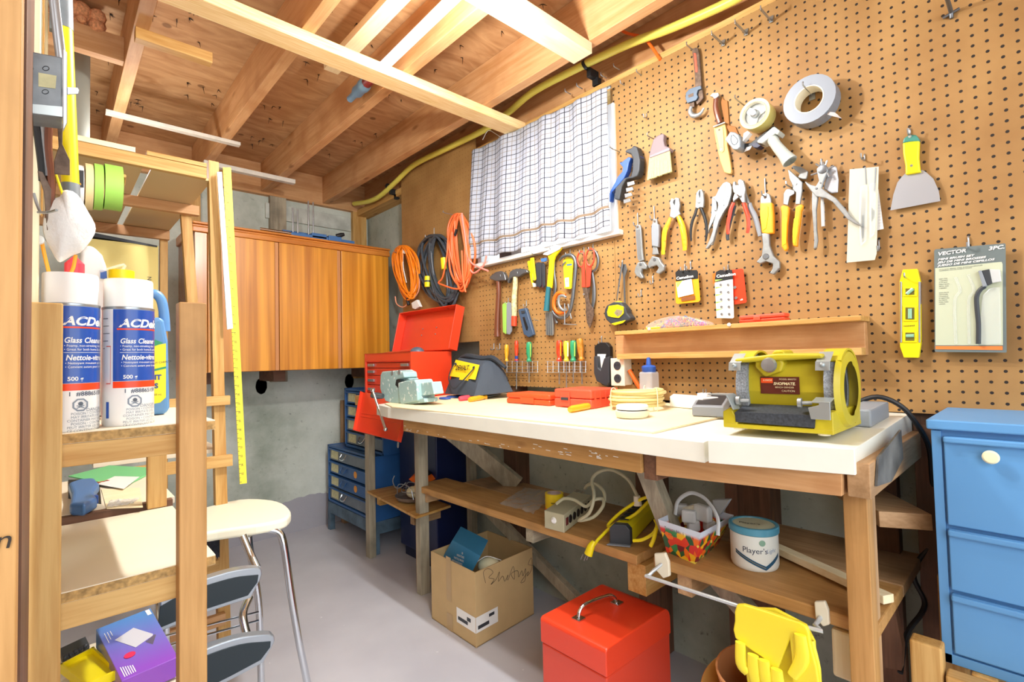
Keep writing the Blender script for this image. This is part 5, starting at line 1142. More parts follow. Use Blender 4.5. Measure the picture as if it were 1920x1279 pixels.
tag(G().tube([(1.556, X(1212, 612, 1.556).y, zs+.004), (1.556, X(1237, 611, 1.556).y, zs+.004)], .0035, n=8).build('yellow_pencil', 'yellow', smooth=True), 'yellow pen stub lying on the left end of the wall shelf', 'pen')
# ================================================================= SHELVING AT THE LEFT
chip = plain('chipboard', 'b8935a', .8, var=.45, scale=130)
def sheetmat(name, c, rough=.5): return plain(name, c, rough, var=.06, scale=5)
sheetmat('palesheet', 'e6dcc4')
su = thing('shelving_unit', 'near wooden shelving unit with two front posts and pale chipboard shelves holding the spray cans', 'shelves')
box('post', (-.0265, .915, 0), (.0115, .945, 1.209), 'pine_z', su, bevel=.002)
box('post', (.145, .915, 0), (.182, .945, 1.219), 'shelfw_z', su, bevel=.002)
for z0, z1, y1_ in ((1.0135, 1.0290, 1.315), (.7935, .8090, 1.344), (.44, .455, 1.60)):
    g = G().box((-.035, .946, z0), (.200, y1_, z1)); g.build('shelf_board', 'palesheet', su); box('board_edge', (-.035, .9452, z0+.0005), (.200, .946, z1-.0015), 'chipboard', su, bevel=0)
box('rail', (-.03, .947, .981), (.186, .967, 1.0133), 'pine_x', su); box('rail', (-.03, .947, .7565), (.186, .967, .7933), 'pine_x', su)
box('rail', (-.035, 1.37, .795), (.205, 1.39, .818), 'brown_x', su)
box('rail', (-.035, 1.35, .72), (.205, 1.37, .76), 'brown_x', su)
box('post', (.155, 1.3445, .81), (.190, 1.368, 1.010), 'pine_z', su)
box('shelf_board', (-.05, 1.392, .803), (.212, 1.80, .8185), 'palesheet', su)
box('post', (-.06, 1.56, 0), (-.03, 1.60, 1.2), 'pine_z', su)
# rear unit
ru = thing('shelf_rack', 'far slender timber rack: leaning post with ladder rails and hanging cream shelves under the joists', 'rack')
P0, P1 = Y(401, 302, 2.05), Y(421, 1165, 2.05)
dd_ = (P1-P0).normalized(); pb = P0+dd_*((P0.z-.0)/-dd_.z)
G().prism([P0+Vector((-.0165, 0, 0)), P0+Vector((.0165, 0, 0)), Vector((pb.x+.02, 2.05, 0)), Vector((pb.x-.02, 2.05, 0))], (0, .035, 0)).build('post', 'pine_z', ru, bevel=.001)
for z0, z1, x1_ in ((.975, 1.008, .477), (.755, .795, .484)): box('rail', (.10, 2.025, z0), (x1_, 2.049, z1), 'pine_x', ru)
box('rail', (.10, 2.027, .385), (.44, 2.049, .432), 'pine_x', ru); box('rail', (.12, 2.027, .20), (.46, 2.049, .24), 'joist_x', ru)
box('shelf_board', (.10, 2.087, .80), (.46, 2.35, .815), 'palesheet', ru)
zp = Y(386, 335, 2.03).z
box('rail', (-.06, 2.030, zp), (.405, 2.052, zp+.040), 'pine_x', ru); 
box('rail', (-.06, 2.40, zp-.040), (.452, 2.43, zp), 'joist_x', ru); box('rail', (-.06, 2.93, zp-.045), (.425, 2.96, zp-.001), 'joist_x', ru)
for a0, a1 in ((-.06, .222), (.245, .425)): box('shelf_panel', (a0, 2.053, zp+.001), (a1, 3.0, zp+.010), plain('creampanel', 'd9bf8c', .6), ru)
G().prism([Y(339, 393, 2.43), Y(358, 393, 2.43), Y(372, 575, 2.43), Y(352, 575, 2.43)], (0, .03, 0)).build('post', 'pine_z', ru); 
q0, q1 = Y(352, 575, 2.43), Y(372, 575, 2.43); box('post', (q0.x, 2.43, 0), (q1.x, 2.46, q0.z), 'pine_z', ru, bevel=0)
q0, q1 = Y(302, 440, 2.93), Y(317, 440, 2.93); box('post', (q0.x, 2.961, 0), (q1.x, 2.99, zp), 'pine_z', ru)
box('rail', (-.05, 2.40, zp+.012), (.16, 2.43, zp+.030), 'pine_x', ru); 
tag(box('cream_strip', (.02, 2.028, zp+.041), (.20, 2.055, zp+.058), 'pale_x'), 'pale cut-off strip lying on the left end of the hanging rack rail', 'wood strip')
tag(box('cream_strip', (.23, 2.028, zp+.041), (.405, 2.055, zp+.056), 'pine_x'), 'light strip lying on the right end of the hanging rack rail beside the ruler', 'wood strip')
# yardstick and white strip hanging on the post
ys_ = thing('yardstick', 'long yellow wooden measuring stick leaning on the rack post', 'ruler')
a, b_, c_, d_ = Y(418, 314, 2.02), Y(433, 314, 2.02), Y(463, 906, 2.02), Y(450, 908, 2.02)
G().prism([a, b_, c_, d_], (0, .004, 0)).build('stick', plain('rulery', 'f0e23c', .5), ys_)
g = G(); gn = G()
for k in range(72):
    t_ = (k+.5)/72; p_ = a+(d_-a)*t_; q_ = (b_-a)+(c_-b_-(d_-a))*t_; w_ = .28 if k % 2 else .16; g.prism([p_+Vector((0, -.0006, 0)), p_+q_*w_+Vector((0, -.0006, 0)), p_+q_*w_+Vector((0, -.0006, -.0016)), p_+Vector((0, -.0006, -.0016))], (0, .0004, 0))
o = g.build('scale_marks', 'darkgrey', ys_)
for k in range(1, 36):
    t_ = k/36; p_ = a+(d_-a)*t_; text('numeral', str(k), p_+(b_-a)*.52+Vector((0, 0, -.004)), (0, 0, 1), (-1, 0, 0), .007, 'darkgrey', ys_, depth=.001)
a, b_, c_, d_ = Y(407, 322, 2.012), Y(416, 322, 2.012), Y(437, 616, 2.012), Y(426, 618, 2.012)
tag(G().prism([a, b_, c_, d_], (0, .008, 0)).build('white_strip', 'white', bevel=.001), 'narrow white plastic strip hanging between the rack post and the yellow yardstick', 'strip')
# yellow box, reel boxes and bottles behind the cans
yx = thing('yellow_box', 'large pale yellow box with black top edge standing at the back of the rack', 'box')
p0, p1 = Y(160, 445, 2.72), Y(297, 560, 2.72)
box('box_shell', (p0.x, 2.72, 1.10), (p1.x, 2.82, 1.662), plain('paleyellow', 'f6e48c', .55), yx)
G().prism([(p0.x, 2.715, 1.672), (p1.x-.005, 2.715, 1.655), (p1.x-.005, 2.715, 1.662), (p0.x, 2.715, 1.69)], (0, .10, 0)).build('lid_edge', 'darkgrey', yx)
text('lettering', 'TRON', Y(284, 545, 2.718)+Vector((0, -.001, 0)), (0, 0, 1), (-1, 0, 0), .016, 'darkgrey', yx)
box('shelf_under_box', (-.02, 2.60, 1.08), (.37, 2.93, 1.099), 'pine_x', ru)
wj = thing('white_jug', 'white plastic jug with a blue label behind the left spray can', 'bottle')
g = G(); c = Vector((.070, 1.22, 1.0295)); 
q_ = lambda px, py: Y(px, py, 1.2)
P = [q_(140, 600), q_(150, 500), (q_(152, 470)), q_(162, 459), q_(176, 462), q_(192, 478), q_(200, 500), q_(201, 560)]; P = [Vector((q_(140, 600).x, 1.2, 1.03)), P[1], P[2], P[3], P[4], P[5], P[6], Vector((q_(201, 560).x, 1.2, 1.03))]
g.prism(P, (0, .05, 0)); g.build('jug_body', plain('jugwhite', 'dfe1e2', .3), wj, bevel=.010, seg=4)
G().prism([q_(188, 506), q_(200, 508), q_(201, 524), q_(188, 522)], (0, -.001, 0)).build('label', 'blue', wj)
bj = thing('blue_jug', 'blue plastic jug of carpet cleaner with loop handle and yellow label behind the right can', 'bottle')
q_ = lambda px, py: Y(px, py, 1.13)
zb_ = 1.0295; P = [Vector((q_(262, 700).x, 1.13, zb_)), q_(262, 610), q_(285, 598), q_(300, 592), q_(309, 602), q_(316, 640), Vector((q_(319, 770).x, 1.13, zb_+.012)), Vector((q_(313, 783).x, 1.13, zb_))]
plain('jugblue', '5b8fc4', .35)
G().prism(P, (0, .05, 0)).build('jug_body', 'jugblue', bj, bevel=.008, seg=3)
G().tube([q_(282, 548)+Vector((0, .025, 0)), q_(296, 549)+Vector((0, .025, 0)), q_(307, 562)+Vector((0, .025, 0)), q_(312, 590)+Vector((0, .025, 0)), q_(314, 620)+Vector((0, .025, 0))], .0085, n=12).build('handle', 'jugblue', bj, smooth=True)
G().tube([q_(280, 548)+Vector((0, .025, 0)), q_(278, 575)+Vector((0, .025, 0)), q_(284, 602)+Vector((0, .025, 0))], .010, n=12).build('neck', 'jugblue', bj, smooth=True)
G().prism([q_(262, 660), q_(288, 648), q_(311, 644), q_(311, 745), q_(300, 755), q_(262, 762)], (0, -.001, 0)).build('label', plain('lbly', 'f4ea20', .4), bj)
G().prism([q_(288, 636), q_(306, 643), q_(288, 650)], (0, -.0012, 0)).build('label_top', 'green', bj); G().prism([q_(285, 693), q_(311, 687), q_(311, 691), q_(285, 697)], (0, -.0016, 0)).build('label_line', 'green', bj)
text('lettering', 'IT', q_(289, 712)+Vector((0, -.002, 0)), (1, 0, 0), (0, 0, 1), .009, plain('lblblue', '1a3f98', .4), bj, bold=.04); text('lettering', 'S', q_(289, 728)+Vector((0, -.002, 0)), (1, 0, 0), (0, 0, 1), .009, 'lblblue', bj, bold=.04)
text('lettering', 'UT CARPETS', q_(288, 683)+Vector((0, -.002, 0)), (1, 0, .12), (0, 0, 1), .0035, 'darkgrey', bj); text('lettering', '50 mL', q_(288, 742)+Vector((0, -.002, 0)), (1, 0, 0), (0, 0, 1), .0035, 'darkgrey', bj)
# spray cans
plain('canwhite', 'e8e8e6', .3, coat=.3); plain('canblue', '1f4fa8', .3, coat=.4); plain('canred', 'f0451a', .35); plain('capwhite', 'f0f0ec', .35)
def can(label, c, r, rot):
    t = thing('spray_can', label, 'spray can'); c = Vector(c); a0 = math.atan2(-c.y, -c.x)+rot; hh = .180; kz = 1.047
    G().lathe([(0, 0), (r*.96, 0), (r, .003), (r, hh), (r*.97, hh+.002)], c, n=64).build('can_body', 'canwhite', t, smooth=True)
    G().lathe([(r*.97, hh), (r*1.02, hh+.001), (r*1.02, hh+.004), (r*.97, hh+.005)], c, n=64).build('rim', 'steel', t, smooth=True)
    G().lathe([(r*.955, hh+.004), (r*.955, hh+.046), (r*.93, hh+.049), (0, hh+.049)], c, n=64).build('cap', 'capwhite', t, smooth=True)
    def wrap(name, a_s, a_e, z0, z1, mat, off=.0003, n=28):
        v = []; 
        for i in range(n+1):
            a_ = a_s+(a_e-a_s)*i/n
            for z in (z0*kz, min(z1*kz, hh)): v.append(c+Vector((math.cos(a0+a_)*(r+off), math.sin(a0+a_)*(r+off), z)))
        me = mk(v, [(2*i, 2*i+2, 2*i+3, 2*i+1) for i in range(n)]); return link(name, me, mat, t, smooth=True)
    mp_ = lambda aa, z0: (lambda x, y: c+Vector((math.cos(a0+aa+x/r)*(r+.0006), math.sin(a0+aa+x/r)*(r+.0006), z0*kz+y)))
    wrap('blue_label', -.62, 1.75, .066, hh-.001, 'canblue'); wrap('red_band', -.62, 1.75, .056, .0655, 'canred')
    wrap('red_line', -.46, 1.4, .1415, .1437, 'canred', .0005)
    text('lettering', 'ACDelco', c, (1, 0, 0), (0, 0, 1), .0125, 'white', t, mapf=mp_(-.36, .146), shear=.25, bold=.035, sx=1.05)
    text('lettering', 'Glass Cleaner', c, (1, 0, 0), (0, 0, 1), .0080, 'white', t, mapf=mp_(-.34, .1215), shear=.2, bold=.02, sx=.82)
    for i, s_ in enumerate(('• Foamy, non-streaking clean', '• Great for both home & auto use')): text('lettering', s_, c, (1, 0, 0), (0, 0, 1), .0035, 'white', t, mapf=mp_(-.33, .1160-.0052*i), sx=.9)
    wrap('thin_line', -.34, 1.3, .1078, .1083, 'white', .0005)
    text('lettering', 'Nettoie-vitres', c, (1, 0, 0), (0, 0, 1), .0080, 'white', t, mapf=mp_(-.28, .0975), shear=.2, bold=.02, sx=.82)
    for i, s_ in enumerate(('• Nettoyant moussant qui ne laisse', '• Convient autant pour la maison')): text('lettering', s_, c, (1, 0, 0), (0, 0, 1), .0035, 'white', t, mapf=mp_(-.29, .0920-.0052*i), sx=.9)
    text('lettering', '500 g', c, (1, 0, 0), (0, 0, 1), .0058, 'white', t, mapf=mp_(-.22, .0695), bold=.02)
    text('lettering', '1  #88865159', c, (1, 0, 0), (0, 0, 1), .0062, plain('canink', '23334e', .5), t, mapf=mp_(-.20, .0485), bold=.01)
    ca = .22; ctr = .036
    def oct_(rad, wd, name, mat, off):
        v = []; 
        for i in range(8):
            a_ = math.pi/8+i*math.pi/4
            for q in (rad, rad-wd): v.append(mp_(ca, ctr)(math.cos(a_)*q, math.sin(a_)*q)+Vector((math.cos(a0+ca)*off, math.sin(a0+ca)*off, 0)))
        me = mk(v, [(2*i, 2*((i+1) % 8), 2*((i+1) % 8)+1, 2*i+1) for i in range(8)]); link(name, me, mat, t)
    oct_(.0098, .0022, 'hazard_sign', plain('canink2', '7c8794', .5), 0)
    g = G(); base = mp_(ca, ctr)
    nrm_ = Vector((math.cos(a0+ca), math.sin(a0+ca), 0)); g.lathe([(0, 0), (.003, 0)], base(0, .0016)+nrm_*.0002, nrm_, n=14); 
    for s_ in (-1, 1):
        p_, q2 = base(-.0045*s_, -.0048), base(.0045*s_, -.0008); e_ = Vector((0, 0, .0007)); g.add([p_-e_, q2-e_, q2+e_, p_+e_], [(0, 1, 2, 3)])
    g.build('skull_mark', 'canink2', t)
    text('lettering', 'DANGER', c, (1, 0, 0), (0, 0, 1), .0048, 'canink2', t, mapf=mp_(.42, .0265))
    for i, s_ in enumerate(('POISON • CONTENTS', 'MAY IRRITATE EYES', 'CONTAINER MAY EXPLODE', 'POISON • CONTENU', 'PEUT IRRITER LES YEUX', 'CE CONTENANT PEUT EXPLOSER')): text('lettering', s_, c, (1, 0, 0), (0, 0, 1), .0036, 'canink2', t, mapf=mp_(-.22+(.12 if i in (0, 1, 3) else 0), .0225-.0046*i), sx=.95)
    wrap('warning_frame', -.95, -.72, .062, .118, plain('framered', 'd86a5a', .5), .0003); wrap('warning_panel', -1.05, -.735, .0635, .1165, 'canwhite', .0005)
    wrap('barcode', -.95, -.80, .012, .036, 'canblue', .0004)
    for i in range(5): wrap('small_print', -1.2, -.86+.04*(i % 3), .158-.011*i, .1588-.011*i, 'darkgrey', .0003)
    return t
can('right-hand blue and white glass cleaner spray can, its whole label showing', (Y(241, 700, 1.005).x, 1.005, 1.0292), .0335, .02)
can('left-hand blue and white glass cleaner spray can, half hidden by the post', (Y(132, 700, .985).x+.0, .985, 1.0292), .0335, .12)
yc = thing('pump_bottle', 'small bottle with a yellow collar and clear nozzle standing behind the right can', 'bottle')
c = Vector((Y(228, 510, 1.15).x, 1.15, 1.0295)); zz = Y(228, 512, 1.15).z
G().lathe([(0, 0), (.022, 0), (.022, .15), (.012, zz-1.0295-.02)], c, n=20).build('bottle_body', 'white', yc, smooth=True); G().lathe([(.019, zz-1.0295-.03), (.019, zz-1.0295+.004), (0, zz-1.0295+.005)], c, n=20).build('collar', 'yellow', yc, smooth=True)
G().tube([Vector((c.x, c.y, zz+.004)), Vector((c.x+.004, c.y, zz+.016)), Vector((c.x-.03, c.y, zz+.0))], .0025, n=8, sub=3).build('nozzle', 'bottleclear', yc, smooth=True)
q0 = Y(140, 478, 1.10); tag(G().lathe([(0, 0), (.011, 0), (.014, .06), (.013, q0.z-1.0295-.015), (0, q0.z-1.0295)], (q0.x, 1.10, 1.0295), n=16).build('red_bottle', 'pinkred', smooth=True), 'slim red bottle seen between the dust mask and the left spray can', 'bottle')
# tapes and drywall tape under the rack rail
for k, (x0_, x1_, mt, lb) in enumerate(((138, 160, 'white', 'white wall-repair tape roll with black 3 print beside the mask'), (161, 178, 'pine_x', 'beige masking tape roll between the white one and the green ones'), (178, 197, 'lime', 'narrow green masking tape roll, the left of the two'), (198, 234, 'lime', 'wide bright green masking tape roll hanging at the right'))):
    r_ = .058; y_ = 1.87; p0 = Y(x0_, 338, y_); p1 = Y(x1_, 338, y_); t = thing('tape_roll', lb, 'tape')
    r_ = .068 if k else .064
    ring(G(), Vector((p0.x, y_+r_, p0.z)), (1, 0, 0), r_, r_*.62, p1.x-p0.x-.002).build('roll', mt if k != 1 else plain('masking', 'e6cf98', .6), t, smooth=True)
    ring(G(), Vector((p0.x, y_+r_, p0.z)), (1, 0, 0), r_*.62, r_*.58, p1.x-p0.x-.002).build('core', 'cardboard', t, smooth=True)
    if k == 0:
        G().prism([Y(139, 318, y_-.001), Y(157, 320, y_-.001), Y(157, 352, y_-.001), Y(139, 350, y_-.001)], (0, -.0008, 0)).build('label', 'black', t); text('lettering', '3', Y(152, 348, y_-.003), (0, 0, 1), (-1, 0, 0), .012, 'yelloworange', t)
p0, p1 = Y(136, 338, 1.87), Y(236, 338, 1.87)
G().tube([(p0.x-.02, 2.035, p0.z+.034), (p0.x-.015, 1.94, p0.z+.034), (p1.x+.004, 1.94, p1.z+.034), (p1.x+.008, 2.035, p1.z+.034)], .005, n=8, smoothpath=False).build('tape_dowel', 'pine_x', ru, smooth=True)
# things on the middle shelf
fl = tag(G().prism([Z(128, 895, .8195), Z(230, 915, .8195), Z(300, 880, .8195), Z(205, 875, .8195)], (0, 0, .004)).build('sandpaper_pack', plain('packgreen', '6fd08a', .3), bevel=.001), 'green and white sandpaper packet lying at the back of the middle shelf', 'packet')
quad('label', [Z(182, 908, .8240), Z(232, 917, .8240), Z(262, 894, .8240), Z(215, 893, .8240)], 'white', fl)
text('lettering', '3M', Z(182, 906, .8245), Z(230, 896, .8245)-Z(182, 906, .8245), Z(178, 890, .8245)-Z(182, 906, .8245), .012, 'red', fl, bold=.04, sx=1.4)
kp = thing('knee_pad', 'blue moulded plastic block lying on a black card on the middle shelf', 'pad')
c = Z(160, 950, .8195); Pk = [Z(130, 968, .8195), Z(158, 970, .8195), Z(182, 955, .8195), Z(176, 940, .8195), Z(186, 925, .8195), Z(178, 915, .8195), Z(150, 917, .8195), Z(128, 925, .8195), Z(134, 945, .8195)]
G().prism(Pk, (0, 0, .026)).build('block', 'steelblue', kp, bevel=.008, seg=4)
for px, py in ((178, 928), (180, 950)): 
    c = Z(px, py, .8195); G().box((c.x-.006, c.y-.004, .8195+.006), (c.x+.004, c.y+.010, .8195+.024)).build('ridge', 'blue', kp, bevel=.002)
tag(G().prism([Z(128, 935, .8193), Z(190, 945, .8193), Z(186, 898, .8193), Z(128, 900, .8193)], (0, 0, .0006)).build('black_card', 'black'), 'black blister card under the blue plastic block', 'card')
tag(G().prism([Z(200, 955, .8190), Z(268, 952, .8190), Z(262, 915, .8190), Z(190, 918, .8190)], (0, 0, .001)).build('paper_sheet', 'pale_x'), 'cream paper sheet lying on the middle shelf right of the blue block', 'paper')
tag(crumple('tissue_scrap', [Z(200, 953, .821), Z(250, 945, .821), Z(262, 935, .821), Z(205, 940, .821)], 'clearplastic', None, .002), 'crumpled clear wrapper on the cream sheet of the middle shelf', 'wrapper')
# bottom shelf
pbx = thing('mouse_box', 'glossy blue and purple computer mouse box tilted on the bottom shelf', 'box')
m, N, L, b = newmat('purplebox'); tc = N.new('ShaderNodeTexCoord'); gr_ = N.new('ShaderNodeSeparateXYZ'); L.new(tc.outputs['Generated'], gr_.inputs[0]); r = N.new('ShaderNodeValToRGB'); r.color_ramp.elements[0].position = .1; r.color_ramp.elements[1].position = .9
r.color_ramp.elements[0].color = (*srgb('8a4cc0'), 1); r.color_ramp.elements[1].color = (*srgb('4f86c8'), 1); L.new(gr_.outputs['Y'], r.inputs[0]); L.new(r.outputs[0], b.inputs['Base Color']); b.inputs['Roughness'].default_value = .2; MATS['purplebox'] = m
Q = [Z(228, 1277, .50), Z(334, 1232, .50), Z(282, 1140, .54), Z(180, 1180, .54)]; dn_ = Vector((0, 0, -.040))
for i_ in (0, 1): Q[i_] += Vector((0, 0, 0))
G().prism(Q, dn_).build('box_shell', 'purplebox', pbx, bevel=.001)
E0, EU, EV = Q[3], Q[2]-Q[3], Q[0]-Q[3]; nn_ = EU.cross(-EV).normalized(); nn_ = nn_ if nn_.z > 0 else -nn_
def bp_(u, v, o_=.0008): return E0+EU*u+EV*v+nn_*o_
quad('picture', [bp_(.18, .33), bp_(.55, .25), bp_(.80, .52), bp_(.42, .60)], plain('picgrey', 'c8cad4', .4), pbx); quad('picture', [bp_(.60, .58, .001), bp_(.80, .52, .001), bp_(.95, .68, .001), bp_(.75, .75, .001)], plain('picdark', '5c5670', .4), pbx)
g = G().prism([bp_(.28+.10*math.cos(q)*1.0, .68+.045*math.sin(q)) for q in [k*math.pi/6 for k in range(12)]], nn_*.0008); g.build('mouse_print', plain('pinkp', 'd82a5a', .4), pbx)
for k in range(6): quad('print_line', [bp_(.06+.035*k, .80+.01*k), bp_(.075+.035*k, .80+.01*k), bp_(.075+.035*k, .97), bp_(.06+.035*k, .97)], 'white', pbx)
for k in range(3): quad('print_line', [bp_(.08+.05*k, .14), bp_(.09+.05*k, .14), bp_(.09+.05*k, .34-.05*k), bp_(.08+.05*k, .34-.05*k)], 'white', pbx)
quad('print_line', [bp_(.88, .02), bp_(.96, .02), bp_(.96, .13), bp_(.88, .13)], 'white', pbx)
yt = thing('paint_tray', 'bright yellow ribbed plastic tray on the bottom shelf', 'tray')
Q = [Z(112, 1262, .485), Z(175, 1228, .485), Z(224, 1272, .485), Z(160, 1300, .485)]
G().prism(Q, (0, 0, .008)).build('tray_floor', 'yellow', yt, bevel=.002); g = G()
for i in range(4):
    a_, c_2 = Q[i], Q[(i+1) % 4]; n_ = (c_2-a_).cross(Vector((0, 0, 1))).normalized()*.004; g.prism([a_, c_2, c_2+n_, a_+n_], (0, 0, .018))
g.build('tray_rim', 'yellow', yt, bevel=.001)
c = (Q[0]+Q[2])/2; box('tray_foot', (c.x-.03, c.y-.03, .455), (c.x+.03, c.y+.03, .485), 'yellow', yt)
db = thing('dark_tray', 'dark ribbed plastic piece lying behind the yellow tray on the bottom shelf', 'tray')
g = G().prism([Z(118, 1250, .47), Z(168, 1222, .47), Z(160, 1205, .47), Z(112, 1228, .47)], (0, 0, .014)); 
for k in range(5): g.ball(Z(124+9*k, 1232-5*k, .488), .006, n=6)
g.build('ribbed_body', 'darkgrey', db)
tag(crumple('bubble_wrap', [Z(232, 1285, .46), Z(335, 1255, .46), Z(335, 1236, .48), Z(230, 1276, .48)], 'clearbag', None, .006), 'crumpled clear wrap in front of the purple mouse box', 'wrap')
dr = tag(crumple('dark_rag', [Y(382, 1050, 1.98), Y(412, 1050, 1.98), Y(412, 1005, 2.0), Y(382, 1000, 2.0)], plain('rag', '2a2c38', .8), None, .012), 'dark bundled rag on the low rail of the far rack behind the stool', 'rag')
# ---- step stool
ss = thing('step_stool', 'chrome step stool with cream padded seat and black ribbed steps', 'stool')
S_ = [Z(300, 1020, .62), Z(372, 999, .62), Z(480, 983, .62), Z(525, 974, .62), Z(541, 967, .62), Z(545, 956, .62), Z(530, 942, .62), Z(500, 935, .62), Z(450, 935, .62), Z(384, 950, .62), Z(320, 975, .62), Z(285, 1010, .62)]
P = smooth_poly(S_, 3)
G().prism([p_-Vector((0, 0, .034)) for p_ in P], (0, 0, .032)).build('seat', plain('seatcream', 'f6f4dc', .4), ss, bevel=.014, seg=4)
cn = lambda px, py, y: Y(px, py, y)
f0 = Vector((.53, 1.72, .575)); 
G().tube([cn(500, 992, 1.72), cn(522, 998, 1.71), cn(532, 1022, 1.70), cn(545, 1110, 1.70), cn(560, 1200, 1.70), cn(578, 1290, 1.70), cn(580, 1310, 1.70)], .0115, n=14).build('leg', 'chrome', ss, smooth=True)
G().tube([Vector((.50, 1.95, .575)), Vector((.53, 2.0, .56)), Vector((.56, 2.06, .40)), Vector((.60, 2.12, .0))], .0115, n=12).build('leg', 'chrome', ss, smooth=True) if False else None
G().tube([cn(466, 1006, 1.80), cn(470, 1040, 1.80), cn(484, 1120, 1.80), cn(488, 1200, 1.80), cn(490, 1290, 1.80)], .0105, n=12).build('leg', 'chrome', ss, smooth=True)
G().tube([cn(455, 1004, 1.62), cn(470, 1040, 1.60), cn(482, 1066, 1.57)], .0105, n=12).build('hinge_bar', 'chrome', ss, smooth=True)
G().tube([cn(468, 1120, 1.55), cn(456, 1150, 1.52), cn(460, 1180, 1.50), cn(470, 1210, 1.48)], .0105, n=12).build('hinge_bar', 'chrome', ss, smooth=True)
G().tube([cn(300, 1030, 1.66), cn(300, 1310, 1.60)], .0115, n=12).build('leg', 'chrome', ss, smooth=True); G().tube([cn(310, 1010, 1.95), cn(312, 1240, 1.95)], .0105, n=12).build('leg', 'chrome', ss, smooth=True)
for a_, b__ in (((300, 1195), (484, 1148)), ((300, 1215), (484, 1164))): G().tube([cn(a_[0], a_[1], 1.56), cn(b__[0], b__[1], 1.74)], .0035, n=8, smoothpath=False).build('brace_rod', 'chrome', ss, smooth=True)
for top, bot, y_ in (([(300, 1125), (345, 1100), (384, 1086), (440, 1070), (485, 1065), (492, 1075)], [(488, 1088), (470, 1122), (384, 1150), (300, 1185)], 1.50), ([(300, 1275), (345, 1240), (384, 1218), (450, 1196), (508, 1190), (516, 1200)], [(512, 1210), (494, 1243), (440, 1272), (384, 1300), (300, 1340)], 1.40)):
    tp_, _ = spline([cn(px, py, y_) for px, py in top], [0]*len(top), 4); fr = tp_+[cn(px, py, y_) for px, py in bot]; G().prism(fr, (0, .03, 0)).build('step', plain('stepedge', 'aab2ba', .3, .7), ss, bevel=.003)
    ins = spline([cn(px, py+13, y_-.002) for px, py in top[:-1]], [0]*(len(top)-1), 4)[0]+[cn(px-5, py-5 if i else py+4, y_-.002) for i, (px, py) in enumerate(bot)]
    G().prism(ins, (0, .003, 0)).build('step_face', plain('stepblack', '1c2a32', .5), ss, bevel=.001)
# ---- near studs and bundle of trim at the far left
sc_ = thing('near_post', 'nearest rough timber post filling the left edge of the photo', 'post')
a_, c_2 = Y(-60, 600, .60), Y(37, 600, .60)
box('post', (a_.x-.03, .60, 0), (c_2.x-.0005, .64, 2.23), 'shelfw_z', sc_, bevel=.001)
text('pencil_mark', 'n', Y(-14, 1033, .598), (1, 0, 0), (0, 0, 1), .016, plain('inkb', '2a221c', .8), sc_, shear=.2)
tag(box('plywood_panel', (Y(37, 600, .66).x, .66, 0), (Y(45, 600, .66).x, .90, 2.23), 'brown_z', bevel=.0005), 'thin edge-on plywood panel between the near post and the shelving post', 'panel')
b0 = .965
def vstrip(px0, px1, y_, z0_, z1_, mat, label, name='trim_strip', cat='trim strip', group=None):
    a_, c_2 = Y(px0, 300, y_), Y(px1, 300, y_); return tag(box(name, (a_.x, y_, z0_), (c_2.x, y_+.012, z1_), mat, bevel=.0006), label, cat, group)
for i, (p0_, p1_) in enumerate(((48, 55), (56, 61), (61, 66), (67, 71), (72, 77), (77, 81), (82, 88))):
    vstrip(p0_, p1_, 1.0+.01*(i % 3), 1.20 if i < 3 else 1.05+.3, 2.22, ('pale_z', 'offwhite', 'pine_z')[i % 3] if i else 'offwhite', 'cream wooden moulding strip in the upright bundle behind the junction box', group='moulding strips bundled upright at the far left')
q0, q1 = Y(45, 400, .955), Y(74, 400, .955); tag(box('wall_stud', (q0.x, .955, 1.10), (q1.x, .963, 2.0), 'pale_z'), 'bright cream board edge behind the wire hook at far left', 'board')
tag(box('wall_stud', (-.075, 1.02, 0), (-.045, 1.10, 2.23), 'pale_z'), 'brightly lit stud behind the bundle of moulding strips at far left', 'stud')
vstrip(90, 98, .98, 1.62, 2.22, 'galv', 'narrow perforated steel strip right of the cream moulding bundle', 'steel_strip')
# electrical box
eb = thing('junction_box', 'galvanised steel electrical junction box fixed by the near post, with a bracket tab', 'junction box')
ye = .86; P = [Y(49, 94, ye), Y(118, 107, ye), Y(118, 220, ye), Y(52, 212, ye), Y(47, 190, ye)]
G().prism(P, (0, .045, 0)).build('box_body', 'galv', eb, bevel=.002)
for px, py in ((57, 128), (56, 159)): G().lathe([(0, .0008), (.0028, .0008), (.0028, 0)], Y(px, py, ye-.0003), (0, -1, 0), n=14).build('hole', 'black', eb)
for px, py in ((86, 128), (85, 172)): G().tube([Y(px+6*math.cos(q), py+4*math.sin(q), ye-.0005) for q in [k*math.pi/4 for k in range(8)]], .0004, n=5, closed=True).build('knockout', 'darkgrey', eb)
G().prism([Y(72, 136, ye-.0006), Y(106, 142, ye-.0006), Y(104, 166, ye-.0006), Y(72, 162, ye-.0006)], (0, .0004, 0)).build('sticker', 'paperlabel', eb)
G().prism([Y(50, 194, ye-.0006), Y(117, 200, ye-.0006), Y(117, 219, ye-.0006), Y(54, 211, ye-.0006)], (0, .0005, 0)).build('clamp_strip', 'steelg', eb)
G().prism([Y(118, 90, ye-.004), Y(126, 98, ye-.004), Y(126, 230, ye-.004), Y(118, 246, ye-.004)], (0, .004, 0)).build('flange', 'steel', eb, bevel=.0006); G().prism([Y(126, 163, ye), Y(146, 164, ye), Y(149, 169, ye), Y(147, 176, ye), Y(126, 177, ye)], (0, .002, 0)).build('tab', 'steel', eb, bevel=.0005)
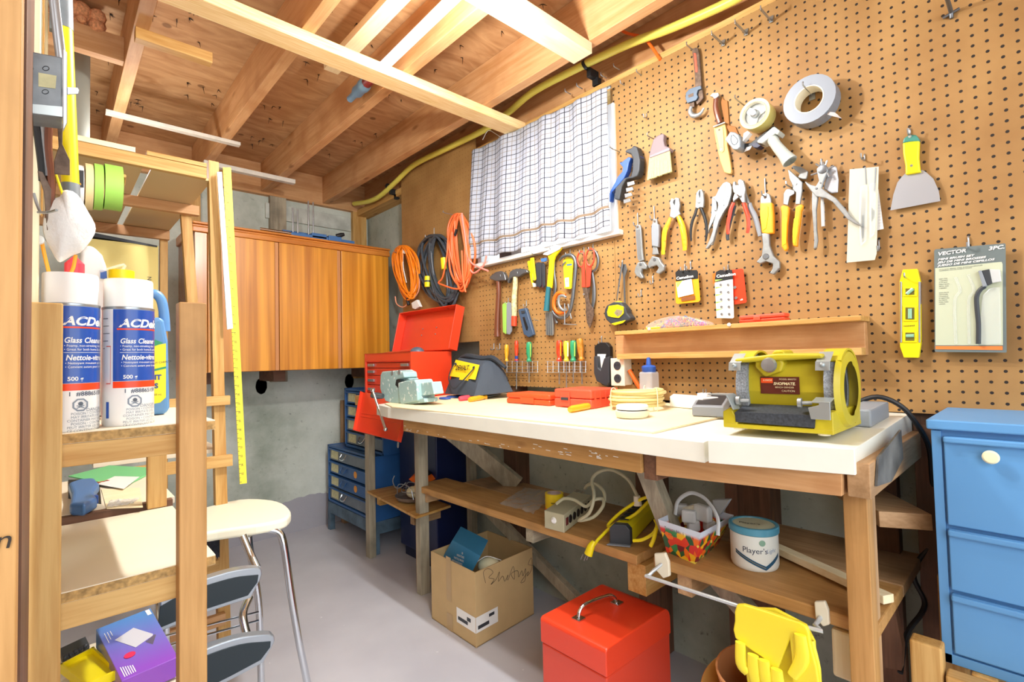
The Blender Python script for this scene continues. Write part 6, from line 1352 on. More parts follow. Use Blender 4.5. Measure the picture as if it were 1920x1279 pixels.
# level / tube with tape
lv = thing('yellow_tube', 'long yellow tube with grey duct-taped ends hanging upright at the left', 'tube')
yl2 = 1.0
a_, c_2, d_ = Y(118, -20, yl2), Y(120, 52, yl2), Y(132, 345, yl2); e_ = Y(133, 372, yl2)
G().tube([c_2, d_], .0105, n=16, smoothpath=False).build('tube_body', 'yellow', lv, smooth=True); G().tube([a_, c_2+Vector((0, 0, -.002))], .0112, n=16, smoothpath=False).build('taped_end', 'galv', lv, smooth=True); G().tube([d_, e_], .0112, n=16, smoothpath=False).build('taped_end', 'galv', lv, smooth=True)
al = thing('aluminium_bar', 'bent aluminium strip hanging in front of the yellow tube', 'metal strip')
G().tube([Y(100, -10, .95), Y(108, 60, .95), Y(115, 115, .95)], .006, n=8, flat=(Vector((0, 1, 0)), .3)).build('strip', 'steel', al, smooth=True)
sp = thing('pry_scraper', 'rusty flat pry scraper hanging below the junction box, wide blade down', 'scraper')
G().prism([Y(107, 225, .93), Y(118, 232, .93), Y(117, 270, .93), Y(131, 300, .93), Y(131, 328, .93), Y(102, 326, .93), Y(101, 302, .93), Y(110, 275, .93)], (0, .003, 0)).build('blade', 'rusty', sp, bevel=.0006)
for k, (pts_, r_, mt, lb) in enumerate((([(62, 222), (70, 250), (78, 310), (80, 340)], .0045, 'black', 'black handled tool hanging in the dark cluster under the junction box'), ([(78, 222), (82, 260), (86, 330)], .003, 'steel', 'thin steel rod hanging in the cluster under the junction box'), ([(91, 232), (90, 280), (96, 340), (92, 410)], .0048, 'brownw', 'brown wooden handled tool hanging left of the pry scraper'), ([(104, 325), (120, 372)], .0016, 'yellow', 'yellow elastic strap of the dust mask running up to a nail'))):
    tag(G().tube([Y(px, py, .955) for px, py in pts_], r_, n=8).build('hanging_tool' if k < 3 else 'elastic_strap', mt, smooth=True), lb, 'tool' if k < 3 else 'strap')
hk = tag(G().tube([Y(63, 362, .94), Y(70, 385, .94), Y(77, 398, .93), Y(90, 398, .92), Y(106, 394, .90)], .0018, n=8).build('wire_hook', 'steel', smooth=True), 'bent wire hook sticking out beside the white dust mask', 'hook')
tag(G().prism([Y(70, 320, .95), Y(80, 322, .95), Y(97, 355, .95), Y(93, 430, .95), Y(88, 432, .95), Y(82, 360, .95)], (0, .004, 0)).build('long_nose_tool', 'rusty', bevel=.001), 'rusty tapered pliers hanging left of the white dust mask', 'pliers')
# respirator
rs = thing('respirator_mask', 'white folded cup dust mask hanging on a nail above the left spray can', 'mask')
ym_ = .97; out_ = [(84, 400), (96, 376), (112, 370), (116, 358), (136, 360), (152, 374), (166, 400), (178, 420), (178, 438), (164, 460), (150, 474), (134, 480), (118, 490), (108, 490), (96, 470), (84, 448), (80, 425)]
P = smooth_poly([Y(px, py, ym_) for px, py in out_], 2); cc = sum(P, Vector())/len(P); v = []; n = len(P); rings = 7
for k in range(rings):
    t_ = k/(rings-1); sc2 = math.cos(t_*math.pi/2*.94); dp = -.034*math.sin(t_*math.pi/2)
    for i, p_ in enumerate(P): v.append(cc+(p_-cc)*sc2+Vector((0, dp+.0018*math.sin((p_.z-cc.z)*260+i*.4)*(1-t_)*(1 if k else 0), 0)))
f = [(k*n+i, k*n+(i+1) % n, (k+1)*n+(i+1) % n, (k+1)*n+i) for k in range(rings-1) for i in range(n)]+[tuple((rings-1)*n+i for i in range(n)), tuple(reversed(range(n)))]
me = mk(v, f); link('mask_cup', me, plain('maskwhite', 'eeeeea', .8, bump=.5, scale=220), rs, smooth=True)
for s_ in (((78, 452), (84, 480), (92, 512)), ((142, 478), (138, 500), (133, 512))): G().tube([Y(px, py, ym_) for px, py in s_], .0022, n=6, flat=(Vector((0, 1, 0)), .4)).build('strap', 'yelloworange', rs, smooth=True)
G().lathe([(0, .004), (.006, .004), (.007, 0)], Y(73, 450, ym_), (0, -1, 0), n=14).build('strap_button', 'white', rs)
G().tube([Y(70, 398, .92), Y(88, 398, .915)], .0015, n=6).build('nose_clip', 'steel', rs)
# ================================================================= TOOLS ON THE PEGBOARD
def sc(off, k, pts): return [(off[0]+x/k, off[1]+y/k) for x, y in pts]
A8 = lambda *p: sc((1260, 60), 7.99, p)
B8 = lambda *p: sc((1320, 160), 7.99, p)
C10 = lambda *p: sc((1130, 240), 10.66, p)
D10 = lambda *p: sc((1170, 380), 10.66, p)
E10 = lambda *p: sc((1290, 320), 10.66, p)
F8 = lambda *p: sc((1440, 290), 8.7, p)
Q3 = lambda *p: sc((960, 0), 4, p)
Q4 = lambda *p: sc((1440, 0), 4, p)
Q7 = lambda *p: sc((960, 320), 4, p)
Q8 = lambda *p: sc((1440, 320), 4, p)
H8 = lambda *p: sc((900, 460), 7.99, p)
K6 = lambda *p: sc((900, 600), 6.39, p)
plain('hook', 'a8aeb2', .35, .8)
def hook(px, py, label, L_=.04, up=.030, r=.0021, plate_=False):
    """wire hook: back leg up the board, prong towards the room"""
    c = X(px, py, PX); g = G()
    if up: g.tube([c+Vector((.004, 0, up)), c+Vector((-.003, 0, up-.004)), c+Vector((-.003, 0, .004)), c+Vector((-.010, 0, -.001)), c+Vector((-L_, 0, -.002)), c+Vector((-L_-.004, 0, .010))], r, n=8, sub=3)
    else: g.tube([c+Vector((.004, 0, 0)), c+Vector((-L_, 0, .0)), c+Vector((-L_-.004, 0, .010))], r, n=8, sub=3)
    if plate_: g.box((c.x-.004, c.y-.008, c.z-.016), (c.x-.0005, c.y+.008, c.z+.014)); 
    return tag(g.build('peg_hook', 'hook', smooth=not plate_), label, 'hook', 'wire hooks in the pegboard')
def W(name, label, cat, group=None): return thing(name, label, cat, group)
def pl_(t, nm, pts, d, th, mat, sm=0, bv=.001, seg=2): return plate(G(), pts, d, th, sm).build(nm, mat, t, bevel=bv, seg=seg)
def tb_(t, nm, pts, d, r, mat, flat=.6, n=10, sub=4, closed=False): return wtube(G(), pts, d, r, flat, n, sub, closed=closed).build(nm, mat, t, smooth=True)
def disc(t, nm, px, py, d, r, h, mat, n=24, r2=None): return G().lathe([(0, h), (r2 if r2 is not None else r*.85, h), (r, h*.6), (r, 0)], X(px, py, PX-d), (-1, 0, 0), n=n).build(nm, mat, t, smooth=True)
# pipe wrench
t = W('pipe_wrench', 'old pipe wrench with a red-painted handle and open hooked jaw, hung near the top', 'wrench')
pl_(t, 'handle', A8((298, 258), (345, 232), (385, 240), (405, 330), (440, 800), (470, 985), (420, 1045), (370, 1090), (345, 1000), (345, 700), (325, 480)), .016, .010, 'rusty')
pl_(t, 'red_inlay', A8((322, 312), (358, 318), (382, 560), (380, 600), (350, 605)), .0175, .0015, plain('redpaint', 'e85a42', .5))
g = G(); c_ = A8((205, 915), (250, 860), (300, 835), (430, 800), (440, 850), (385, 870), (370, 930), (388, 970), (360, 1020), (230, 1065), (200, 1000))
o = pl_(t, 'nut_block', c_, .024, .010, plain('castblue', '5a6878', .45, .6)); pl_(t, 'nut_window', A8((240, 945), (320, 910), (320, 960), (250, 985)), .0245, .0005, 'rusty', bv=0)
pl_(t, 'shank', A8((262, 1065), (330, 1040), (330, 1120), (268, 1130)), .017, .008, 'rusty')
tb_(t, 'hook_jaw', A8((285, 1120), (272, 1180), (290, 1235), (340, 1255), (420, 1225), (478, 1140)), .020, [.006, .008, .008, .008, .006, .004], 'castal', .8)
# sheath knife
t = W('sheath_knife', 'hunting knife with dark ribbed grip in a tan leather sheath', 'knife')
pl_(t, 'sheath', B8((145, 640), (310, 570), (335, 680), (350, 900), (385, 1080), (410, 1290), (395, 1325), (350, 1320), (300, 1300), (240, 1130), (185, 900), (150, 700)), .014, .012, plain('leather', 'e0b268', .6, var=.1), 1, .002)
pl_(t, 'keeper_strap', B8((165, 650), (280, 620), (295, 780), (300, 980), (265, 1010), (235, 990), (200, 800)), .0165, .0025, plain('leather2', 'eac27c', .55), 0, .001)
tb_(t, 'grip', B8((180, 195), (175, 330), (205, 460), (235, 570)), .016, [.0085, .0095, .0095, .0085], 'brownw', .7)
pl_(t, 'pommel', B8((85, 160), (130, 115), (215, 110), (222, 150), (190, 185), (150, 200), (130, 170)), .022, .014, 'steel')
pl_(t, 'guard', B8((130, 615), (310, 545), (318, 558), (140, 628)), .022, .014, 'steel')
pl_(t, 'belt_loop', B8((275, 180), (300, 215), (350, 230), (380, 600), (470, 620), (520, 740), (400, 720), (330, 640), (305, 560), (250, 250)), .006, .003, plain('leather3', '9c6428', .7))
disc(t, 'snap', 1352, 280.5, .0168, .0035, .0015, 'steel'); disc(t, 'rivet', 1348.5, 243.5, .0168, .0028, .001, 'rusty')
# tape gun
t = W('tape_dispenser', 'pistol-grip packing tape dispenser with a yellowish tape reel and white handle', 'tape dispenser')
c = X(1416, 214, PX-.075); cax = (1, 0, 0)
R_ = abs(X(1386, 216, PX-.075).y-X(1444, 216, PX-.075).y)/2
c = X(1414.5, 213, PX-.075)
ring(G(), c, cax, R_, R_*.80, .048, n=48).build('tape_reel', plain('tapeyel', 'cfc170', .25, coat=.4), t, smooth=True)
G().lathe([(R_*.80, .002), (R_*.74, -.002), (R_*.70, .004), (R_*.74, .030)], c, cax, n=40, caps=False).build('reel_rim', 'offwhite', t, smooth=True)
G().lathe([(0, .010), (R_*.74, .010), (R_*.74, .014), (0, .014)], c, cax, n=32).build('reel_disc', plain('hubgrey', '8e9290', .5), t, smooth=True)
g = G(); sp_ = []
for k in range(12):
    a_ = k*math.pi/6+.5; r_ = R_*(.70 if k % 4 in (0, 1) else .34); sp_.append(c+Vector((.006, math.cos(a_)*r_, math.sin(a_)*r_)))
g.prism(smooth_poly(sp_, 2), (.005, 0, 0)); g.build('hub_spokes', plain('hubwhite', 'bcc3c1', .4), t, bevel=.001)
G().lathe([(0, -.010), (.0075, -.010), (.010, -.007), (.012, .0), (.0125, .006)], c, cax, n=24).build('hub_knob', 'steel', t, smooth=True)
p0, p1 = X(1447, 252, PX-.055), X(1478, 300, PX-.055)
G().tube([X(1443, 252, PX-.055), X(1455, 272, PX-.055), X(1470, 290, PX-.055), X(1481, 303, PX-.055)], [.016, .0145, .0165, .021], n=20, flat=(Vector((1, 0, 0)), .95)).build('handle', plain('gunwhite', 'b6bcb4', .35), t, smooth=True)
G().lathe([(0, 0), (.0175, 0)], X(1481.6, 303.9, PX-.055)+Vector((0, 0, -.0007)), (p1-p0), n=20).build('handle_hollow', plain('hollow', '9aa296', .6), t)
pl_(t, 'handle_plate', B8((790, 830), (1020, 630), (1050, 615), (1140, 680), (1095, 745), (1070, 720), (870, 870), (800, 860)), .07, .045, 'gunwhite', 0, .003)
pl_(t, 'frame', B8((560, 900), (560, 880), (700, 860), (1040, 600), (1100, 640), (800, 880), (740, 900), (580, 960)), .045, .004, 'black', 0, .001)
pl_(t, 'brush_head', B8((305, 810), (390, 690), (460, 700), (520, 740), (545, 830), (545, 920), (500, 965), (430, 960), (400, 920)), .075, .045, plain('gunhead', '98a2aa', .35, .3), 1, .004)
tb_(t, 'teardrop', B8((420, 740), (405, 830), (440, 890), (490, 870), (500, 810)), .0755, .0012, 'darkgrey', 1, closed=True)
pl_(t, 'clear_guard', B8((590, 720), (650, 680), (690, 710), (590, 830), (575, 840)), .065, .02, 'clearplastic')
pl_(t, 'blade', B8((700, 880), (780, 850), (850, 900), (800, 935), (740, 930)), .066, .03, 'navy2')
pl_(t, 'tape_tail', B8((630, 930), (720, 905), (690, 960), (600, 1000)), .05, .001, 'clearplastic')
# duct tape
t = W('duct_tape', 'thick roll of silver-grey duct tape hanging on a metal peg', 'tape')
c = X(1522, 187, PX-.062); yy = [X(1468, 190, PX-.062).y, X(1568, 182, PX-.062).y]; R_ = (yy[0]-yy[1])/2; c = Vector((PX-.062, sum(yy)/2, X(1519, 185, PX-.062).z))
ring(G(), c, (1, 0, 0), R_, R_*.57, .048, n=28).build('tape_body', plain('duct', '848c96', .45, .15), t, smooth=False)
ring(G(), c-Vector((.0008, 0, 0)), (1, 0, 0), R_*.57, R_*.53, .049, n=48).build('core', 'offwhite', t, smooth=True)
pl_(t, 'tape_end', Q4((425, 850), (450, 835), (505, 845), (555, 890), (520, 880), (470, 868)), .055, .001, 'steel', bv=0)
hook(1523, 178, 'flat metal peg through the middle of the duct tape roll', L_=.075, up=0, plate_=True)
# putty knife
t = W('putty_knife', 'wide putty knife with yellow and teal handle and shiny fan-shaped blade', 'putty knife')
pl_(t, 'handle', Q4((1008, 1070), (1135, 1050), (1130, 1180), (1140, 1275), (1150, 1290), (1030, 1310), (1028, 1240), (1012, 1150)), .020, .016, 'yellow', 1, .004, 3)
pl_(t, 'handle_cap', Q4((1006, 1075), (1018, 1035), (1060, 1008), (1110, 1010), (1134, 1040), (1135, 1060), (1060, 1062)), .021, .017, plain('teal2', '3f8578', .4), 0, .003)
pl_(t, 'blade', Q8((1000, 50), (1040, 10), (1160, -5), (1190, 15), (1240, 60), (1280, 150), (1292, 228), (918, 298), (940, 180), (970, 90)), .012, .0015, plain('mirror', 'b4bac2', .35, .55), 0, 0)
disc(t, 'rivet', 1708.8, 310.5, .0205, .003, .001, 'steel'); disc(t, 'hang_hole', 1706, 256, .0215, .0035, .0008, 'hollow')
# counter brush
t = W('hand_brush', 'small mauve-grey brush with cream bristles hanging beside the blue clamp', 'brush')
pl_(t, 'handle', C10((925, 540), (960, 380), (1010, 220), (1090, 150), (1190, 105), (1225, 130), (1215, 250), (1240, 350), (1320, 385), (1340, 450), (1200, 510), (960, 600), (925, 600)), .030, .022, plain('mauve', '7c6c70', .5), 0, .004, 3)
pl_(t, 'ferrule', C10((930, 545), (1310, 385), (1340, 400), (1335, 455), (935, 605), (925, 570)), .034, .028, plain('mauve2', '8c7c84', .45), 0, .003)
g = G()
for k in range(15):
    a_ = (950+27*k, 590-10.6*k); b__ = (905+33*k+random.uniform(-6, 6), 1040-11.5*k+random.uniform(-6, 6)); pa, pb_ = C10(a_, b__); 
    for dx in (0, .010): g.tube([X(pa[0], pa[1], PX-.028+dx), X(pb_[0], pb_[1], PX-.032+dx)], [.0036, .0046], n=7, smoothpath=False)
g.build('bristles', plain('bristle', 'c6c28a', .8, var=.15, scale=200), t, smooth=True)['kind'] = 'stuff'
# blue ratchet clamp
t = W('bar_clamp_grip', 'blue and dark grey plastic sprung tool hanging right of the curtain', 'clamp')
pl_(t, 'body', C10((570, 400), (610, 350), (680, 370), (720, 520), (745, 640), (730, 850), (690, 960), (600, 1000), (460, 1030), (380, 1180), (330, 1440), (230, 1420), (250, 1150), (400, 1010), (560, 960), (590, 850), (600, 600), (560, 520), (440, 480), (470, 430)), .045, .035, 'darkgrey', 1, .004, 3)
pl_(t, 'trigger', C10((430, 640), (520, 575), (560, 600), (520, 700), (490, 860), (420, 1010), (330, 1120), (170, 1290), (150, 1460), (130, 1480), (130, 1300), (260, 1060), (300, 970), (390, 870), (400, 780), (330, 700), (400, 670)), .047, .025, 'blue', 1, .003, 3)
pl_(t, 'back_shell', C10((690, 480), (745, 560), (750, 740), (720, 890), (680, 950), (690, 760)), .040, .030, plain('blued', '22408c', .4), 1, .003)
g = G()
for k in range(4):
    c_ = C10((490-26*k, 1090+115*k), (620-26*k, 1060+115*k), (640-26*k, 1120+115*k), (500-26*k, 1165+115*k)); plate(g, c_, .047, .004)
o = g.build('ratchet_window', 'steel', t); o['kind'] = 'stuff'
# wrenches
def adj(label, body, jaw, grip=None, gripmat='ltgrey', x_=.012, holec=None):
    t = W('adjustable_wrench', label, 'wrench'); pl_(t, 'handle', body, x_+.006, .009, 'castal', 0, .002, 3); pl_(t, 'jaw_head', jaw, x_+.010, .015, 'castal', 0, .003, 3)
    if grip: pl_(t, 'grip', grip, x_+.012, .017, gripmat, 0, .004, 3)
    if holec: disc(t, 'hang_hole', holec[0], holec[1], x_+.0064, .0042, .0006, 'rusty')
    return t
t = adj('slim bare steel adjustable wrench, the leftmost of the wrench row', D10((220, 470), (260, 440), (320, 440), (335, 500), (370, 1000), (390, 1150), (300, 1180), (265, 1120), (240, 800), (225, 540)), Q7((925, 720), (940, 690), (985, 680), (1012, 715), (1002, 740), (972, 738), (965, 765), (985, 800), (970, 812), (930, 790), (915, 760)), holec=(1195.5, 425.5))
pl_(t, 'groove', D10((240, 550), (318, 530), (345, 1100), (325, 1140), (290, 1120), (262, 900)), .0188, .0006, 'steel', 0, 0); disc(t, 'worm_screw', 1201, 496, .022, .0055, .002, 'darksteel')
t = adj('adjustable wrench with a slate grey sleeve on its handle', D10((575, 330), (650, 320), (670, 430), (660, 900), (690, 1030), (560, 1040), (575, 870), (560, 430)), Q7((1020, 690), (1050, 640), (1098, 650), (1120, 690), (1143, 715), (1135, 750), (1100, 775), (1075, 765), (1098, 730), (1085, 710), (1045, 720), (1025, 735), (1018, 715)), D10((545, 425), (610, 410), (690, 430), (695, 650), (680, 890), (550, 870), (538, 600)), 'grey', holec=(1227.5, 415))
disc(t, 'worm_screw', 1227, 487, .022, .006, .002, 'darksteel')
t = adj('large adjustable wrench with an orange and yellow grip beside the red pliers', E10((1445, 560), (1480, 470), (1560, 440), (1625, 470), (1655, 560), (1660, 660), (1445, 660)), Q7((1830, 685), (1870, 640), (1880, 560), (1870, 470), (1925, 465), (1930, 560), (1960, 640), (2003, 680), (2005, 730), (1960, 780), (1930, 770), (1950, 740), (1955, 700), (1900, 680), (1860, 700)), E10((1435, 640), (1680, 635), (1700, 900), (1700, 1250), (1580, 1265), (1470, 1245), (1430, 900)), 'yelloworange', holec=(1434.5, 370))
pl_(t, 'grip_inlay', E10((1480, 820), (1560, 700), (1600, 720), (1600, 900), (1560, 1150), (1490, 1200)), .0255, .002, 'yellow', 1, .001); disc(t, 'worm_screw', 1436, 481, .022, .009, .003, 'darksteel')
# pliers
def pliers(name, label, head, ha, hb, ra, rb, ma, mb_, d=.018, slot=None, tips=None, tipmat='yellow'):
    t = W(name, label, 'pliers'); pl_(t, 'jaws', head, d+.006, .011, 'castal', 0, .0022, 3)
    tb_(t, 'handle', ha, d, ra, ma, .7); tb_(t, 'handle', hb, d, rb, mb_, .7)
    if slot: pl_(t, 'jaw_gap', slot, d+.0064, .0006, 'black', 0, 0)
    return t
t = pliers('combination_pliers', 'combination pliers with thick orange and yellow two-tone grips', Q7((1180, 240), (1195, 205), (1215, 215), (1225, 200), (1250, 205), (1258, 255), (1250, 300), (1262, 325), (1215, 360), (1180, 345), (1188, 290)), D10((930, 300), (880, 430), (820, 560), (800, 720), (795, 860), (780, 1010)), D10((1075, 260), (1130, 380), (1180, 520), (1205, 700), (1215, 830), (1220, 930)), [.006, .009, .010, .010, .009, .007], [.007, .010, .010, .0105, .010, .007], 'yelloworange', 'yelloworange', slot=Q7((1206, 240), (1212, 220), (1226, 215), (1220, 262)))
tb_(t, 'grip_inlay', D10((862, 500), (820, 600), (808, 760)), .0245, [.005, .007, .005], 'yellow', .4); tb_(t, 'grip_inlay', D10((1135, 470), (1170, 600), (1192, 740)), .0245, [.005, .007, .005], 'yellow', .4)
for px, py in ((1243.5, 474), (1284, 466)): tb_(t, 'grip_tip', [(px, py-4), (px, py+3.5)], .0195, [.0075, .0068], 'yellow', .75)
t = pliers('black_pliers', 'short pliers with slim shiny black handles', E10((150, 580), (160, 450), (210, 380), (270, 370), (305, 450), (315, 600), (300, 740), (230, 735), (200, 760), (140, 740)), E10((180, 740), (140, 880), (90, 1000), (60, 1150), (55, 1280), (62, 1410)), E10((255, 735), (310, 870), (350, 1000), (370, 1150), (370, 1280), (350, 1420)), [.005, .0055, .0055, .005, .0045, .003], [.005, .0055, .0055, .005, .0045, .003], 'black', 'black', slot=E10((205, 460), (228, 390), (245, 400), (250, 500), (232, 560)))
disc(t, 'pivot', 1310.5, 378.5, .0245, .0055, .001, 'castal')
t = W('locking_pliers', 'large silver locking pliers with round jaws and riveted body', 'pliers')
pl_(t, 'upper_body', E10((480, 530), (550, 500), (620, 350), (700, 250), (770, 215), (840, 250), (875, 330), (870, 450), (800, 700), (700, 850), (620, 1000), (560, 1200), (500, 1420), (380, 1560), (340, 1560), (420, 1400), (490, 1200), (500, 1050), (560, 850), (600, 700), (590, 640)), .026, .014, 'castal', 0, .002, 3)
pl_(t, 'release_lever', E10((480, 530), (560, 560), (575, 700), (575, 850), (500, 1020), (420, 1180), (395, 1260), (410, 1100), (460, 900)), .022, .008, 'castal', 0, .0015)
pl_(t, 'lower_handle', sc((1170, 380), 10.66, ((1920, 200), (1880, 420), (1800, 700), (1760, 850), (1690, 850), (1740, 700), (1820, 420), (1880, 180))), .024, .012, 'castal', 0, .002)
for px, py in ((1364, 368), (1356, 375), (1357, 385), (1338.5, 371.5), (1339.5, 393.5)): disc(t, 'rivet', px, py, .0262, .0024, .0012, 'darksteel')
pl_(t, 'jaw_gap', E10((735, 270), (755, 300), (745, 400), (725, 420), (720, 330)), .0264, .0006, 'hollow', 0, 0)
t = pliers('cutting_pliers', 'diagonal cutters with red dipped handles, in front of the grey-handled pair', E10((885, 330), (900, 220), (940, 210), (950, 290), (1055, 280), (1100, 180), (1130, 280), (1150, 370), (1130, 470), (1135, 640), (1075, 640), (1020, 540), (950, 470), (905, 430)), E10((910, 640), (860, 760), (830, 900), (800, 1050), (795, 1180), (805, 1270)), E10((1110, 640), (1150, 760), (1195, 900), (1210, 1050), (1205, 1150), (1185, 1250)), [.006, .0065, .0065, .006, .006, .005], [.006, .0065, .0065, .006, .006, .005], 'redbody', 'redbody', d=.030)
t = pliers('cutting_pliers', 'pliers with slate grey handles partly hidden behind the red-handled cutters', E10((980, 300), (1000, 180), (1060, 170), (1100, 200), (1140, 300), (1150, 430), (1200, 560), (1230, 650), (1180, 660), (1060, 500), (930, 600), (900, 640), (890, 560), (930, 440)), E10((940, 700), (900, 830), (860, 960), (800, 1200), (790, 1320), (800, 1390)), E10((1230, 650), (1250, 760), (1330, 900), (1380, 1050), (1420, 1200), (1440, 1310)), [.005, .006, .006, .006, .006, .005], [.006, .0085, .0085, .008, .0075, .006], 'darkgrey', 'grey', d=.016)
t = W('groove_pliers', 'water-pump pliers with orange and yellow grips, left of the leather punch', 'pliers')
pl_(t, 'front_jaw', F8((320, 240), (350, 250), (480, 370), (560, 450), (555, 600), (520, 810), (445, 810), (455, 620), (400, 560), (385, 470), (350, 400)), .026, .008, 'castal', 0, .0018, 3)
pl_(t, 'rear_jaw', F8((385, 190), (420, 175), (540, 200), (650, 270), (640, 340), (620, 400), (560, 400), (480, 370), (520, 310), (440, 250), (400, 215)), .018, .008, 'castal', 0, .002)
pl_(t, 'rear_arm', F8((330, 550), (440, 580), (430, 640), (350, 690), (320, 830), (245, 810), (250, 640), (290, 570)), .018, .008, 'steel', 0, .002)
pl_(t, 'handle', F8((195, 850), (240, 815), (340, 850), (335, 950), (310, 1150), (300, 1400), (320, 1530), (270, 1580), (215, 1500), (215, 1200), (215, 950)), .024, .015, 'yelloworange', 0, .004, 3)
pl_(t, 'handle', F8((440, 850), (540, 800), (575, 830), (540, 920), (520, 1100), (480, 1350), (470, 1500), (400, 1490), (390, 1330), (420, 1100), (435, 950)), .030, .015, 'yelloworange', 0, .004, 3)
pl_(t, 'grip_inlay', F8((235, 1080), (310, 1020), (300, 1250), (290, 1450), (235, 1480), (225, 1250)), .0252, .0015, 'yellow', 1, 0); pl_(t, 'grip_inlay', F8((425, 1040), (500, 1010), (480, 1250), (440, 1450), (405, 1440), (400, 1250)), .0312, .0015, 'yellow', 1, 0)
disc(t, 'pivot', 1492, 345, .0265, .0035, .0012, 'steel')
t = W('leather_punch', 'silver rotary leather punch pliers with radiating punch tubes, splayed handles', 'punch pliers')
pl_(t, 'upper_arm', F8((600, 430), (700, 490), (780, 510), (830, 430), (800, 300), (790, 230), (850, 170), (930, 160), (980, 210), (960, 300), (900, 440), (870, 540), (1000, 640), (1100, 700), (1250, 870), (1340, 1000), (1550, 1180), (1400, 1120), (1290, 1050), (1050, 770), (940, 710), (780, 680), (690, 580), (610, 470)), .036, .010, 'castal', 0, .002, 3)
pl_(t, 'lower_arm', F8((720, 600), (800, 640), (810, 700), (785, 900), (790, 1200), (810, 1400), (790, 1520), (740, 1540), (750, 1400), (735, 1150), (715, 900), (715, 700)), .030, .010, 'castal', 0, .002, 3)
for a_, b__ in (((850, 200), (780, 150)), ((880, 170), (865, 70)), ((940, 170), (965, 95)), ((970, 230), (1080, 185)), ((800, 300), (700, 335)), ((970, 300), (1000, 360))):
    (p_, q2) = F8(a_, b__); g = wtube(G(), [p_, q2], .034, .0026, 1, sub=1); g.build('punch_tube', 'steel', t, smooth=True)
disc(t, 'punch_wheel', 1542, 317.5, .0365, .012, .002, 'darksteel'); disc(t, 'pivot', 1530.5, 353.5, .0365, .003, .0015, 'darksteel'); disc(t, 'rivet', 1538.5, 343, .0365, .002, .001, 'darksteel')
t = W('metal_clip', 'curved shiny metal tool with clear tube hanging behind the leather punch', 'metal tool')
pl_(t, 'shield', F8((980, 210), (1100, 180), (1120, 210), (1150, 400), (1140, 620), (1030, 630), (900, 560), (950, 340)), .020, .006, 'mirror', 0, .003)
tb_(t, 'tube', F8((880, 700), (890, 850), (895, 1000), (900, 1170)), .018, [.004, .005, .005, .005], 'clearplastic', 1); 
# white blister packs
t = W('blister_card', 'long narrow white blister card with clear plastic front, right of the leather punch', 'packet')
pl_(t, 'card', Q8((612, -10), (830, -30), (815, 620), (800, 670), (590, 690), (600, 400)), .022, .0015, plain('cardw', 'c9c9b8', .5), 0, 0)
pl_(t, 'bubble', F8((1490, 520), (1590, 480), (1620, 520), (1600, 1400), (1500, 1500), (1470, 1100)), .030, .008, bubm, 0, .004, 3); pl_(t, 'bubble', F8((1640, 480), (1750, 430), (1760, 900), (1740, 1280), (1650, 1380)), .030, .008, bubm, 0, .004, 3)
pl_(t, 'insert', F8((1575, 200), (1590, 200), (1606, 480), (1590, 480)), .024, .001, 'grey'); pl_(t, 'insert', F8((1745, 210), (1765, 210), (1740, 600), (1722, 600)), .024, .001, 'grey')
t = W('paper_slip', 'folded printed paper slip hanging behind the white blister card', 'paper')
pl_(t, 'slip', F8((1800, 560), (1885, 1210), (1760, 1240), (1720, 900)), .016, .001, plain('slipw', 'e6e4e0', .6), 0, 0)
g = G()
for k in range(9): a_, b__ = F8((1765+9*k*.6, 780+48*k), (1830+6*k, 770+48*k)); g = wtube(g, [a_, b__], .0166, .0004, 1, n=4, sub=1)
g.build('printed_lines', 'ltgrey', t)['kind'] = 'stuff'
# brush set pack
t = W('brush_set_pack', 'grey and white carded mini brush set, lettered VECTOR, at the right', 'packet')
d_ = .022
pl_(t, 'card', Q8((1246, 600), (1256, 590), (1775, 545), (1782, 552), (1790, 1360), (1785, 1365), (1256, 1360), (1250, 1350)), d_, .0015, plain('vgrey', '6c7878', .35), 0, 0)
pl_(t, 'card_window', Q8((1254, 732), (1752, 684), (1760, 700), (1762, 1310), (1256, 1310)), d_+.0008, .0008, plain('vwhite', 'c0c7ac', .5), 0, 0)
pl_(t, 'orange_rule', Q8((1256, 1316), (1760, 1316), (1760, 1346), (1256, 1340)), d_+.0008, .0008, plain('vorange', 'e8803a', .5), 0, 0)
o_ = X(1440+1270/4, 320+640/4, PX-d_-.0012); R2 = X(1440+1430/4, 320+625/4, PX-d_-.0012)-o_; UPZ = (0, 0, 1)
def vt(s_, px4, py4, sz, mat='white', **k): 
    o_ = X(1440+px4/4, 320+py4/4, PX-d_-.0014); text('lettering', s_, o_, (0, -1, .0), UPZ, sz, mat, t, depth=.0, **k)
vt('VECTOR', 1272, 638, .0085, bold=.03, shear=.2, sx=1.15); vt('3PC.', 1652, 598, .0085, bold=.03, shear=.2, sx=1.2)
vt('MINI BRUSH SET', 1274, 674, .0046, bold=.035, shear=.25, sx=1.42); vt('JEU DE MINI BROSSES', 1274, 697, .0046, bold=.035, shear=.25, sx=1.42); vt('JUEGO DE MINI CEPILLOS', 1274, 720, .0046, bold=.035, shear=.25, sx=1.38)
vt('INCLUDES: BRASS, STEEL & NYLON BRISTLES', 1282, 748, .0022, 'darkgrey', sx=1.3); vt('COMPREND: LAITON, ACIER ET NYLON', 1282, 758, .0022, 'darkgrey', sx=1.1)
for k, s_ in enumerate(('IDEAL FOR', 'CLEANING', 'RUST AND', 'PAINT FROM', 'METAL AND', 'CORNERS', 'IDEAL POUR', 'NETTOYER', 'LA ROUILLE', 'ET PEINTURE', 'DU METAL', 'IDEAL PARA', 'LIMPIAR')): vt(s_, 1282, 818+14*k+(20 if k > 5 else 0), .0024, 'darkgrey')
vt('', 1282, 1335, .003) if False else None
